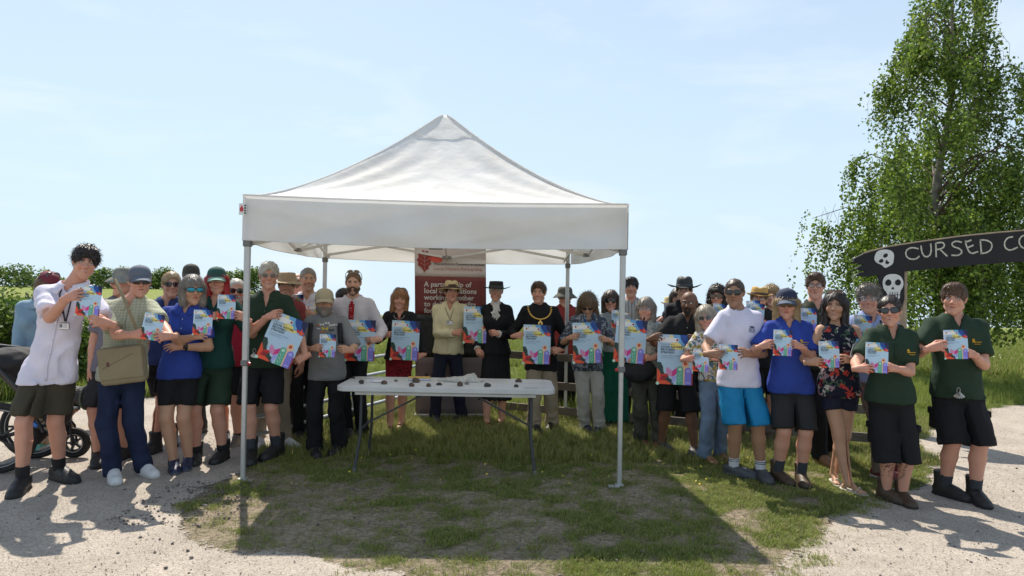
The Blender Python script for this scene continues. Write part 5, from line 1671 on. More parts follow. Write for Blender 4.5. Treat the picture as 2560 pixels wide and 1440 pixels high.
# ================================================================== gazebo
m, n_, l_, b_ = newmat('gazebo_canvas')
t_ = n_.new('ShaderNodeTexCoord')
q = n_.new('ShaderNodeTexNoise'); q.inputs['Scale'].default_value = 1.6; q.inputs['Detail'].default_value = 6
l_.new(t_.outputs['Object'], q.inputs['Vector'])
rp = n_.new('ShaderNodeValToRGB'); rp.color_ramp.elements[0].position = .35; rp.color_ramp.elements[0].color = (.80, .77, .73, 1); rp.color_ramp.elements[1].position = .65; rp.color_ramp.elements[1].color = (.86, .855, .85, 1)
l_.new(q.outputs['Fac'], rp.inputs[0]); l_.new(rp.outputs[0], b_.inputs['Base Color']); b_.inputs['Roughness'].default_value = .7; b_.inputs['Specular IOR Level'].default_value = .3
q2 = n_.new('ShaderNodeTexNoise'); q2.inputs['Scale'].default_value = 9; q2.inputs['Detail'].default_value = 6
l_.new(t_.outputs['Object'], q2.inputs['Vector'])
bp_ = n_.new('ShaderNodeBump'); bp_.inputs['Distance'].default_value = .006; l_.new(q2.outputs['Fac'], bp_.inputs['Height']); l_.new(bp_.outputs[0], b_.inputs['Normal'])
tr = n_.new('ShaderNodeBsdfTranslucent'); l_.new(rp.outputs[0], tr.inputs[0])
ms = n_.new('ShaderNodeMixShader'); ms.inputs[0].default_value = .30
l_.new(b_.outputs[0], ms.inputs[1]); l_.new(tr.outputs[0], ms.inputs[2]); l_.new(ms.outputs[0], n_['Material Output'].inputs[0])
CANVAS = m
ALU = mat('anodised_aluminium', (.50, .50, .49), .42, .55, var=.08, vscale=9)
WBAR = mat('white_painted_bar', (.62, .61, .57), .5, var=.08, vscale=9)
BRK = mat('grey_plastic_bracket', (.16, .16, .155), .5)
REDP = mat('red_plastic', (.55, .03, .04), .4)
FL, FR, BR = gnd(607, 1200), gnd(1548, 1215), gnd(1413, 1052)
BL = at(812, 700, BR.y - .05); BL.z = 0
ctr = (FL + FR + BR + BL) / 4
gz = empty('gazebo', (ctr.x, ctr.y, 0), 'white pop up gazebo with a peaked canopy sheltering the table', 'gazebo')
ZE, ZP_, VH = 2.375, 3.50, .365
corn = [FL, FR, BR, BL]
co = []
for c in corn:
    dd = (c - ctr); dd.normalize(); co.append(c + dd * .036 - ctr)
def ze(i): return ZE - (.02 if i in (1, 2) else 0)
for k in range(4):
    a, b = co[k], co[(k + 1) % 4]; za, zb = ze(k), ze((k + 1) % 4)
    nu, nv = 60, 40
    U, Vv = np.meshgrid(np.linspace(0, 1, nu + 1), np.linspace(0, 1, nv + 1), indexing='ij')
    X = (a.x + (b.x - a.x) * U) * (1 - Vv); Y = (a.y + (b.y - a.y) * U) * (1 - Vv)
    zb_ = za + (zb - za) * U
    Z = zb_ + (ZP_ - zb_) * Vv ** 1.42 - .055 * np.sin(math.pi * U) * np.sin(math.pi * Vv) - .02 * np.sin(math.pi * U) * (1 - Vv) ** 3
    # rounded tip and tension folds that run out of the corners
    tip = np.clip((Vv - .955) / .045, 0, 1); Z = Z - .03 * tip ** 2
    ang = np.arctan2(Vv * 1.3 + .02, U + .02); ang2 = np.arctan2(Vv * 1.3 + .02, 1 - U + .02)
    env = np.sin(math.pi * np.clip(Vv * 1.1, 0, 1)) 
    Z = Z + .009 * np.sin(ang * 26 + k) * np.exp(-U * 3.0) * env * 1.2 + .009 * np.sin(ang2 * 24 + 2 * k) * np.exp(-(1 - U) * 3.0) * env * 1.2
    pp = np.stack([U.ravel() * 7, Vv.ravel() * 11 + k * 9], 1)
    Z = Z + (.016 * (fbm(pp, .55, 13 + k) - .5) + .010 * (fbm(pp * np.array((.6, 2.6)) + (U * 5).ravel()[:, None], .9, 17 + k) - .5)).reshape(U.shape) * np.sin(math.pi * Vv) * np.clip(np.sin(math.pi * U) * 3, 0, 1)
    ii = (np.arange(nu)[:, None] * (nv + 1) + np.arange(nv)[None, :]).ravel()
    f_ = np.stack([ii, ii + nv + 1, ii + nv + 2, ii + 1], 1)
    rp_ = link('roof_panel', mesh_np('roof_panel', np.stack([X.ravel(), Y.ravel(), Z.ravel()], 1), f_, CANVAS), gz)
    # hip seam
    mb = MB(); seam = []
    for t in np.linspace(0, .985, 26):
        seam.append(Vector((a.x * (1 - t), a.y * (1 - t), za + (ZP_ - za) * t ** 1.42 + .004 - .03 * max(0, (t - .955) / .045) ** 2)))
    mb.tube(seam, .008, CANVAS, 6); mb.build('seam', gz, True)
    # band near the peak
    mb = MB(); bs = []
    for u in np.linspace(.02, .98, 12):
        t = .80
        bs.append(Vector(((a.x + (b.x - a.x) * u) * (1 - t), (a.y + (b.y - a.y) * u) * (1 - t), za + (ZP_ - za) * t ** 1.42 - .055 * math.sin(math.pi * u) * math.sin(math.pi * t) + .006)))
    mb.tube(bs, .004, CANVAS, 5); mb.build('stitched_band', gz, True)
    # valance
    nu, nv = 90, 14
    U, Vv = np.meshgrid(np.linspace(0, 1, nu + 1), np.linspace(0, 1, nv + 1), indexing='ij')
    nrm = Vector((b.y - a.y, -(b.x - a.x), 0)).normalized()
    if nrm.dot((a + b) / 2) < 0: nrm = -nrm
    wv = .040 * (fbm(np.stack([U.ravel() * 4.5 + Vv.ravel() * .5, Vv.ravel() * 1.6 + k * 5 + U.ravel() * 1.4], 1), 1.0, 40 + k) - .5).reshape(U.shape) + .012 * np.sin(U * 9 + Vv * 5 + k) * Vv
    wv = wv + .016 * np.sin((U * 3.2 + Vv * 1.5) * 5 + 3 * np.sin(U * 4)) * Vv * (1 - U * .4)
    wv = wv * np.clip(np.sin(math.pi * U) * 6, 0, 1) * np.clip(Vv * 4, 0, 1)
    X = a.x + (b.x - a.x) * U + nrm.x * (wv + .012); Y = a.y + (b.y - a.y) * U + nrm.y * (wv + .012)
    zt = za + (zb - za) * U - .02 * np.sin(math.pi * U)
    Z = zt + .012 - Vv * (VH + .012 + .008 * np.sin(math.pi * U)) 
    ii = (np.arange(nu)[:, None] * (nv + 1) + np.arange(nv)[None, :]).ravel()
    f_ = np.stack([ii, ii + 1, ii + nv + 2, ii + nv + 1], 1)
    va_ = link('valance', mesh_np('valance', np.stack([X.ravel(), Y.ravel(), Z.ravel()], 1), f_, CANVAS), gz)
    for row, rr in ((0, .006), (nv, .004)):
        mb = MB(); idx_ = [i * (nv + 1) + row for i in range(0, nu + 1, 3)]
        P3 = np.stack([X.ravel(), Y.ravel(), Z.ravel()], 1)
        mb.tube([Vector(P3[i]) for i in idx_], rr, CANVAS, 5); mb.build('hem', va_, True)
# legs
for k, c in enumerate(corn):
    lp = c - ctr
    mb = MB(); hz_ = ze(k) - .03
    mb.box((lp.x, lp.y, (hz_ + 1.0) / 2 + 0.0), (.046, .046, hz_ - 1.0 + .02), ALU, None, .006)
    lg = mb.build('leg', gz)
    lg.location = (0, 0, 0)
    mb = MB(); mb.box((lp.x, lp.y, .50), (.037, .037, 1.0), ALU, None, .005); mb.build('lower_tube', lg)
    mb = MB(); mb.box((lp.x, lp.y, .98), (.062, .062, .05), BRK, None, .008); mb.build('sliding_clamp', lg)
    s_ = 1 if k in (0, 3) else -1
    mb = MB(); mb.tube([(lp.x + .03 * s_, lp.y - .02, .98), (lp.x + .052 * s_, lp.y - .024, .975)], .012, REDP, 8); mb.build('release_knob', lg)
    mb = MB(); mb.box((lp.x, lp.y, .01), (.07, .07, .012), ALU, None, .003); mb.box((lp.x - .05 * (1 if k in (1, 2) else -1), lp.y - .03, .006), (.09, .07, .006), ALU); mb.build('foot_plate', lg)
    mb = MB(); mb.box((lp.x, lp.y, hz_ - .36), (.064, .064, .06), BRK, None, .008); mb.build('truss_bracket', lg)
# scissor trusses
for k in range(4):
    a, b = corn[k] - ctr, corn[(k + 1) % 4] - ctr
    inn = -((a + b) / 2).normalized() * .03
    mid = (a + b) / 2
    zt, zb = 2.30, 2.02
    if k in (0, 2): zt, zb = 2.30, 2.04 if k == 2 else 1.98
    for h0, h1 in ((a, mid), (mid, b)):
        dz = (.0, .0)
        m1 = MB(); m1.bar(h0 + inn + Vector((0, 0, zt if h0 is a else zb)), h1 + inn + Vector((0, 0, zb if h0 is a else zt)), .014, .030, WBAR); m1.build('truss_bar', gz)
        m1 = MB(); m1.bar(h0 + inn * 1.7 + Vector((0, 0, zb if h0 is a else zt)), h1 + inn * 1.7 + Vector((0, 0, zt if h0 is a else zb)), .014, .030, WBAR); m1.build('truss_bar', gz)
        c_ = (h0 + h1) / 2 + inn * 1.2 + Vector((0, 0, (zt + zb) / 2))
        m1 = MB(); m1.tube([c_ - inn.normalized() * .02, c_ + inn.normalized() * .035], .010, BRK, 8); m1.build('pivot_bolt', gz)
    for zq in (zb, zt - .01):
        m1 = MB(); c_ = mid + inn * 1.3 + Vector((0, 0, zq)); t_d = (b - a).normalized()
        m1.bar(c_ - t_d * .055, c_ + t_d * .055, .05, .034, BRK); m1.build('truss_bracket', gz)
    # cross truss to the centre mast
    for (z0, z1) in ((2.30, 2.52), (2.02, 2.36)):
        m1 = MB(); m1.bar(mid * .95 + Vector((0, 0, z0)), mid * .05 + Vector((0, 0, z1)), .014, .028, WBAR); m1.build('truss_bar', gz)
m1 = MB(); m1.box((0, 0, 2.46), (.09, .09, .26), BRK, None, .01); m1.build('centre_hub', gz)
m1 = MB(); m1.box((0, 0, 2.98), (.032, .032, .84), ALU); m1.build('centre_mast', gz)
m1 = MB(); m1.lathe([(.001, .02), (.04, .015), (.06, 0), (.03, -.01)], BRK, 12, Matrix.Translation((0, 0, 3.385))); m1.build('mast_cap', gz, True)
# maker's tag flap on the left corner
mb = MB(); c_ = at(607, 523, 5.72) - ctr; c_.y = 5.72 - ctr.y
mb.box((c_.x, c_.y, c_.z), (.062, .003, .096), mat('tag_white', (.75, .74, .72), .5))
mb.poly([(c_.x - .022, c_.y - .003, c_.z - .020), (c_.x + .004, c_.y - .003, c_.z - .020), (c_.x + .004, c_.y - .003, c_.z - .002), (c_.x + .010, c_.y - .003, c_.z - .002), (c_.x - .009, c_.y - .003, c_.z + .034), (c_.x - .027, c_.y - .003, c_.z - .002), (c_.x - .022, c_.y - .003, c_.z - .002)], REDP)
for q_ in range(4):
    mb.box((c_.x + .020, c_.y - .003, c_.z - .032 + q_ * .021), (.014, .002, .013), PA['blk'])
mb.build('corner_tag', gz)

# ================================================================== trestle table
PLW = mat('moulded_white_plastic', (.56, .55, .53), .5, var=.10, vscale=3, bump=.001, bscale=120)
LEG = mat('grey_powder_coat', (.055, .058, .065), .45, .2)
tcx = (at(833, 960, 6.05).x + at(1382, 960, 6.05).x) / 2
tb = empty('trestle_table', (tcx + .02, 6.42, 0), 'white plastic folding trestle table with dark steel legs under the gazebo', 'table')
mb = MB(); n = 8; rr = .10; hw, hd = .970, .37
ol = []
for (cx_, cy_, a0) in ((hw - rr, hd - rr, 0), (-hw + rr, hd - rr, 90), (-hw + rr, -hd + rr, 180), (hw - rr, -hd + rr, 270)):
    for k in range(n): a = R_(a0 + 90 * k / (n - 1)); ol.append((cx_ + rr * math.cos(a), cy_ + rr * math.sin(a)))
N = len(ol); lev = [(.97, .712), (1.0, .718), (1.0, .750), (.994, .758), (.985, .760)]
vs = []
for s_, z in lev:
    for x, y in ol: vs.append((x * (1 - (1 - s_) * .4), y * s_, z))
fs = [(l * N + i, l * N + (i + 1) % N, (l + 1) * N + (i + 1) % N, (l + 1) * N + i) for l in range(len(lev) - 1) for i in range(N)]
fs += [tuple(range((len(lev) - 1) * N, len(lev) * N)), tuple(range(N))[::-1]]
mb.add(vs, fs, PLW); mb.build('table_top', tb, True, sharp=35)
for s_ in (-1, 1):
    for y_ in (-.27, .27):
        mb = MB(); mb.tube([(s_ * .76, y_ * .9, .71), (s_ * .765, y_ * .92, .30), (s_ * .80, y_ * 1.12, .01)], .0135, LEG, 8); mb.tube([(s_ * .80, y_ * 1.12, .03), (s_ * .802, y_ * 1.13, .0)], .019, BRK, 8)
        mb.build('leg', tb, True)
    mb = MB(); mb.tube([(s_ * .763, -.24, .36), (s_ * .763, .24, .36)], .012, LEG, 8); mb.tube([(s_ * .76, -.25, .69), (s_ * .76, .25, .69)], .014, LEG, 8); mb.build('cross_bar', tb, True)
    mb = MB(); mb.bar((s_ * .76, 0, .37), (s_ * .14, 0, .70), .024, .016, LEG); mb.build('folding_brace', tb)
mb = MB(); mb.box((0, -.33, .70), (1.6, .02, .03), PLW); mb.build('apron_rib', tb)
mb = MB(); mb.box((.76, -.28, .7612), (.13, .012, .001), BRK); mb.build('label_strip', tb)
# things on the table
TB = Vector(tb.location)
def rock_mesh(seed, sx_, sy_, sz_, m):
    rr_ = np.random.default_rng(seed)
    F = Field((-.1, -.1, -.08), (.1, .1, .1), .006)
    F.ball((0, 0, 0), (sx_, sy_, sz_), 0)
    for k in range(4):
        d_ = rr_.normal(size=3); d_ /= np.linalg.norm(d_)
        F.plane(d_, d_ * min(sx_, sz_) * rr_.uniform(.75, 1.05))
    F.disp(lambda P: (fbm(P + 3 * seed, 45, seed) - .5) * .012)
    F.plane((0, 0, -1), (0, 0, -sz_ * .55))
    v, f = F.mesh(); v[:, 2] -= v[:, 2].min()
    return mesh_np('rock', v, f, m)
RK1 = mat('ironstone', (.115, .075, .055), .9, var=.4, vscale=30, bump=.003, bscale=90)
RK2 = mat('grey_limestone', (.20, .185, .17), .9, var=.35, vscale=30, bump=.003, bscale=90)
RK3 = mat('dark_stone', (.06, .048, .042), .85, var=.4, vscale=30, bump=.003, bscale=90)
for k, (px, py, w, h, m_, lab) in enumerate([(884, 948, 12, 6, RK3, 'flat dark stone at the back left corner of the table'), (904, 957, 16, 10, RK3, 'dark stone on the leaflets at the left of the table'), (960, 957, 16, 10, RK1, 'square brown stone between the leaflets and the yellow book'),
        (989, 952, 12, 6, RK2, 'small pale grey stone at the back near the woman in red'), (1029, 960, 15, 10, RK1, 'reddish brown stone in front of the yellow book'), (1040, 953, 20, 13, RK1, 'largest rounded brown stone leaning on the yellow book'),
        (1072, 960, 13, 9, RK1, 'round brown stone just right of the book'), (1099, 957, 19, 7, RK3, 'long flat black stone in front of the white net bag'), (1150, 958, 15, 13, RK1, 'pointed brown stone at the right end of the net bag'),
        (1168, 955, 14, 7, RK2, 'pale chalky stone right of the net bag'), (1217, 958, 22, 10, RK3, 'wide dark slab stone in front of the lady in black'), (1289, 958, 17, 7, RK3, 'flat black stone near the right end of the table'), (1298, 949, 20, 9, RK1, 'brown stone at the back right of the table')]):
    yq = TB.y + (.30 - (py - 945) * .040)
    p = at(px, py, yq); p.z = .760
    sc = yq / F_PX
    o = link('rock', rock_mesh(200 + k, w * sc / 2, w * sc * .42, h * sc / 2 * 1.25, m_), None, p)
    tag(o, lab, 'rock', 'stones laid out on the trestle table')
WP = mat('white_paper', (.62, .63, .68), .7)
o = MB(); 
for k, (x, y, rz) in enumerate(((-.73, .02, .3), (-.70, .05, -.1), (-.66, .0, .15))):
    M_ = Matrix.Translation((x, y, .7615 + .0018 * k)) @ Matrix.Rotation(rz, 4, 'Z'); o.box((0, 0, 0), (.10, .19, .0012), WP, M_); o.box((0, .0, .0009), (.07, .11, .0004), PA['sky'] if k % 2 else PA['white'], M_)
ob = o.build('leaflets', None, loc=(TB.x, TB.y, 0)); tag(ob, 'small heap of white leaflets on the left of the table', 'leaflets')
o = MB(); M_ = Matrix.Translation((-.30, .17, .772)) @ Matrix.Rotation(.12, 4, 'Z')
o.box((0, 0, 0), (.20, .14, .020), WP, M_); o.box((0, 0, .0115), (.205, .145, .003), mat('book_yellow', (.62, .36, .06), .5), M_); o.box((0, 0, -.0105), (.205, .145, .003), PA['navy'], M_)
ob = o.build('book', None, loc=(TB.x, TB.y, 0)); tag(ob, 'yellow covered book lying flat on the back of the table', 'book')
# net bag: crumpled mesh cloth with a loop handle
CT = mat('unbleached_cotton', (.52, .49, .43), .9, var=.12, vscale=40, bump=.002, bscale=150)
F = Field((-.26, -.12, -.02), (.24, .12, .13), .007)
F.ball((.02, 0, .008), (.17, .070, .022), 0); F.ball((.10, .01, .02), (.05, .04, .030), .03); F.cone((.09, .01, .035), .016, (.125, .0, .058), .010, .02)
F.disp(lambda P: sine_folds(P, 9, .009, .05, (1, .5, .3))); F.plane((0, 0, -1), (0, 0, 0))
v_, f_ = F.mesh(); nb = link('bag', mesh_np('bag', v_, f_, CT), None, (TB.x + .10, TB.y + .10, .761)); tag(nb, 'crumpled white net sampling bag with a loop handle on the table', 'bag')
mb = MB(); mb.tube([Vector((-.10 + .10 * math.cos(a) * 1.2, .02 + .05 * math.sin(a), .012 + .006 * math.sin(3 * a))) for a in np.linspace(0, 2 * math.pi, 22)], .005, CT, 6); mb.build('loop_handle', nb, True)

# ================================================================== roll-up banner
BNW = mat('banner_white', (.60, .53, .50), .6, var=.05, vscale=2); BNR = mat('banner_maroon', lin(112, 46, 42), .55, var=.08, vscale=3)
BNP = mat('banner_photo_dark', (.020, .022, .018), .5, var=.8, vscale=9); BNG = mat('banner_mauve', (.20, .155, .150), .6, var=.05, vscale=3)
LETW = mat('banner_lettering_white', (.62, .56, .53), .6); LETG = mat('banner_lettering_grey', (.12, .12, .13), .6); LETP = mat('banner_lettering_rose', (.42, .16, .14), .6)
LFR = mat('leaf_red', lin(140, 48, 42), .6); LFO = mat('leaf_orange', lin(214, 84, 66), .6)
pb0, pb1 = gnd(1043, 1041), gnd(1221, 1034)
bn = empty('banner', ((pb0.x + pb1.x) / 2, 8.72, 0), 'tall maroon and white pull up banner behind the man in the straw hat', 'banner', None, R_(6))
bw, bh = .90, 2.20
def band(n_, z0, z1, m_):
    nx, nzz = 10, 8; vs, fs = [], []
    for j in range(nzz + 1):
        for i in range(nx + 1):
            x = (i / nx - .5) * bw; z = z0 + (z1 - z0) * j / nzz
            vs.append((x - .025 * z + .0, .012 * math.sin(i / nx * 3.1) * (z / bh), z + .06))
    for j in range(nzz):
        for i in range(nx): a = j * (nx + 1) + i; fs.append((a, a + 1, a + nx + 2, a + nx + 1))
    mb = MB(); mb.add(vs, fs, m_); o = mb.build(n_, bn, True); s = o.modifiers.new('t', 'SOLIDIFY'); s.thickness = .0015; s.offset = 1; return o
band('white_header', 1.74, bh, BNW); band('maroon_panel', 1.26, 1.74, BNR); band('photo_panel', .72, 1.26, BNP); band('mauve_panel', 0, .72, BNG)
def bt(s, x, z, size, m_, bold=.0, sp_=1.0, nm='lettering'):
    vs, fs = text_geo(s, size, bold, 'LEFT', sp_)
    mb = MB(); mb.add([(x + a - .025 * z, -.006, z + .06 + b) for a, _, b in vs], fs, m_); mb.build(nm, bn)
bt('Warwickshire Coventry & Solihull', -.215, 1.885, .0465, LETG, .012); bt('Local Nature Partnership', -.215, 1.822, .0610, LETP, .0)
for k, s in enumerate(('A partnership of', 'local organisations', 'working together', 'to deliver benefits', 'for')):
    bt(s, -.335, 1.612 - .083 * k, .089, LETW, .022)
bt('H', -.335, .40, .165, mat('banner_lettering_dark', (.05, .045, .045), .6), .05)
mb = MB()     # oak-like leaf emblem with pale veins
lf = [(0, -.16), (.02, -.12), (.06, -.10), (.055, -.06), (.10, -.03), (.085, .01), (.115, .05), (.09, .07), (.10, .11), (.06, .12), (.04, .17), (0, .15), (-.03, .18), (-.06, .13), (-.10, .12), (-.09, .07), (-.12, .03), (-.095, 0), (-.10, -.05), (-.05, -.08), (-.02, -.12)]
mb.add([(-.325 + x * .85 - .025 * 1.9, -.006, 1.98 + z * .85) for x, z in lf], [tuple(range(len(lf)))], LFR)
lf2 = [(math.cos(a) * (.085 + .006 * math.cos(a * 12)), math.sin(a) * (.042 + .004 * math.cos(a * 12))) for a in np.linspace(0, 6.28, 40)[:-1]]
mb.add([(-.185 + x - .025 * 2, -.006, 2.02 + z - x * .15) for x, z in lf2], [tuple(range(len(lf2)))], LFO)
for (a, b) in [((0, -.12), (.0, .13)), ((0, -.05), (.07, -.01)), ((0, -.05), (-.07, -.01)), ((0, .01), (.08, .06)), ((0, .01), (-.08, .06)), ((0, .07), (.055, .12)), ((0, .07), (-.055, .12))]:
    A_, B_ = [Vector((-.325 + q[0] * .85 - .025 * 1.9, -.008, 1.98 + q[1] * .85)) for q in (a, b)]; mb.bar(A_, B_, .002, .006, BNW, (0, 1, 0))
mb.build('leaf_emblem', bn)
mb = MB(); mb.box((0, .0, .035), (bw + .04, .10, .07), ALU, None, .012); mb.build('base_case', bn)
mb = MB(); mb.tube([(0, .03, .07), (-.02, .03, 2.25)], .012, ALU, 8); mb.build('support_pole', bn, True)
mb = MB(); mb.bar((-bw / 2 - .06, 0, bh + .065), (bw / 2 - .06, 0, bh + .065), .02, .025, ALU); mb.build('top_rail', bn)

# ================================================================== arch sign
BLK = mat('black_painted_board', (.008, .008, .010), .75, var=.3, vscale=4, bump=.004, bscale=10, bstretch=(8, 1, 1))
CRM = mat('cream_hand_painted', (.50, .47, .40), .8, var=.15, vscale=14); WHP = mat('white_hand_paint', (.66, .66, .64), .8, var=.06, vscale=14)
RAW = mat('raw_timber', (.30, .23, .16), .85, var=.3, vscale=6, bump=.004, bscale=10, bstretch=(6, 1, 1))
SD = 8.3
def S3(px, py, y=SD): return at(px, py, y)
sg = empty('arch_sign', (at(2240, 900, SD).x, SD + .1, 0), 'arched black board sign with painted skulls and cream hand lettering', 'sign')
so = Vector(sg.location)
top_ = [(2136, 646), (2160, 634), (2215, 619), (2290, 607), (2400, 592), (2500, 582), (2580, 576), (2760, 571), (2960, 574), (3150, 582)]
bot_ = [(3150, 664), (2960, 655), (2760, 652), (2620, 652), (2540, 655), (2440, 662), (2340, 671), (2260, 679), (2200, 687), (2166, 692), (2150, 690), (2134, 692), (2150, 682), (2166, 679), (2138, 672), (2160, 662), (2134, 655)]
ol = [S3(*p) - so for p in top_ + bot_]
th = .05
from mathutils.geometry import tessellate_polygon as tp_
def slab(pts, y0, t, m1, m2=None):
    mb = MB(); P_ = [Vector((p.x, y0, p.z)) for p in pts]; n = len(P_)
    tr_ = tp_([P_]); vs = P_ + [p + Vector((0, t, 0)) for p in P_]
    def ori(a, s):
        nn = (vs[a[1]] - vs[a[0]]).cross(vs[a[2]] - vs[a[0]]); return a if nn.y * s > 0 else a[::-1]
    mb.add(vs, [ori(tuple(a), -1) for a in tr_] + [ori(tuple(i + n for i in a), 1) for a in tr_], m1)
    mb.add(vs, [(i, (i + 1) % n, (i + 1) % n + n, i + n) for i in range(n)], m2 or m1)
    return mb
yb = -.1
slab(ol, yb, th, BLK, BLK).build('arch_board', sg)
edge = [S3(px, py - 1.5) - so for px, py in top_[1:]]
mb = MB(); mb.tube([Vector((p.x, yb + .005, p.z)) for p in edge], .010, RAW, 6); mb.build('bare_top_edge', sg, True)
def stroke(mb, pts, w=.018, m_=CRM, closed=False, y=yb - .004):
    q = [Vector(((S3(*p) - so).x, y, (S3(*p) - so).z)) for p in pts]
    # smooth the polyline
    if len(q) > 2:
        for it in range(2):
            nq = [q[0]]
            for a, b in zip(q[:-1], q[1:]): nq += [a.lerp(b, .25), a.lerp(b, .75)]
            nq.append(q[-1]); q = nq
    n = len(q); vs = []
    for i, p in enumerate(q):
        t = (q[min(i + 1, n - 1)] - q[max(i - 1, 0)]).normalized(); u = Vector((-t.z, 0, t.x)) * w / 2 * (1 + .18 * math.sin(i * 2.3))
        vs += [p + u, p - u]
    mb.add(vs, [(2 * i, 2 * i + 1, 2 * i + 3, 2 * i + 2) for i in range(n - 1)], m_)
letters = {'C': [[(2296, 622), (2278, 618), (2264, 626), (2264, 640), (2274, 648), (2290, 648), (2298, 640)]],
    'U': [[(2302, 614), (2304, 632), (2312, 643), (2324, 640), (2328, 626), (2326, 609)]],
    'R': [[(2340, 643), (2339, 608)], [(2339, 608), (2356, 605), (2362, 614), (2354, 622), (2341, 624)], [(2350, 624), (2368, 641)]],
    'S': [[(2404, 606), (2390, 602), (2378, 608), (2382, 617), (2398, 621), (2406, 630), (2396, 639), (2378, 638)]],
    'E': [[(2415, 601), (2412, 606), (2424, 636), (2445, 629)], [(2413, 606), (2428, 600)], [(2419, 619), (2433, 613)]],
    'D': [[(2450, 599), (2453, 634)], [(2448, 600), (2466, 600), (2480, 608), (2478, 624), (2466, 632), (2450, 634)]],
    'C2': [[(2532, 592), (2518, 594), (2510, 606), (2512, 620), (2524, 627), (2544, 618)]],
    'O': [[(2572, 588), (2556, 588), (2546, 600), (2550, 616), (2564, 623), (2580, 618), (2590, 604), (2584, 592), (2572, 588)]]}
for nm, st_ in letters.items():
    mb = MB()
    for s_ in st_: stroke(mb, s_)
    mb.build('painted_letter', sg)
def blob(pts, m_, nm, y):
    q = [Vector(((S3(*p) - so).x, y, (S3(*p) - so).z)) for p in pts]
    for it in range(2):
        nq = []
        for i in range(len(q)): a, b = q[i], q[(i + 1) % len(q)]; nq += [a.lerp(b, .25), a.lerp(b, .75)]
        q = nq
    return slab(q, y, .003, m_)
y1, y2 = yb - .005, yb - .009
blob([(2186, 640), (2192, 628), (2208, 623), (2226, 625), (2235, 634), (2234, 648), (2232, 660), (2222, 666), (2212, 671), (2204, 662), (2192, 658), (2185, 650)], WHP, 'a', y1).build('painted_skull', sg)
mb = MB()
for pts in ([(2208, 637), (2216, 632), (2220, 639), (2213, 645), (2207, 643)], [(2198, 650), (2205, 646), (2209, 653), (2202, 658), (2196, 655)], [(2212, 655), (2217, 648), (2219, 656), (2223, 653), (2222, 660), (2214, 660)]):
    b2 = blob(pts, BLK, 'b', y2); mb.add(b2.v, b2.f, BLK)
mb.build('painted_skull_hollows', sg)
# post with skull board
post = [S3(2204, 672), S3(2281, 672), S3(2281, 800), S3(2277, 1120), S3(2210, 1120), S3(2204, 800)]
pl = S3(2243, 900) - so
mb = MB(); mb.tube([Vector((pl.x + .04, 0.05, 0)), Vector((pl.x + .045, .05, 1.2)), Vector((pl.x + .05, .05, 2.02))], [.14, .135, .13], RAW, 12); mb.build('post', sg, True)
bp2 = [S3(2197, 682) - so, S3(2262, 678) - so, S3(2262, 748) - so, S3(2254, 776) - so, S3(2206, 790) - so, S3(2200, 740) - so]
slab(bp2, yb + .055 - .05, .03, BLK).build('skull_board', sg)
y1, y2 = yb, yb - .004
blob([(2206, 702), (2214, 688), (2232, 684), (2250, 688), (2259, 702), (2258, 718), (2250, 728), (2250, 748), (2238, 754), (2222, 752), (2218, 732), (2208, 722)], WHP, 'c', y1).build('painted_skull', sg)
mb = MB()
for pts in ([(2214, 702), (2222, 697), (2229, 704), (2227, 713), (2218, 715), (2212, 710)], [(2238, 702), (2246, 697), (2253, 704), (2250, 713), (2242, 714), (2237, 709)], [(2228, 722), (2232, 716), (2236, 722), (2234, 724), (2232, 721), (2230, 725)]):
    b2 = blob(pts, BLK, 'b', y2); mb.add(b2.v, b2.f, BLK)
for x_ in (2225, 2231, 2237, 2243): stroke(mb, [(x_, 730), (x_, 750)], .007, BLK, y=y2)
stroke(mb, [(2221, 738), (2249, 737)], .007, BLK, y=y2)
mb.build('painted_skull_hollows', sg)

# ================================================================== pushchair
BKF = mat('black_fabric', (.012, .012, .014), .8, var=.2, vscale=8, bump=.004, bscale=20); BKP = mat('black_plastic', (.016, .016, .018), .45); TYR = mat('tyre_rubber', (.018, .018, .018), .85); GRR = mat('grey_rim_stripe', (.38, .38, .38), .5)
pcx = gnd(95, 1160)
pc = empty('pushchair', pcx, 'black three wheeled pushchair at the left edge behind the tall boy', 'pushchair')
def wheel(c, r, w, nm='wheel', rz=0):
    M_ = Matrix.Translation(c) @ Matrix.Rotation(rz, 4, 'Z')
    h_ = MB(); h_.tube([Vector((0, -.03, 0)), Vector((0, .03, 0))], .026, BKP, 12, True, M_)
    o = h_.build(nm, pc, True, sharp=40)
    t_ = MB(); pts = [Vector((math.cos(a) * (r - w), 0, math.sin(a) * (r - w))) for a in np.linspace(0, 2 * math.pi, 33)]
    t_.tube(pts, w, TYR, 8, False, M_); t_.build('tyre', o, True)
    t_ = MB(); pts = [Vector((math.cos(a) * (r - 2.1 * w), 0, math.sin(a) * (r - 2.1 * w))) for a in np.linspace(0, 2 * math.pi, 33)]
    t_.tube(pts, w * .55, BKP, 6, False, M_); t_.build('rim', o, True)
    t_ = MB(); pts = [Vector((math.cos(a) * (r - 2.0 * w), -w * .9, math.sin(a) * (r - 2.0 * w))) for a in np.linspace(0, 2 * math.pi, 33)]
    t_.tube(pts, .004, GRR, 5, False, M_); t_.build('rim_stripe', o, True)
    for k in range(5):
        a = R_(90 + 72 * k + 18); t_ = MB(); t_.bar(M_ @ Vector((math.cos(a) * .02, 0, math.sin(a) * .02)), M_ @ Vector((math.cos(a) * (r - 2.2 * w), 0, math.sin(a) * (r - 2.2 * w))), .018, .022, BKP, (0, 1, 0)); t_.build('spoke', o)
fw = gnd(185, 1145) - pcx; rw = gnd(-5, 1184) - pcx
wheel((fw.x, fw.y, .142), .142, .030, rz=R_(10))
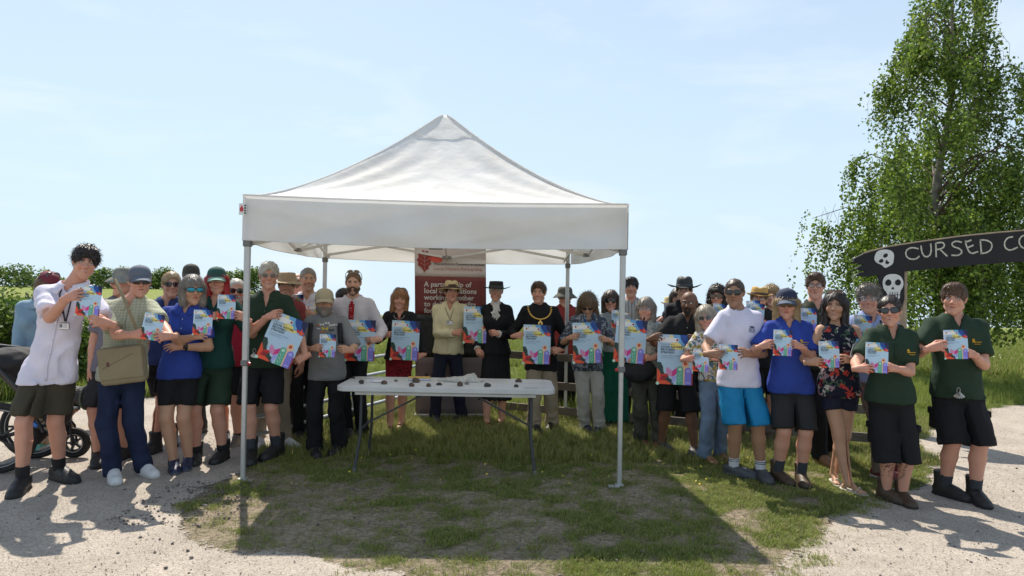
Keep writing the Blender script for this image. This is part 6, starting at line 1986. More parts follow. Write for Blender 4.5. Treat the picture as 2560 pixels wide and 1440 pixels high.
wheel((rw.x, rw.y, .30), .30, .028, rz=R_(10)); wheel((rw.x - .05, rw.y + .52, .30), .30, .028, rz=R_(10))
yy = (rw.y + .26); xr = rw.x; xf = fw.x
def tb2(nm, pts, r_, m_=BKP): mb = MB(); mb.tube([Vector(p) for p in pts], r_, m_, 8); return mb.build(nm, pc, True)
for s_ in (-.22, .22):
    tb2('frame_tube', [(xr, yy + s_, .30), (xr + .20, yy + s_ * .8, .36), (xf - .06, fw.y, .36)], .017)
    tb2('frame_tube', [(xr + .32, yy + s_ * .8, .34), (xr + .12, yy + s_, .72), (xr - .18, yy + s_, 1.02)], .017)
    tb2('fork', [(xf, fw.y + s_ * .16, .142), (xf - .02, fw.y + s_ * .14, .30), (xf - .05, fw.y, .36)], .011)
tb2('axle', [(xr, rw.y, .30), (xr - .05, rw.y + .52, .30)], .014)
tb2('handlebar', [(xr - .18, yy - .22, 1.02), (xr - .24, yy, 1.06), (xr - .18, yy + .22, 1.02)], .02)
F = Field((xr - .5, yy - .35, .25), (xf + .1, yy + .35, 1.15), .014)
F.cone((xr + .35, yy, .50), .13, (xr - .02, yy, .88), .16, 0); F.cone((xr + .35, yy, .50), .13, (xr + .62, yy, .47), .09, .05); F.ball((xr - .06, yy, .92), (.25, .22, .13), .05)
F.cone((xr + .33, yy, .64), .13, (xr + .10, yy, .86), .12, .02, op='sub'); F.disp(lambda P: sine_folds(P, 3, .006, .12, (1, 1, 1)))
v_, f_ = F.mesh(); link('seat', mesh_np('seat', v_, f_, BKF), pc)
F = Field((xr + .0, yy - .22, .12), (xf - .1, yy + .22, .42), .014); F.ball((xr + .36, yy, .27), (.26, .17, .10), 0); F.plane((0, 0, 1), (0, 0, .33)); F.disp(lambda P: sine_folds(P, 4, .006, .12, (1, 1, 1)))
v_, f_ = F.mesh(); link('basket', mesh_np('basket', v_, f_, BKF), pc)
mb = MB(); mb.box((xf - .22, fw.y + .05, .44), (.30, .24, .02), BKP, Matrix.Identity(4), .01); mb.build('footrest', pc)
bagb = MB(); bagb.box((0, 0, 0), (.14, .10, .07), mat('blue_plastic_bag', (.04, .16, .45), .4, var=.5, vscale=20), None, .03)
ob = bagb.build('bag', None, loc=pcx + Vector((xr + .22, yy - .20, .40))); tag(ob, 'blue printed carrier bag stuffed under the pushchair seat', 'bag')

# ================================================================== dog
FUR = vcol_mat('dog_fur', .8, bump=.002, bscale=160)
dp = gnd(215, 1072)
F = Field((-.45, -.2, 0), (.45, .2, .62), .010)
F.ball((0.10, 0, .36), (.15, .105, .125), 0); F.cone((.10, 0, .36), .11, (-.22, 0, .38), .085, .04)
F.cone((.18, 0, .42), .075, (.27, 0, .52), .06, .04); F.ball((.30, 0, .535), (.075, .062, .060), .02); F.cone((.33, 0, .52), .035, (.41, 0, .505), .024, .015)
for s_ in (-1, 1):
    F.ball((.275, s_ * .062, .51), (.030, .014, .055), .008)
    F.cone((.17, s_ * .055, .32), .045, (.175, s_ * .055, .16), .026, .02); F.cone((.175, s_ * .055, .16), .024, (.17, s_ * .055, .035), .020, .008); F.ball((.185, s_ * .055, .02), (.036, .025, .018), .01)
    F.cone((-.22, s_ * .05, .34), .065, (-.17, s_ * .055, .22), .038, .02); F.cone((-.17, s_ * .055, .22), .032, (-.25, s_ * .055, .13), .020, .008); F.cone((-.25, s_ * .055, .13), .019, (-.235, s_ * .055, .03), .018, .006); F.ball((-.22, s_ * .055, .02), (.034, .024, .018), .008)
F.cone((-.28, 0, .42), .03, (-.36, 0, .52), .018, .02)
F.disp(lambda P: (fbm(P, 50, 3) - .5) * .014)
v_, f_ = F.mesh(); tan_ = (v_[:, 2] < .20) | ((v_[:, 0] > .32) & (v_[:, 2] < .52))
c_ = np.where(tan_[:, None], np.array((.28, .14, .06)), np.array((.022, .020, .018))) * (.7 + .6 * fbm(v_, 40, 5)[:, None])
dg = empty('dog', dp, 'black and tan dog standing behind the front pushchair wheel', 'dog', None, R_(-8))
link('body', mesh_np('body', v_, f_, FUR, True, None, c_), dg)
st_ = strands(v_, f_, 2500, .022, .0014, 4, (-.4, 0, -1), .3, (.03, .026, .022), .4); link('coat', mesh_np('coat', st_[0], st_[1], HAIRM, True, None, st_[2]), dg)
HRN = mat('green_harness', (.06, .08, .06), .8)
mb = MB()
for x_ in (.02, .15): mb.tube([Vector((x_ + .01 * math.sin(a), .125 * math.cos(a), .36 + .140 * math.sin(a))) for a in np.linspace(0, 6.28, 20)], .012, HRN, 6)
mb.build('harness', dg, True)
mb = MB(); mb.tube([Vector((.08, 0, .50)), Vector((.03, .04, .72)), Vector((-.02, .10, .98))], .006, mat('grey_lead', (.30, .30, .30), .7), 6); o = mb.build('lead', dg, True)
# ================================================================== cast
c_ = cloth
WHT = c_('white_linen', (.70, .66, .76), bump=.006, bscale=22)
OLV = c_('dark_olive_cotton', (.060, .052, .036)); BLKC = c_('black_cotton', (.014, .014, .016)); CHR = c_('charcoal_cotton', (.030, .030, .032))
DGR = c_('bottle_green_cotton', (.018, .050, .036)); DGR2 = c_('dark_green_pique', (.022, .042, .026)); RBL = c_('royal_blue_pique', (.030, .060, .30)); TEAL = c_('spruce_green_pique', (.012, .052, .045))
NAVY = c_('navy_cotton', (.016, .018, .034)); JEAN = c_('dark_denim', (.018, .026, .060), var=.3); LJEAN = c_('faded_denim', (.15, .21, .30), var=.3); KHK = c_('khaki_cotton', (.30, .24, .175)); PGREY = c_('pale_grey_cotton', (.36, .34, .31))
def check_mat(name, c0, c1, sc):
    m, n, l, b = newmat(name); t = n.new('ShaderNodeTexCoord'); sp = n.new('ShaderNodeSeparateXYZ'); l.new(t.outputs['Object'], sp.inputs[0])
    outs = []
    for k in ((0, 2) if sc[1] else (0,)):
        mu = n.new('ShaderNodeMath'); mu.operation = 'MULTIPLY'; mu.inputs[1].default_value = sc[0]; l.new(sp.outputs[k], mu.inputs[0])
        fr = n.new('ShaderNodeMath'); fr.operation = 'FRACT'; l.new(mu.outputs[0], fr.inputs[0]); lt = n.new('ShaderNodeMath'); lt.operation = 'LESS_THAN'; lt.inputs[1].default_value = .28; l.new(fr.outputs[0], lt.inputs[0]); outs.append(lt)
    if len(outs) == 2:
        mxx = n.new('ShaderNodeMath'); mxx.operation = 'MAXIMUM'; l.new(outs[0].outputs[0], mxx.inputs[0]); l.new(outs[1].outputs[0], mxx.inputs[1]); f = mxx
    else: f = outs[0]
    mi = n.new('ShaderNodeMix'); mi.data_type = 'RGBA'; mi.inputs[6].default_value = (*c0, 1); mi.inputs[7].default_value = (*c1, 1); l.new(f.outputs[0], mi.inputs[0]); l.new(mi.outputs[2], b.inputs['Base Color']); b.inputs['Roughness'].default_value = .85; b.inputs['Specular IOR Level'].default_value = .2
    return m
def print_mat(name, base, cols, scale=22, thr=.52):
    m, n, l, b = newmat(name); t = n.new('ShaderNodeTexCoord')
    v = n.new('ShaderNodeTexVoronoi'); v.inputs['Scale'].default_value = scale; l.new(t.outputs['Object'], v.inputs['Vector'])
    sp = n.new('ShaderNodeSeparateXYZ'); l.new(v.outputs['Color'], sp.inputs[0])
    r = n.new('ShaderNodeValToRGB'); r.color_ramp.interpolation = 'CONSTANT'; e = r.color_ramp.elements
    e[0].position = 0; e[0].color = (*base, 1); e[1].position = thr; e[1].color = (*cols[0], 1)
    for k, c in enumerate(cols[1:]): q = e.new(thr + (1 - thr) * (k + 1) / len(cols)); q.color = (*c, 1)
    l.new(sp.outputs[0], r.inputs[0])
    nz_ = n.new('ShaderNodeTexNoise'); nz_.inputs['Scale'].default_value = scale * 1.7; l.new(t.outputs['Object'], nz_.inputs['Vector'])
    gt_ = n.new('ShaderNodeMath'); gt_.operation = 'GREATER_THAN'; gt_.inputs[1].default_value = .47; l.new(nz_.outputs['Fac'], gt_.inputs[0])
    mi = n.new('ShaderNodeMix'); mi.data_type = 'RGBA'; mi.inputs[6].default_value = (*base, 1); l.new(gt_.outputs[0], mi.inputs[0]); l.new(r.outputs[0], mi.inputs[7]); l.new(mi.outputs[2], b.inputs['Base Color'])
    b.inputs['Roughness'].default_value = .8; b.inputs['Specular IOR Level'].default_value = .25
    return m
CHK = check_mat('cream_fine_check', (.44, .44, .33), (.33, .35, .25), (42, True)); STR = check_mat('grey_stripe', (.42, .41, .38), (.20, .20, .20), (26, False)); BSTR = check_mat('blue_stripe', (.24, .30, .52), (.40, .44, .58), (70, False))
FLW = print_mat('blue_grey_foliage_print', (.055, .065, .085), [(.20, .23, .28), (.30, .32, .36), (.03, .035, .06)], 36, .35)
FLR = print_mat('dark_floral_print', (.010, .012, .026), [(.45, .05, .035), (.42, .38, .34), (.06, .10, .06), (.010, .012, .026), (.30, .20, .22)], 24, .50)
FLP = print_mat('pale_leaf_print', (.36, .36, .33), [(.22, .25, .22), (.44, .44, .42)], 40, .4); CAMO = print_mat('pale_blue_denim', (.22, .33, .42), [(.20, .30, .39), (.25, .36, .46)], 6, .3)
DOT = print_mat('red_spot_print', (.22, .010, .016), [(.22, .010, .016), (.04, .004, .006)], 48, .55); LEAFP = print_mat('garden_print', (.52, .52, .52), [(.06, .13, .06), (.30, .25, .05), (.08, .16, .22), (.25, .12, .05)], 26, .25)
LBLK = mat('lens_black', (.008, .008, .010), .08, spec=.8); LMIR = mat('lens_blue_mirror', (.04, .24, .32), .12, .85); LBRN = mat('lens_brown', (.10, .055, .02), .12, spec=.8); FRB = mat('frame_black', (.012, .012, .014), .3); FRM = mat('frame_metal', (.35, .34, .33), .3, .9)
FRT = mat('frame_tortoise', (.10, .05, .02), .3); LCL = None
def clear_lens():
    m, n, l, b = newmat('lens_clear'); b.inputs['Transmission Weight'].default_value = .9; b.inputs['Roughness'].default_value = .03; b.inputs['IOR'].default_value = 1.05; b.inputs['Base Color'].default_value = (.95, .97, .97, 1)
    return m
LCL = clear_lens()
G_SUN = ('sun', FRB, LBLK); G_CLR = ('clear', FRB, LCL); G_MTL = ('clear', FRM, LCL)
YEL = mat('embroidery_yellow', (.50, .28, .015), .8)
H_DK, H_BR, H_LB, H_GR, H_WH, H_BL, H_RD = (.018, .012, .010), (.055, .030, .016), (.15, .085, .040), (.22, .19, .16), (.50, .47, .40), (.34, .23, .11), (.34, .008, .010)
BK_TR = ('trainer', (.014, .014, .015), (.02, .02, .02)); BK_BT = ('boot', (.016, .015, .014), (.012, .012, .012)); BR_BT = ('boot', (.060, .036, .020), (.03, .022, .015)); WH_TR = ('trainer', (.62, .62, .62), (.50, .49, .46)); DR_BK = ('dress', (.012, .012, .013), (.01, .01, .01)); GY_TR = ('trainer', (.16, .15, .14), (.30, .29, .28)); NV_TR = ('trainer', (.012, .018, .055), (.08, .08, .10)); CLOG = ('clog', (.055, .058, .066), (.045, .047, .052)); BRD = ('dress', (.16, .055, .025), (.04, .02, .015)); TAN_B = ('dress', (.24, .12, .055), (.05, .03, .02))
SKB = mat('black_sock', (.012, .012, .014), .9); SKW = mat('white_sock', (.62, .62, .66), .9, bump=.002, bscale=80); SKG = mat('grey_sock', (.04, .045, .055), .9); SKR = mat('red_sock', (.16, .02, .025), .9)
def polo(m, **k): d = dict(kind='polo', mat=m, hem=.485, sleeve='short', collar='polo', vneck=.045, name='polo_shirt'); d.update(k); return d
def tee(m, **k): d = dict(kind='tee', mat=m, hem=.475, sleeve='short', neck=.034, name='t_shirt'); d.update(k); return d
def shirt(m, **k): d = dict(kind='shirt', mat=m, hem=.50, sleeve='long', collar='shirt', vneck=.035, name='shirt'); d.update(k); return d
def shorts(m, **k): d = dict(kind='shorts', mat=m, hem=.30, wide=1.10); d.update(k); return d
def trou(m, **k): d = dict(kind='trousers', mat=m, hem=.035); d.update(k); return d
def logo(I, x=.075, z=None, k=1.0):
    z = z or .745 * I['H']; p = I['top_obj']
    decal(I, p, 'logo', (x, z), circ(0, 0, .011 * k, 8), YEL); decal(I, p, 'logo', (x + .004, z - .014 * k), [(-.012 * k, -.006), (.012 * k, -.006), (.009 * k, .006), (-.009 * k, .006)], YEL)
    ribbon(I, p, 'logo_lettering', [(x + .014 * k, z - .016), (x + .060 * k, z - .016)], .006, YEL, .003, .001); ribbon(I, p, 'logo_lettering', [(x + .006 * k, z - .032), (x + .050 * k, z - .032)], .005, YEL, .003, .001)
_p0 = person
def person(*a, **k):
    I = _p0(*a, **k)
    I['top_obj'] = next((c for c in I['root'].children if c.name.split('.')[0] in ('shirt', 'polo_shirt', 't_shirt', 'jacket', 'blouse', 'vest_top', 'coat', 'cardigan')), None)
    return I
def lanyard(I, x, ztop, zb, m, badge=True, w=.010, dx=0.0, bw_=.085, bh_=.055):
    p = I['top_obj']; H = I['H']
    o = ribbon(I, p, 'lanyard', [(x - .055, ztop), (x + dx, zb)], w, m, .010, .002); ribbon(I, p, 'lanyard', [(x + .055, ztop), (x + dx + .004, zb)], w, m, .010, .002)
    if badge and o:
        q = proj(I, x + dx, zb - bh_ / 2 - .01, .016)
        if q:
            mb = MB(); mb.box((0, 0, 0), (bw_, .004, bh_), FRB, None, .002); mb.box((0, -.003, -.001), (bw_ * .92, .002, bh_ * .86), PA['white']); mb.box((-bw_ * .26, -.0045, .003), (bw_ * .26, .001, bh_ * .5), PA['grey']); mb.box((-bw_ * .26, -.0052, .008), (bw_ * .12, .001, bh_ * .2), mat('badge_face', (.40, .24, .17), .6))
            for k in range(3): mb.box((bw_ * .14, -.0045, .012 - .010 * k), (bw_ * .34, .001, .0025), PA['grey'])
            b = mb.build('id_badge', p, False, q)

def far_(**k): return dict(far=True, **k)
# ---- left group
I = person('P1', 'tall boy with dark curly hair in an untucked white linen shirt and olive shorts', [(55, 1228), (148, 1200)], (216, 614), tone='pink', hips=130, sh=166, b=.80, yaw=2, hyaw=2, tilt=9, nod=5, smile=True,
    hair=('tousle', H_DK), hat_extra=.012, top=dict(kind='shirt', mat=WHT, hem=.435, sleeve='short', collar='shirt', vneck=.035, loose=.018, fold=.007, sl_r=1.10), bottom=shorts(OLV, hem=.305, wide=1.14, fold=.006), shoe=BK_TR, sock=(SKB, .20), A=(190, 740), B=(238, 802), fA=.42, fB=.38, toe=(8, 52), eA=(-1, -.2, -.9), eB=(.5, .3, -1.1))
lanyard(I, .015, .83 * I['H'], .690 * I['H'], mat('black_ribbon', (.012, .012, .02), .6), dx=.045)
card('P1', (222, 752), 'booklet', 'booklet held at the chin of the boy in the white linen shirt', 4, fwd=.40, size=1.08)
I = person('P2', 'woman in a maroon cap and pale blue denim jacket behind the pushchair', [(86, 1126), (108, 1120)], (124, 678), sex='f', tone='pink', hips=96, sh=100, b=.85, yaw=10, hyaw=22, nod=20, smile=False, hair=('mid', H_LB), hat=('cap', mat('maroon_cap', (.16, .020, .035), .8)), hat_extra=.02,
    glasses=('big', mat('frame_purple', (.12, .03, .07), .3), LBRN, 'up'), top=dict(kind='jacket', mat=CAMO, hem=.44, sleeve='long', collar='shirt', name='jacket', loose=.024), bottom=trou(KHK), shoe=('trainer', (.05, .30, .26), (.5, .5, .5)), A=(40, 935), B=(62, 940), fA=.25, fB=.1, mA='fist', mB='fist')
I = person('P3', 'man in a grey bucket hat looking left behind the man in the grey cap', [(245, 1160), (312, 1146)], (312, 665), tone='pink', yaw=10, hyaw=-62, smile=False, hair=('short', H_GR), hat=('bucket', mat('grey_hat_cloth', (.20, .20, .175), .9, var=.3, vscale=14)), hat_extra=.02, top=tee(c_('grey_lilac_cotton', (.16, .15, .18))), bottom=shorts(CHR, hem=.29), shoe=BK_BT)
I = person('P4', 'older man in a grey cap, dark sunglasses and cream check shirt with a satchel', [(283, 1200), (358, 1186)], (352, 662), tone='pink', hips=308, sh=322, b=1.02, belly=.03, yaw=6, hyaw=2, smile=False, hair=('short', H_GR), hat=('cap', mat('blue_grey_cap', (.13, .15, .19), .85)), hat_extra=.02, glasses=G_SUN,
    top=dict(kind='shirt', mat=CHK, hem=.47, sleeve='short', collar='shirt', vneck=.03, loose=.020, fold=.006, sl_r=1.1), bottom=trou(JEAN, fold=.006), shoe=WH_TR, A=(352, 838), B=(400, 842), fA=.40, fB=.40, toe=(26, 44))
card('P4', (381, 817), 'booklet', 'booklet tilted in the hands of the man with the satchel', 10, fwd=.40, size=1.0)
I = person('P5', 'blond man in wraparound sunglasses and a blue polo with rucksack straps', [(384, 1132), (430, 1110)], (430, 681), tone='pink', hips=405, sh=415, b=1.0, yaw=8, hair=('short', H_BL), glasses=G_SUN, top=polo(c_('mid_blue_pique', (.035, .055, .16))), bottom=shorts(BLKC, hem=.31), shoe=BK_BT, A=None, B=(370, 930), fB=.1, mB='relax')
I = person('P6', 'man in a dark cap and sunglasses at the very back of the left group', [(466, 1085), (500, 1083)], (479, 659), tone='fair', smile=False, hair=('short', H_BR), hat=('cap', mat('dark_khaki_cap', (.055, .050, .040), .85)), hat_extra=.02, glasses=('sun', FRT, LBLK), top=tee(CHR), bottom=trou(CHR), far=True)
I = person('P7', 'woman with a grey bob and blue mirrored sunglasses, arms crossed in a royal blue polo', [(434, 1176), (470, 1168)], (484, 690), sex='f', tone='tan', hips=450, sh=462, b=1.04, yaw=6, hyaw=8, smile=False, hair=('bob', H_GR), glasses=('wrap', FRB, LMIR), top=polo(RBL, hem=.475, loose=.014), bottom=shorts(BLKC, hem=.335, wide=.93), shoe=NV_TR,
    A=(508, 842), B=(428, 868), fA=.33, fB=.27, eA=(-1, .2, -1.0), eB=(1, .2, -1.1), mB='relax', toe=(22, 8), hs=1.05)
card('P7', (507, 806), 'booklet', 'booklet held up by the woman in blue mirrored sunglasses', 2, fwd=.34, size=1.0)
I = person('P8', 'woman with long bright red hair under a green cap in a spruce green polo', [(490, 1155), (556, 1150)], (544, 666), sex='f', tone='pink', hips=530, sh=540, b=1.12, hyaw=-4, tilt=-3, hair=('long', H_RD), hat=('cap', mat('dark_green_cap', (.014, .075, .060), .8), mat('pale_green_peak', (.22, .40, .33), .8)), hat_extra=.02, top=polo(TEAL, hem=.49, loose=.018), bottom=shorts(DGR2, hem=.30, wide=1.2), shoe=BK_BT, sock=(SKB, .16),
    A=(538, 788), B=(594, 788), fA=.28, fB=.28, eB=(1, .2, -1.1), toe=(10, -10))
decal(I, I['top_obj'], 'logo', (-.2, 1.2), circ(0, 0, .01, 6), YEL)
card('P8', (566, 767), 'booklet', 'booklet held by the woman with bright red hair', 1, fwd=.28, size=1.02)
I = person('P9', 'bald man with white beard and sunglasses in crimson behind the red haired woman', [(562, 1105), (594, 1110)], (592, 697), tone='pink', hs=1.03, smile=False, hair=('thin', H_WH), beard=('trim', H_WH), glasses=G_SUN, top=tee(c_('crimson_cotton', (.42, .03, .06))), bottom=shorts(BLKC, hem=.30), shoe=GY_TR, sock=(SKB, .12))
I = person('P10', 'tall grey haired man in glasses and dark green polo holding a large tilted poster', [(626, 1152), (690, 1140)], (673, 655), tone='pink', hips=660, sh=670, b=1.02, hyaw=2, hair=('neat', H_WH), hat_extra=.01, glasses=('clear', FRM, LBRN), top=polo(DGR2, hem=.475, loose=.018, vneck=.07), bottom=shorts(BLKC, hem=.285, wide=1.16), shoe=BK_BT, sock=(SKG, .22),
    A=(690, 785), B=(742, 905), fA=.33, fB=.25, eA=(-1, .1, -.8), eB=(1, .4, -.8), toe=(12, -22))
logo(I, .095); card('P10', (706, 850), 'poster', 'large poster tilted to the right in front of the tall grey haired man', 21, fwd=.32)
def keys(I, px, py, lab):
    p = at(px, py, I['d'] - .17); mb = MB()
    mb.tube([p + Vector((.014 * math.cos(a), 0, .03 + .020 * math.sin(a))) for a in np.linspace(0, 6.28, 12)], .003, FRM, 6)
    for k in range(5):
        a = (k - 2) * .35; q = p + Vector((math.sin(a) * .05, -.006 * k, -.045 * math.cos(a) + .012)); mb.bar(p + Vector((0, -.004 * k, .012)), q, .014, .003, FRM, (0, 1, 0)); mb.tube([p + Vector((0, -.004 * k, .008)), p + Vector((math.sin(a) * .012, -.004 * k, -.004))], .009, FRM, 8)
    o = mb.build('keys'); tag(o, lab, 'keys')
keys(I, 636, 885, 'bunch of keys hanging at the waist of the tall grey haired man')
I = person('P11', 'man in a tan sun hat and khaki trousers behind the tall grey haired man', [(646, 1112), (712, 1118)], (718, 679), tone='pink', hips=690, hyaw=-10, hair=('short', H_BR), hat=('sunhat', mat('tan_hat_cloth', (.36, .26, .16), .9)), hat_extra=.02, top=tee(c_('faded_red_cotton', (.28, .06, .06))), bottom=trou(KHK), shoe=WH_TR, toe=(20, 48))
I = person('P12', 'bald man turned away behind the man in the white polo', [(740, 1072), (760, 1072)], (745, 684), tone='pink', hs=1.0, yaw=180, hair=None, smile=False, top=tee(CHR), bottom=trou(CHR), far=True)
I = person('P13', 'person with short sandy hair half hidden behind the tan sun hat', [(742, 1084), (762, 1084)], (752, 694), tone='pink', hyaw=40, smile=False, hair=('crop', H_LB), top=tee(c_('rose_cotton', (.38, .12, .12))), bottom=trou(CHR), far=True)
I = person('P14', 'man with short greying hair and moustache in a white polo behind the bearded man', [(745, 1098), (790, 1096)], (771, 670), tone='tan', hips=765, b=1.0, hyaw=6, hair=('crop', H_GR), top=polo(c_('white_pique', (.60, .58, .62)), vneck=.04), bottom=trou(BLKC), shoe=DR_BK, A=(752, 790), B=(764, 782), fA=.3, fB=.34, stubble=.25)
card('P14', (744, 762), 'booklet', 'booklet held by the man in the white polo', -3, fwd=.32, yaw=-30)
card('P14', (792, 800), 'poster', 'poster half hidden behind the beige cap of the bearded man', 0, fwd=.20, size=.75)
I = person('P16', 'bearded man in a white shirt with a red spotted tie and lanyard', [(868, 1090), (905, 1090)], (884, 680), tone='fair', hips=880, b=1.05, hyaw=-4, hair=('crop', H_LB), beard=('trim', (.10, .06, .035)), glasses=('sun', FRM, LBRN, 'up'), top=shirt(c_('white_poplin', (.58, .55, .58)), vneck=.012, loose=.020), bottom=trou(BLKC), shoe=DR_BK, A=(862, 850), B=(925, 850), fA=.24, fB=.28)
def tie(I, m_, x=0.0):
    p = I['top_obj']; H = I['H']; decal(I, p, 'tie_knot', (x, .815 * H), [(-.018, .014), (-.013, -.020), (.013, -.020), (.018, .014)], m_, .016)
    ribbon(I, p, 'tie', [(x, .805 * H), (x, .60 * H)], .058, m_, .010, .004)
tie(I, print_mat('red_spotted_silk', (.32, .012, .018), [(.32, .012, .018), (.5, .3, .3)], 70, .8)); lanyard(I, 0, .83 * I['H'], .68 * I['H'], mat('white_ribbon', (.6, .6, .6), .6), badge=False, w=.012)
card('P16', (901, 851), 'poster', 'large poster held by the man in the red tie', 1, fwd=.28, size=.98)
I = person('P17', 'person in a dark green top bending down behind the man in the red tie', [(840, 1052), (872, 1052)], (862, 722), tone='fair', yaw=180, fwd=.0, smile=False, hair=('short', H_DK), hs=.9, top=tee(DGR2, loose=.05), bottom=trou(CHR), far=True)
I = person('P15', 'short stocky bearded man in a beige cap and grey butterfly t shirt', [(786, 1136), (850, 1130)], (812, 720), tone='tan', hips=820, sh=818, b=1.16, belly=.07, hyaw=0, smile=False, hair=('short', H_GR), beard=('full', H_GR), hat=('cap', mat('beige_cap', (.42, .36, .24), .85)), hat_extra=.02, top=tee(c_('mid_grey_cotton', (.20, .20, .20)), hem=.46, loose=.018, sleeve='elbow'), bottom=trou(BLKC, wide=1.05, fold=.007), shoe=BK_TR,
    A=(796, 870), B=(856, 874), fA=.36, fB=.36, shw=1.0)
BF = [mat('butterfly_white', (.6, .6, .56), .8), mat('butterfly_yellow', (.6, .45, .05), .8), mat('butterfly_orange', (.5, .15, .05), .8), mat('butterfly_black', (.02, .02, .02), .8)]
for k, (x, z, mi_, s_) in enumerate([(-.065, 1.325, 2, .7), (-.03, 1.33, 0, .9), (.02, 1.345, 0, .9), (.06, 1.325, 0, .8), (.0, 1.29, 1, 1.3), (.06, 1.275, 3, .9), (.10, 1.33, 0, .7), (.075, 1.21, 2, 1.0), (-.02, 1.255, 2, .8), (.04, 1.235, 3, .8), (.035, 1.13, 3, .6), (-.06, 1.29, 0, .7)]):
    z = z * I['H'] / 1.68
    for s2 in (-1, 1): decal(I, I['top_obj'], 'butterfly_print', (x + s2 * .010 * s_, z), [(0 - s2 * .009 * s_, -.003), (s2 * .008 * s_, -.013 * s_), (s2 * .013 * s_, -.002), (s2 * .016 * s_, .014 * s_), (0, .009 * s_), (-s2 * .009 * s_, .003)][::s2], BF[mi_], .006)
ribbon(I, I['top_obj'], 'rucksack_strap', [(-.135, .80 * I['H']), (-.15, .66 * I['H'])], .040, BKF, .014, .008); ribbon(I, I['top_obj'], 'rucksack_strap', [(.135, .80 * I['H']), (.15, .64 * I['H'])], .040, BKF, .014, .008)
card('P15', (819, 864), 'booklet', 'booklet held low by the bearded man in the beige cap', 1, fwd=.36, size=1.02)
# ---- middle
I = person('P18', 'woman with a strawberry blonde bob in a red dress and black cardigan', [(975, 1074), (1004, 1068)], (1000, 723), sex='f', tone='pink', hips=998, sh=1000, b=.98, tilt=4, hair=('mid', (.30, .14, .055)), glasses=('sun', FRB, LBRN, 'up'), bottom=dict(kind='skirt', mat=DOT, hem=.335, waist=.62, flare=.94, name='dress_skirt'), shoe=('strap', (.012, .012, .014), (.012, .012, .014)),
    top=dict(kind='coat', mat=BLKC, hem=.505, sleeve='long', name='cardigan', vneck=.16, neck=.040, loose=.014), A=(975, 835), B=(1042, 893), fA=.26, fB=.22, eB=(1, .3, -.9), toe=(6, -6))
tpI = dict(I); 
o = make_top(I, mat=DOT, hem=.50, sleeve='none', neck=.036, vneck=.06, loose=.006, name='dress_bodice', fold=.002); 
mb = MB(); q = I['L'](0, -.16, .795 * I['H'])
mb.tube([I['L'](.055 * math.cos(a) * 1.1, -.10 - .035 * math.sin(-a), (.815 + .028 * math.sin(a)) * I['H']) for a in np.linspace(math.pi, 2 * math.pi, 12)], .003, FRM, 5); mb.build('necklace', I['root'], True)
card('P18', (1013, 851), 'poster', 'large poster held by the woman in the red dress', 2, fwd=.28)
I = person('P19', 'man in a straw panama hat and cream shirt in front of the banner', [(1086, 1055), (1154, 1052)], (1129, 697), tone='pink', hips=1120, sh=1125, b=1.06, belly=.02, hyaw=10, nod=-6, smile=False, hair=('neat', H_BR), hat=('panama', mat('straw', (.56, .45, .24), .85, bump=.002, bscale=150), None, mat('hat_band_brown', (.06, .03, .02), .6)), hat_extra=.045,
    top=shirt(c_('cream_cotton', (.68, .60, .38)), hem=.50, loose=.026, fold=.007, neck=.034, vneck=.05), bottom=trou(NAVY), shoe=BK_TR, A=(1150, 832), B=(1182, 852), fA=.30, fB=.30, eA=(-1, .1, -.9), toe=(22, -28))
lanyard(I, .0, .82 * I['H'], .735 * I['H'], mat('thin_black_cord', (.02, .02, .02), .6), w=.005, dx=.012, bw_=.075, bh_=.05)
I = person('P20', 'lady in a wide black hat and long black coat with a white lace jabot', [(1216, 1066), (1254, 1062)], (1240, 694), sex='f', tone='pink', hips=1240, sh=1240, b=.95, hyaw=-6, hair=('short', H_WH), hat=('lady', mat('black_felt', (.010, .010, .012), .8), None, mat('black_satin', (.02, .02, .022), .4)), hat_extra=.05, bottom=dict(kind='skirt', mat=BLKC, hem=.185, waist=.62, flare=1.30, name='coat_skirt'),
    top=dict(kind='coat', mat=BLKC, hem=.50, sleeve='long', name='coat', vneck=.06, neck=.036, loose=.016), shoe=('strap', (.012, .012, .014), (.3, .3, .3)), A=(1194, 888), B=(1230, 832), fA=.12, fB=.30, mA='relax', eB=(1, .2, -.8))
LACE = mat('white_lace', (.62, .60, .56), .8, bump=.004, bscale=70)
F = Field((-.12, -.30, 1.10), (.12, .10, 1.60), .006); L = I['L']; H = I['H']
for q in range(5): F.ball(L(.010 * math.sin(q * 2.1), -.118 - .012 * math.sin(q), (.83 - .022 * q) * H), (.040 + .004 * q, .022, .028), .012)
F.cone(L(0, -.02, .845 * H), .055, L(0, -.02, .868 * H), .050, .01); F.disp(lambda P: .006 * np.sin(P[:, 0] * 170 + 3 * np.sin(P[:, 2] * 60)))
v_, f_ = F.mesh(); link('lace_jabot', mesh_np('lace_jabot', v_, f_, LACE), I['root'])
for (Sh, E, W, X, Y, Z_, mode, flip, fo) in I['arms']:
    F = Field(np.array(W) - .12, np.array(W) + .12, .006); d_ = (W - E).normalized(); F.cone(W - d_ * .05, .028, W + d_ * .005, .044, 0, cap=True); F.disp(lambda P: .005 * np.sin(np.arctan2(P[:, 2] - W.z, P[:, 0] - W.x) * 9)); v_, f_ = F.mesh(); link('lace_cuff', mesh_np('lace_cuff', v_, f_, LACE), I['root'])
card('P19', (1191, 812), 'poster', 'large poster held between the straw hat man and the lady in black', 0, fwd=.31, size=.98)
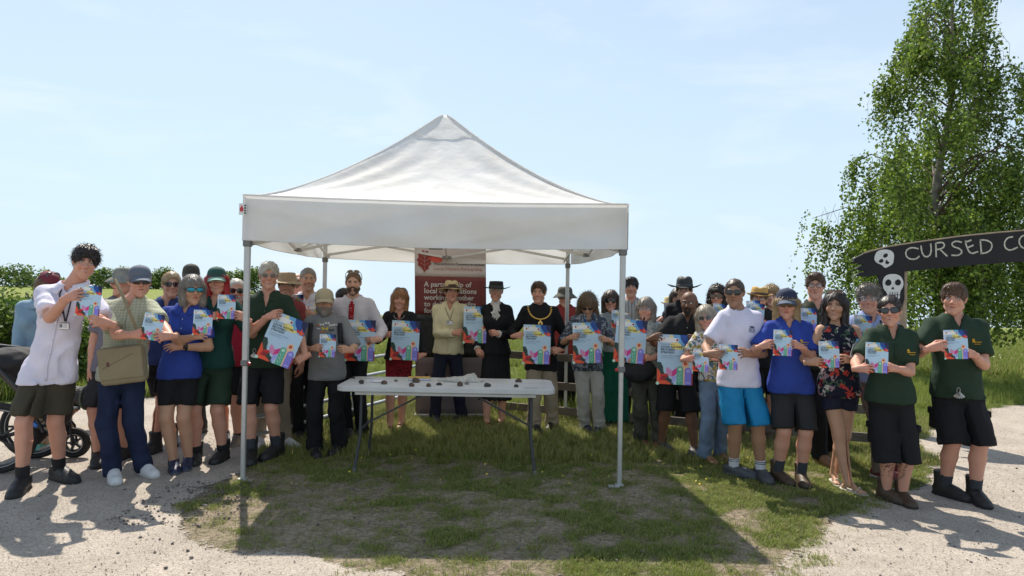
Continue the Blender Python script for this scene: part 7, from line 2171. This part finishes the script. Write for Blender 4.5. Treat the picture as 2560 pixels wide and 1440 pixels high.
I = person('P21', 'man in a black jacket with a heavy gold chain of office', [(1335, 1078), (1380, 1072)], (1346, 706), tone='pink', hips=1352, sh=1350, b=1.12, belly=.02, hyaw=-6, hair=('neat', (.075, .040, .022)), top=dict(kind='jacket', mat=c_('black_jacket_wool', (.012, .012, .013)), hem=.41, sleeve='long', collar='band', name='jacket', loose=.022), bottom=trou(KHK, wide=1.08, fold=.008), shoe=DR_BK, A=(1302, 838), B=(1384, 878), fA=.26, fB=.22, eB=(1, .3, -.9))
GOLD = mat('gold', (.75, .48, .14), .28, 1.0)
H = I['H']; ch = empty('chain_of_office', (0, 0, 0), None, None); ch.parent = I['root']
for k in range(19):
    t = k / 18; a = math.pi * t; x = -.135 * math.cos(a); z = (.832 - .078 * math.sin(a) ** .9) * H
    q = proj(I, x, z, .012)
    if q:
        mb = MB(); M_ = Matrix.Translation(q) @ Matrix.Rotation((.5 - t) * 1.5, 4, 'Y'); mb.box((0, 0, 0), (.020, .006, .015), GOLD, M_, .003); mb.tube([M_ @ Vector((-.013, 0, 0)), M_ @ Vector((.013, 0, 0))], .004, GOLD, 5); mb.build('chain_link', ch)
q = proj(I, 0, .725 * H, .014)
mb = MB(); mb.lathe([(.001, -.006), (.024, -.005), (.027, 0), (.027, .004), (.001, .006)], GOLD, 16, Matrix.Translation(q) @ Matrix.Rotation(math.pi / 2, 4, 'X')); mb.box((q.x, q.y - .004, q.z + .032), (.018, .006, .020), GOLD, None, .003); mb.box((q.x, q.y - .007, q.z), (.020, .004, .024), mat('enamel_dark', (.10, .03, .05), .3), None, .003); mb.build('badge_of_office', ch, True, sharp=40)
mb = MB(); q = proj(I, .085, .705 * H, .006); mb.box(tuple(q), (.075, .004, .010), WHP, Matrix.Identity(4)); mb.build('pocket_handkerchief', I['root'])
card('P21', (1342, 861), 'poster', 'large poster held by the man with the gold chain', 1, fwd=.28, size=1.0)
I = person('P22', 'man in a floppy sun hat and rust red shirt behind the back right gazebo leg', [(1398, 1030), (1425, 1030)], (1412, 713), tone='pink', hs=1.1, smile=False, hair=('short', H_BR), hat=('bucket', mat('dark_sunhat_cloth', (.085, .080, .060), .9, var=.4, vscale=16)), hat_extra=.025, top=tee(c_('rust_red_cotton', (.25, .035, .03)), loose=.03), bottom=trou(BLKC), far=False)
I = person('P23', 'man with shaggy brown hair looking down at his poster in a blue grey patterned shirt', [(1462, 1078), (1496, 1082)], (1466, 729), tone='tan', hips=1470, sh=1470, b=1.04, nod=34, fwd=.10, smile=False, hair=('shag', (.13, .080, .042)), hat_extra=.02, glasses=('clear', FRB, LBLK), top=dict(kind='shirt', mat=FLW, hem=.45, sleeve='elbow', collar='shirt', vneck=.05, name='shirt', loose=.024), bottom=trou(PGREY, wide=1.10, fold=.010), shoe=NV_TR, A=(1440, 840), B=(1506, 846), fA=.33, fB=.33)
lanyard(I, 0, .81 * I['H'], .70 * I['H'], mat('blue_ribbon', (.02, .06, .30), .6), badge=False, w=.014)
card('P23', (1468, 857), 'poster', 'large poster studied by the man with shaggy brown hair', -2, fwd=.33, size=1.02)
I = person('P24', 'woman in sunglasses and a long green skirt behind the front right gazebo leg', [(1515, 1068), (1545, 1066)], (1526, 727), sex='f', tone='pink', hips=1535, sh=1535, hair=('mid', H_BR), glasses=('big', FRB, LBLK), bottom=dict(kind='skirt', mat=c_('emerald_crepe', (.008, .095, .055)), hem=.05, waist=.62, flare=1.25), top=dict(kind='tee', mat=c_('pale_teal_cotton', (.30, .34, .34)), hem=.56, sleeve='short', name='blouse'), A=(1535, 842), B=(1560, 800), fA=.25, fB=.25, hs=1.04)
card('P24', (1545, 797), 'booklet', 'booklet seen behind the front right gazebo leg', 0, fwd=.24)
I = person('P25', 'young man with dark hair in a grey striped shirt right of the gazebo leg', [(1562, 1058), (1592, 1058)], (1577, 694), tone='pink', hips=1580, hair=('fringe', H_DK), smile=False, top=dict(kind='shirt', mat=STR, hem=.46, sleeve='short', collar='shirt', vneck=.03, name='shirt', loose=.02), bottom=trou(CHR), A=(1566, 792), fA=.3, far=False)
I = person('P26', 'older woman with grey hair and glasses in a pale printed blouse with a black bag', [(1603, 1112), (1645, 1118)], (1614, 745), sex='f', tone='pink', hips=1612, sh=1612, b=1.10, hyaw=-8, hair=('bob', H_GR), glasses=G_MTL, top=dict(kind='shirt', mat=FLP, hem=.47, sleeve='short', collar='shirt', vneck=.05, name='blouse', loose=.026), bottom=trou(c_('dark_khaki_cotton', (.060, .058, .045)), wide=1.12, fold=.010), shoe=BRD, A=(1578, 900), B=(1614, 895), fA=.26, fB=.27)
card('P26', (1576, 853), 'poster', 'large poster held between the gazebo leg and the grey haired woman', 4, fwd=.27, size=1.0)
F = Field((-.20, -.11, -.16), (.20, .11, .16), .010); F.ball((0, 0, 0), (.165, .075, .125), 0); F.disp(lambda P: sine_folds(P, 5, .006, .1, (1, 1, 1))); v_, f_ = F.mesh()
bo = link('shoulder_bag', mesh_np('shoulder_bag', v_, f_, BKF), None, at(1598, 926, I['d'] - .20)); tag(bo, 'soft black shoulder bag hanging in front of the grey haired woman', 'bag')
mb = MB(); mb.tube([Vector((-.12, 0, .08)), Vector((-.05, .02, .30)), Vector((.06, .06, .55))], .010, BKF, 6); mb.build('strap', bo, True)
I = person('P27', 'man in a broad black bush hat and black shirt towering at the back', [(1700, 1066), (1730, 1066)], (1710, 682), tone='fair', hips=1715, smile=False, hyaw=-5, hair=('short', H_DK), hat=('bush', mat('black_waxed_cotton', (.022, .024, .022), .6), None, mat('hat_band_grey', (.05, .05, .05), .6)), hat_extra=.085, hs=1.12, top=shirt(BLKC, loose=.03), bottom=trou(BLKC), b=1.1)
I = person('P28', 'person in a straw hat half hidden behind a raised booklet', [(1664, 1040), (1684, 1040)], (1676, 734), tone='pink', smile=False, hair=('short', H_LB), hat=('trilby', mat('straw', (.56, .45, .24), .85)), hat_extra=.05, top=tee(CHR), bottom=trou(CHR), far=True, A=(1662, 795), B=(1690, 790))
card('P28', (1674, 778), 'booklet', 'booklet raised in front of the straw hat at the back', 4, fwd=.28)
I = person('P28b', 'person with brown hair and an orange strap beside the bald man', [(1690, 1050), (1706, 1050)], (1694, 722), tone='pink', smile=False, hair=('bob', H_BR), top=tee(NAVY), bottom=trou(CHR), far=True)
ribbon(I, I['top_obj'], 'lanyard', [(-.03, .82 * I['H']), (.0, .70 * I['H'])], .02, mat('orange_ribbon', (.6, .16, .05), .6), .006, .002)
I = person('P29', 'bald man with a goatee in a black shirt holding a large poster', [(1652, 1122), (1736, 1136)], (1722, 729), tone='brown', hips=1690, sh=1716, b=1.12, belly=.03, hyaw=-14, tilt=-3, smile=False, hair=None, beard=('goatee', (.014, .010, .008)), stubble=.3, top=dict(kind='shirt', mat=BLKC, hem=.46, sleeve='short', collar='shirt', vneck=.045, name='shirt', loose=.024, sl_r=1.15), bottom=shorts(BLKC, hem=.26, wide=1.15), shoe=('clog', (.05, .048, .045), (.05, .04, .035)),
    A=(1644, 842), B=(1732, 846), fA=.36, fB=.34, eA=(-1, -.1, -1.2), eB=(1, .2, -1.0))
card('P29', (1688, 899), 'poster', 'large poster hanging from the hands of the bald man with a goatee', 1, fwd=.34, size=1.10)
I = person('P30', 'woman with dark curly hair and sunglasses behind the boy in the white t shirt', [(1785, 1086), (1812, 1086)], (1792, 711), sex='f', tone='pink', hips=1800, hyaw=-6, hair=('curly', (.020, .013, .010)), hat_extra=.02, glasses=('big', FRT, LBRN), hs=1.04, top=tee(CHR), bottom=trou(LJEAN), A=(1780, 795), fA=.3, shoe=GY_TR)
card('P30', (1798, 783), 'booklet', 'booklet showing between the curly haired woman and the white t shirt', 6, fwd=.30)
I = person('P31', 'woman with a grey blonde bob and sunglasses leaning in, white printed t shirt and jeans', [(1762, 1154), (1800, 1148)], (1764, 762), sex='f', tone='pink', hips=1788, sh=1782, b=1.0, tilt=-8, hyaw=-4, nod=0, hair=('bob', (.38, .32, .24)), hat_extra=.01, glasses=('sun', FRM, LBLK), top=tee(LEAFP, hem=.52, loose=.018), bottom=trou(LJEAN, wide=1.02, fold=.008), shoe=TAN_B, A=(1729, 897), B=(1778, 893), fA=.30, fB=.32, toe=(30, 10))
card('P31', (1752, 901), 'booklet', 'booklet held by the leaning woman with grey blonde hair', 3, fwd=.32, size=1.0)
I = person('P32', 'young man in a white t shirt and bright blue shorts with sunglasses', [(1834, 1188), (1902, 1196)], (1835, 695), tone='olive', hips=1848, sh=1850, b=.96, shw=.86, hyaw=-5, smile=False, hair=('crop', H_BR), hat_extra=.01, glasses=('sun', FRB, LBLK), top=tee(c_('white_jersey', (.68, .66, .80)), hem=.465, loose=.020, sl_r=1.1), bottom=shorts(c_('bright_blue_nylon', (.012, .20, .42), rough=.6), hem=.275, wide=1.28, fold=.008, flare=1.2), shoe=CLOG, sock=(SKW, .17, SKB),
    A=(1796, 885), B=(1858, 882), fA=.33, fB=.33, toe=(50, 4), eA=(-1, .3, -1.0), eB=(1, .3, -1.0))
LG = mat('logo_slate_blue', (.05, .08, .16), .7); x0, z0 = .085, .752 * I['H']
decal(I, I['top_obj'], 'logo', (x0, z0 + .012), [(-.020, -.004), (.020, -.004), (.022, .008), (.004, .014), (-.018, .010)], LG, .004, -.15); ribbon(I, I['top_obj'], 'logo', [(x0 - .022, z0 + .004), (x0 - .020, z0 - .026), (x0 + .020, z0 - .030), (x0 + .022, z0), (x0 - .022, z0 + .004)], .004, LG, .004, .001); decal(I, I['top_obj'], 'logo', (x0 - .008, z0 - .012), circ(0, 0, .007, 7), LG); decal(I, I['top_obj'], 'logo', (x0 + .010, z0 - .015), circ(0, 0, .006, 7), LG)
card('P32', (1821, 893), 'booklet', 'booklet held by the young man in bright blue shorts', 1, fwd=.33, size=1.02)
I = person('P33', 'smiling man in a straw trilby and black framed glasses behind the blue polo woman', [(1890, 1096), (1925, 1100)], (1896, 708), tone='pink', hips=1905, tilt=4, hair=('short', H_LB), hat=('trilby', mat('golden_straw', (.52, .32, .09), .85, bump=.002, bscale=150), None, mat('hat_band_brown', (.06, .03, .02), .6)), hat_extra=.05, glasses=('clear', FRB, LCL), hs=1.06, top=tee(BLKC), bottom=shorts(BLKC), sock=(SKR, .26), shoe=BR_BT, A=(1880, 812), B=(1908, 806), fA=.3, fB=.3)
card('P33', (1893, 783), 'booklet', 'front booklet of the two held by the man in the straw trilby', 3, fwd=.32)
card('P33', (1884, 775), 'booklet', 'rear booklet peeping out behind another by the straw trilby', -4, fwd=.25)
I = person('P34', 'person with loose blonde hair almost hidden behind the navy cap', [(1925, 1080), (1945, 1080)], (1926, 716), sex='f', tone='fair', hair=('curly', H_BL), smile=False, top=tee(BLKC), bottom=trou(CHR), far=True)
I = person('P35', 'woman in a navy cap and orange tinted sunglasses wearing a royal blue polo', [(1945, 1202), (2003, 1208)], (1965, 720), sex='f', tone='pink', hips=1978, sh=1970, b=1.16, belly=.02, smile=False, hair=('mid', H_BL), hat=('cap', mat('navy_cap', (.020, .028, .065), .85), mat('slate_peak', (.06, .08, .13), .8)), hat_extra=.02, glasses=('sun', FRT, LBRN), top=polo(RBL, hem=.475, loose=.020), bottom=shorts(CHR, hem=.285, wide=1.10), shoe=BR_BT, sock=(SKG, .20),
    A=(1926, 860), B=(1986, 860), fA=.34, fB=.34, toe=(24, -4), hs=1.04)
logo(I, .075); card('P35', (1957, 857), 'booklet', 'booklet held at the chest of the woman in the navy cap', 2, fwd=.34, size=1.02)
I = person('P36', 'tall man with brown hair and glasses in a dark olive shirt', [(2050, 1160), (2085, 1150)], (2037, 684), tone='pink', hips=2045, b=1.04, smile=False, hair=('neat', (.075, .036, .018)), glasses=G_CLR, top=shirt(c_('dark_olive_shirt_cotton', (.040, .044, .030)), sleeve='short', loose=.02), bottom=trou(BLKC), shoe=TAN_B, A=(2005, 812), fA=.3)
card('P36', (2021, 798), 'booklet', 'booklet behind the shoulder of the dark haired woman', 2, fwd=.27)
I = person('P37', 'woman with long dark hair in a navy floral top and short navy shorts', [(2085, 1206), (2120, 1228)], (2086, 730), sex='f', tone='tan', hips=2098, sh=2096, b=.98, hyaw=-6, hair=('long', (.022, .012, .010)), glasses=('sun', FRB, LBRN, 'up'), top=dict(kind='tank', mat=FLR, hem=.475, sleeve='none', neck=.044, vneck=.03, name='vest_top', loose=.020, fold=.007), bottom=shorts(NAVY, hem=.40, wide=1.06), shoe=('sandal', (.52, .48, .42), (.4, .36, .3)), A=(2048, 905), B=(2112, 897), fA=.32, fB=.32, toe=(30, -4))
card('P37', (2073, 886), 'booklet', 'booklet held by the woman in the navy floral top', -3, fwd=.33, size=1.02)
WB = MB(); m_b, n_b, l_b, b_b = newmat('clear_bottle_plastic'); b_b.inputs['Transmission Weight'].default_value = .85; b_b.inputs['Roughness'].default_value = .08; b_b.inputs['IOR'].default_value = 1.2; b_b.inputs['Base Color'].default_value = (.75, .86, .90, 1)
WB.lathe([(.001, -.10), (.030, -.10), (.033, -.09), (.031, -.04), (.033, 0), (.031, .03), (.030, .05), (.014, .078), (.013, .095), (.001, .095)], m_b, 16); WB.lathe([(.015, .092), (.015, .108), (.001, .109)], PA['blue'], 12)
o = WB.build('water_bottle', None, True, at(2138, 880, I['d'] - .27), 50); o.rotation_euler = (0, R_(14), 0); tag(o, 'clear plastic water bottle under the arm of the dark haired woman', 'bottle')
I = person('P38', 'man with curly grey hair and glasses in a blue striped shirt', [(2202, 1196), (2236, 1186)], (2170, 708), tone='pink', hips=2190, sh=2180, hair=('tousle', (.16, .14, .12)), hat_extra=.02, glasses=G_MTL, hs=1.02, top=shirt(BSTR, loose=.02, vneck=.04), bottom=trou(c_('taupe_cotton', (.17, .135, .11))), shoe=('trainer', (.18, .03, .03), (.5, .5, .48)), A=(2140, 835), fA=.3, toe=(40, 0))
ribbon(I, I['top_obj'], 'lanyard', [(.05, .82 * I['H']), (.02, .68 * I['H'])], .014, NAVY, .006, .002)
card('P38', (2155, 818), 'booklet', 'booklet held by the curly grey haired man', 6, fwd=.30)
I = person('P39', 'woman with short dark hair and black sunglasses, dark green polo and baggy black shorts', [(2216, 1250), (2256, 1256)], (2222, 738), sex='f', tone='pink', hips=2226, sh=2228, b=1.10, yaw=0, hyaw=0, tilt=-5, nod=-4, hair=('short', (.030, .018, .014)), hat_extra=.01, glasses=('sun', FRB, LBLK), top=polo(DGR2, hem=.49, loose=.020, vneck=.07), bottom=shorts(BLKC, hem=.20, wide=1.22), shoe=BR_BT, tattoo=True,
    A=(2172, 922), B=(2222, 920), fA=.35, fB=.33, toe=(34, 2))
logo(I, .085); card('P39', (2192, 894), 'booklet', 'booklet held by the woman with short dark hair', 2, fwd=.35, size=1.08)
I = person('P40', 'young man with a brown fringe in a dark green polo and black cargo shorts', [(2362, 1240), (2438, 1254)], (2382, 706), tone='pink', hips=2392, sh=2388, b=1.10, hyaw=-4, smile=False, hair=('fringe', (.085, .042, .020)), hat_extra=.012, top=polo(DGR2, hem=.48, loose=.024, sl_r=1.15), bottom=shorts(BLKC, hem=.265, wide=1.24, fold=.006), shoe=BK_BT, sock=(SKG, .19),
    A=(2356, 864), B=(2414, 880), fA=.35, fB=.33, toe=(34, -4))
logo(I, .085); card('P40', (2390, 861), 'booklet', 'booklet held by the young man with a brown fringe at the far right', -3, fwd=.35, size=1.06)
keys(I, 2396, 985, 'bunch of keys clipped to the black cargo shorts at the far right')
# cargo pockets, watches
def pocket(pid, side, z=.37, k=1.0):
    I = PEOPLE[pid]; H = I['H']; z = z * H
    p0 = I['L'](side * .5, -.01, z); dr = (I['L'](-side * .2, -.01, z) - p0).normalized()
    hit = I['bot_tree'].ray_cast(p0, dr)
    if hit[0] is None: return
    mm = I['bottom'].data.materials[0]
    mb = MB(); mb.box((0, 0, 0), (.035, .13 * k, .17 * k), mm, None, .012); mb.box((side * .010, 0, .060 * k), (.034, .14 * k, .055 * k), mm, None, .008)
    o = mb.build('cargo_pocket', I['bottom'], True, hit[0] + dr * .018)
for q in (('P40', 1), ('P40', -1), ('P39', 1), ('P39', -1), ('P10', -1), ('P35', 1)): pocket(*q, z=.33 if q[0] == 'P39' else .37)
def band_at(pid, arm, t, r_, m_, nm, w=.012):
    I = PEOPLE[pid]; Sh, E, W = I['arms'][arm][:3]; c = E.lerp(W, t); d_ = (W - E).normalized()
    mb = MB(); mb.tube([c - d_ * w, c + d_ * w], r_ * I['H'], m_, 16, False); mb.box(tuple(c + Vector((0, -r_ * I['H'], .004))), (.034, .012, .034), m_, None, .004); mb.build(nm, I['root'], True)
band_at('P7', 1, .86, .0185, BKP, 'wrist_watch'); band_at('P37', 1, .88, .0175, FRM, 'bracelet', .004); band_at('P23', 1, .88, .0185, FRM, 'wrist_watch'); band_at('P8', 1, .9, .018, FRM, 'bracelet', .004)
# satchel worn by P4
I = PEOPLE['P4']; SAT = c_('khaki_canvas', (.26, .215, .135), bump=.003, bscale=60)
sp_ = at(308, 912, I['d'] - .22)
F = Field((-.22, -.09, -.22), (.22, .09, .20), .009); F.ball((0, 0, 0), (.165, .050, .165), 0)
X, Y, Z = F.ax[0][:, None, None], F.ax[1][None, :, None], F.ax[2][None, None, :]
bx = lambda hx, hy, hz, r, cy=0, cz=0: np.sqrt(np.maximum(np.abs(X) - hx + r, 0) ** 2 + np.maximum(np.abs(Y - cy) - hy + r, 0) ** 2 + np.maximum(np.abs(Z - cz) - hz + r, 0) ** 2) + np.minimum(np.maximum(np.maximum(np.abs(X) - hx + r, np.abs(Y - cy) - hy + r), np.abs(Z - cz) - hz + r), 0) - r
F.F = bx(.168, .050, .150, .035); F.F = np.minimum(F.F, bx(.160, .012, .125, .010, -.052, .018)); F.disp(lambda P: sine_folds(P, 8, .003, .16, (1, 1, 1)))
v_, f_ = F.mesh(); sa = link('satchel', mesh_np('satchel', v_, f_, SAT), None, sp_); sa.rotation_euler = (0, R_(-7), R_(14)); tag(sa, 'khaki canvas satchel slung across the man in the grey cap', 'satchel')
mb = MB(); mb.box((-.09, -.070, .02), (.020, .006, .035), mat('leather_tab', (.12, .03, .02), .5), None, .002); mb.build('zip_pull', sa)
mb = MB(); mb.bar((-.13, -.068, -.01), (.10, -.068, .09), .004, .004, mat('zip_dark', (.08, .065, .045), .6)); mb.build('zip', sa)
mb = MB(); mb.tube([Vector((.150, -.02, .12)), Vector((.13, -.03, .30)), Vector((.06, -.02, .55)), Vector((-.02, .10, .70))], .014, SAT, 6); mb.build('strap', sa, True)
print('script seconds', round(time.time() - T0, 1))
tot = 0
for o in bpy.data.objects:
    if o.type == 'MESH' and o.users_collection: tot += sum(len(p.vertices) - 2 for p in o.data.polygons) if len(o.data.polygons) < 200 else int(len(o.data.loops) - 2 * len(o.data.polygons))
print('triangles', tot)
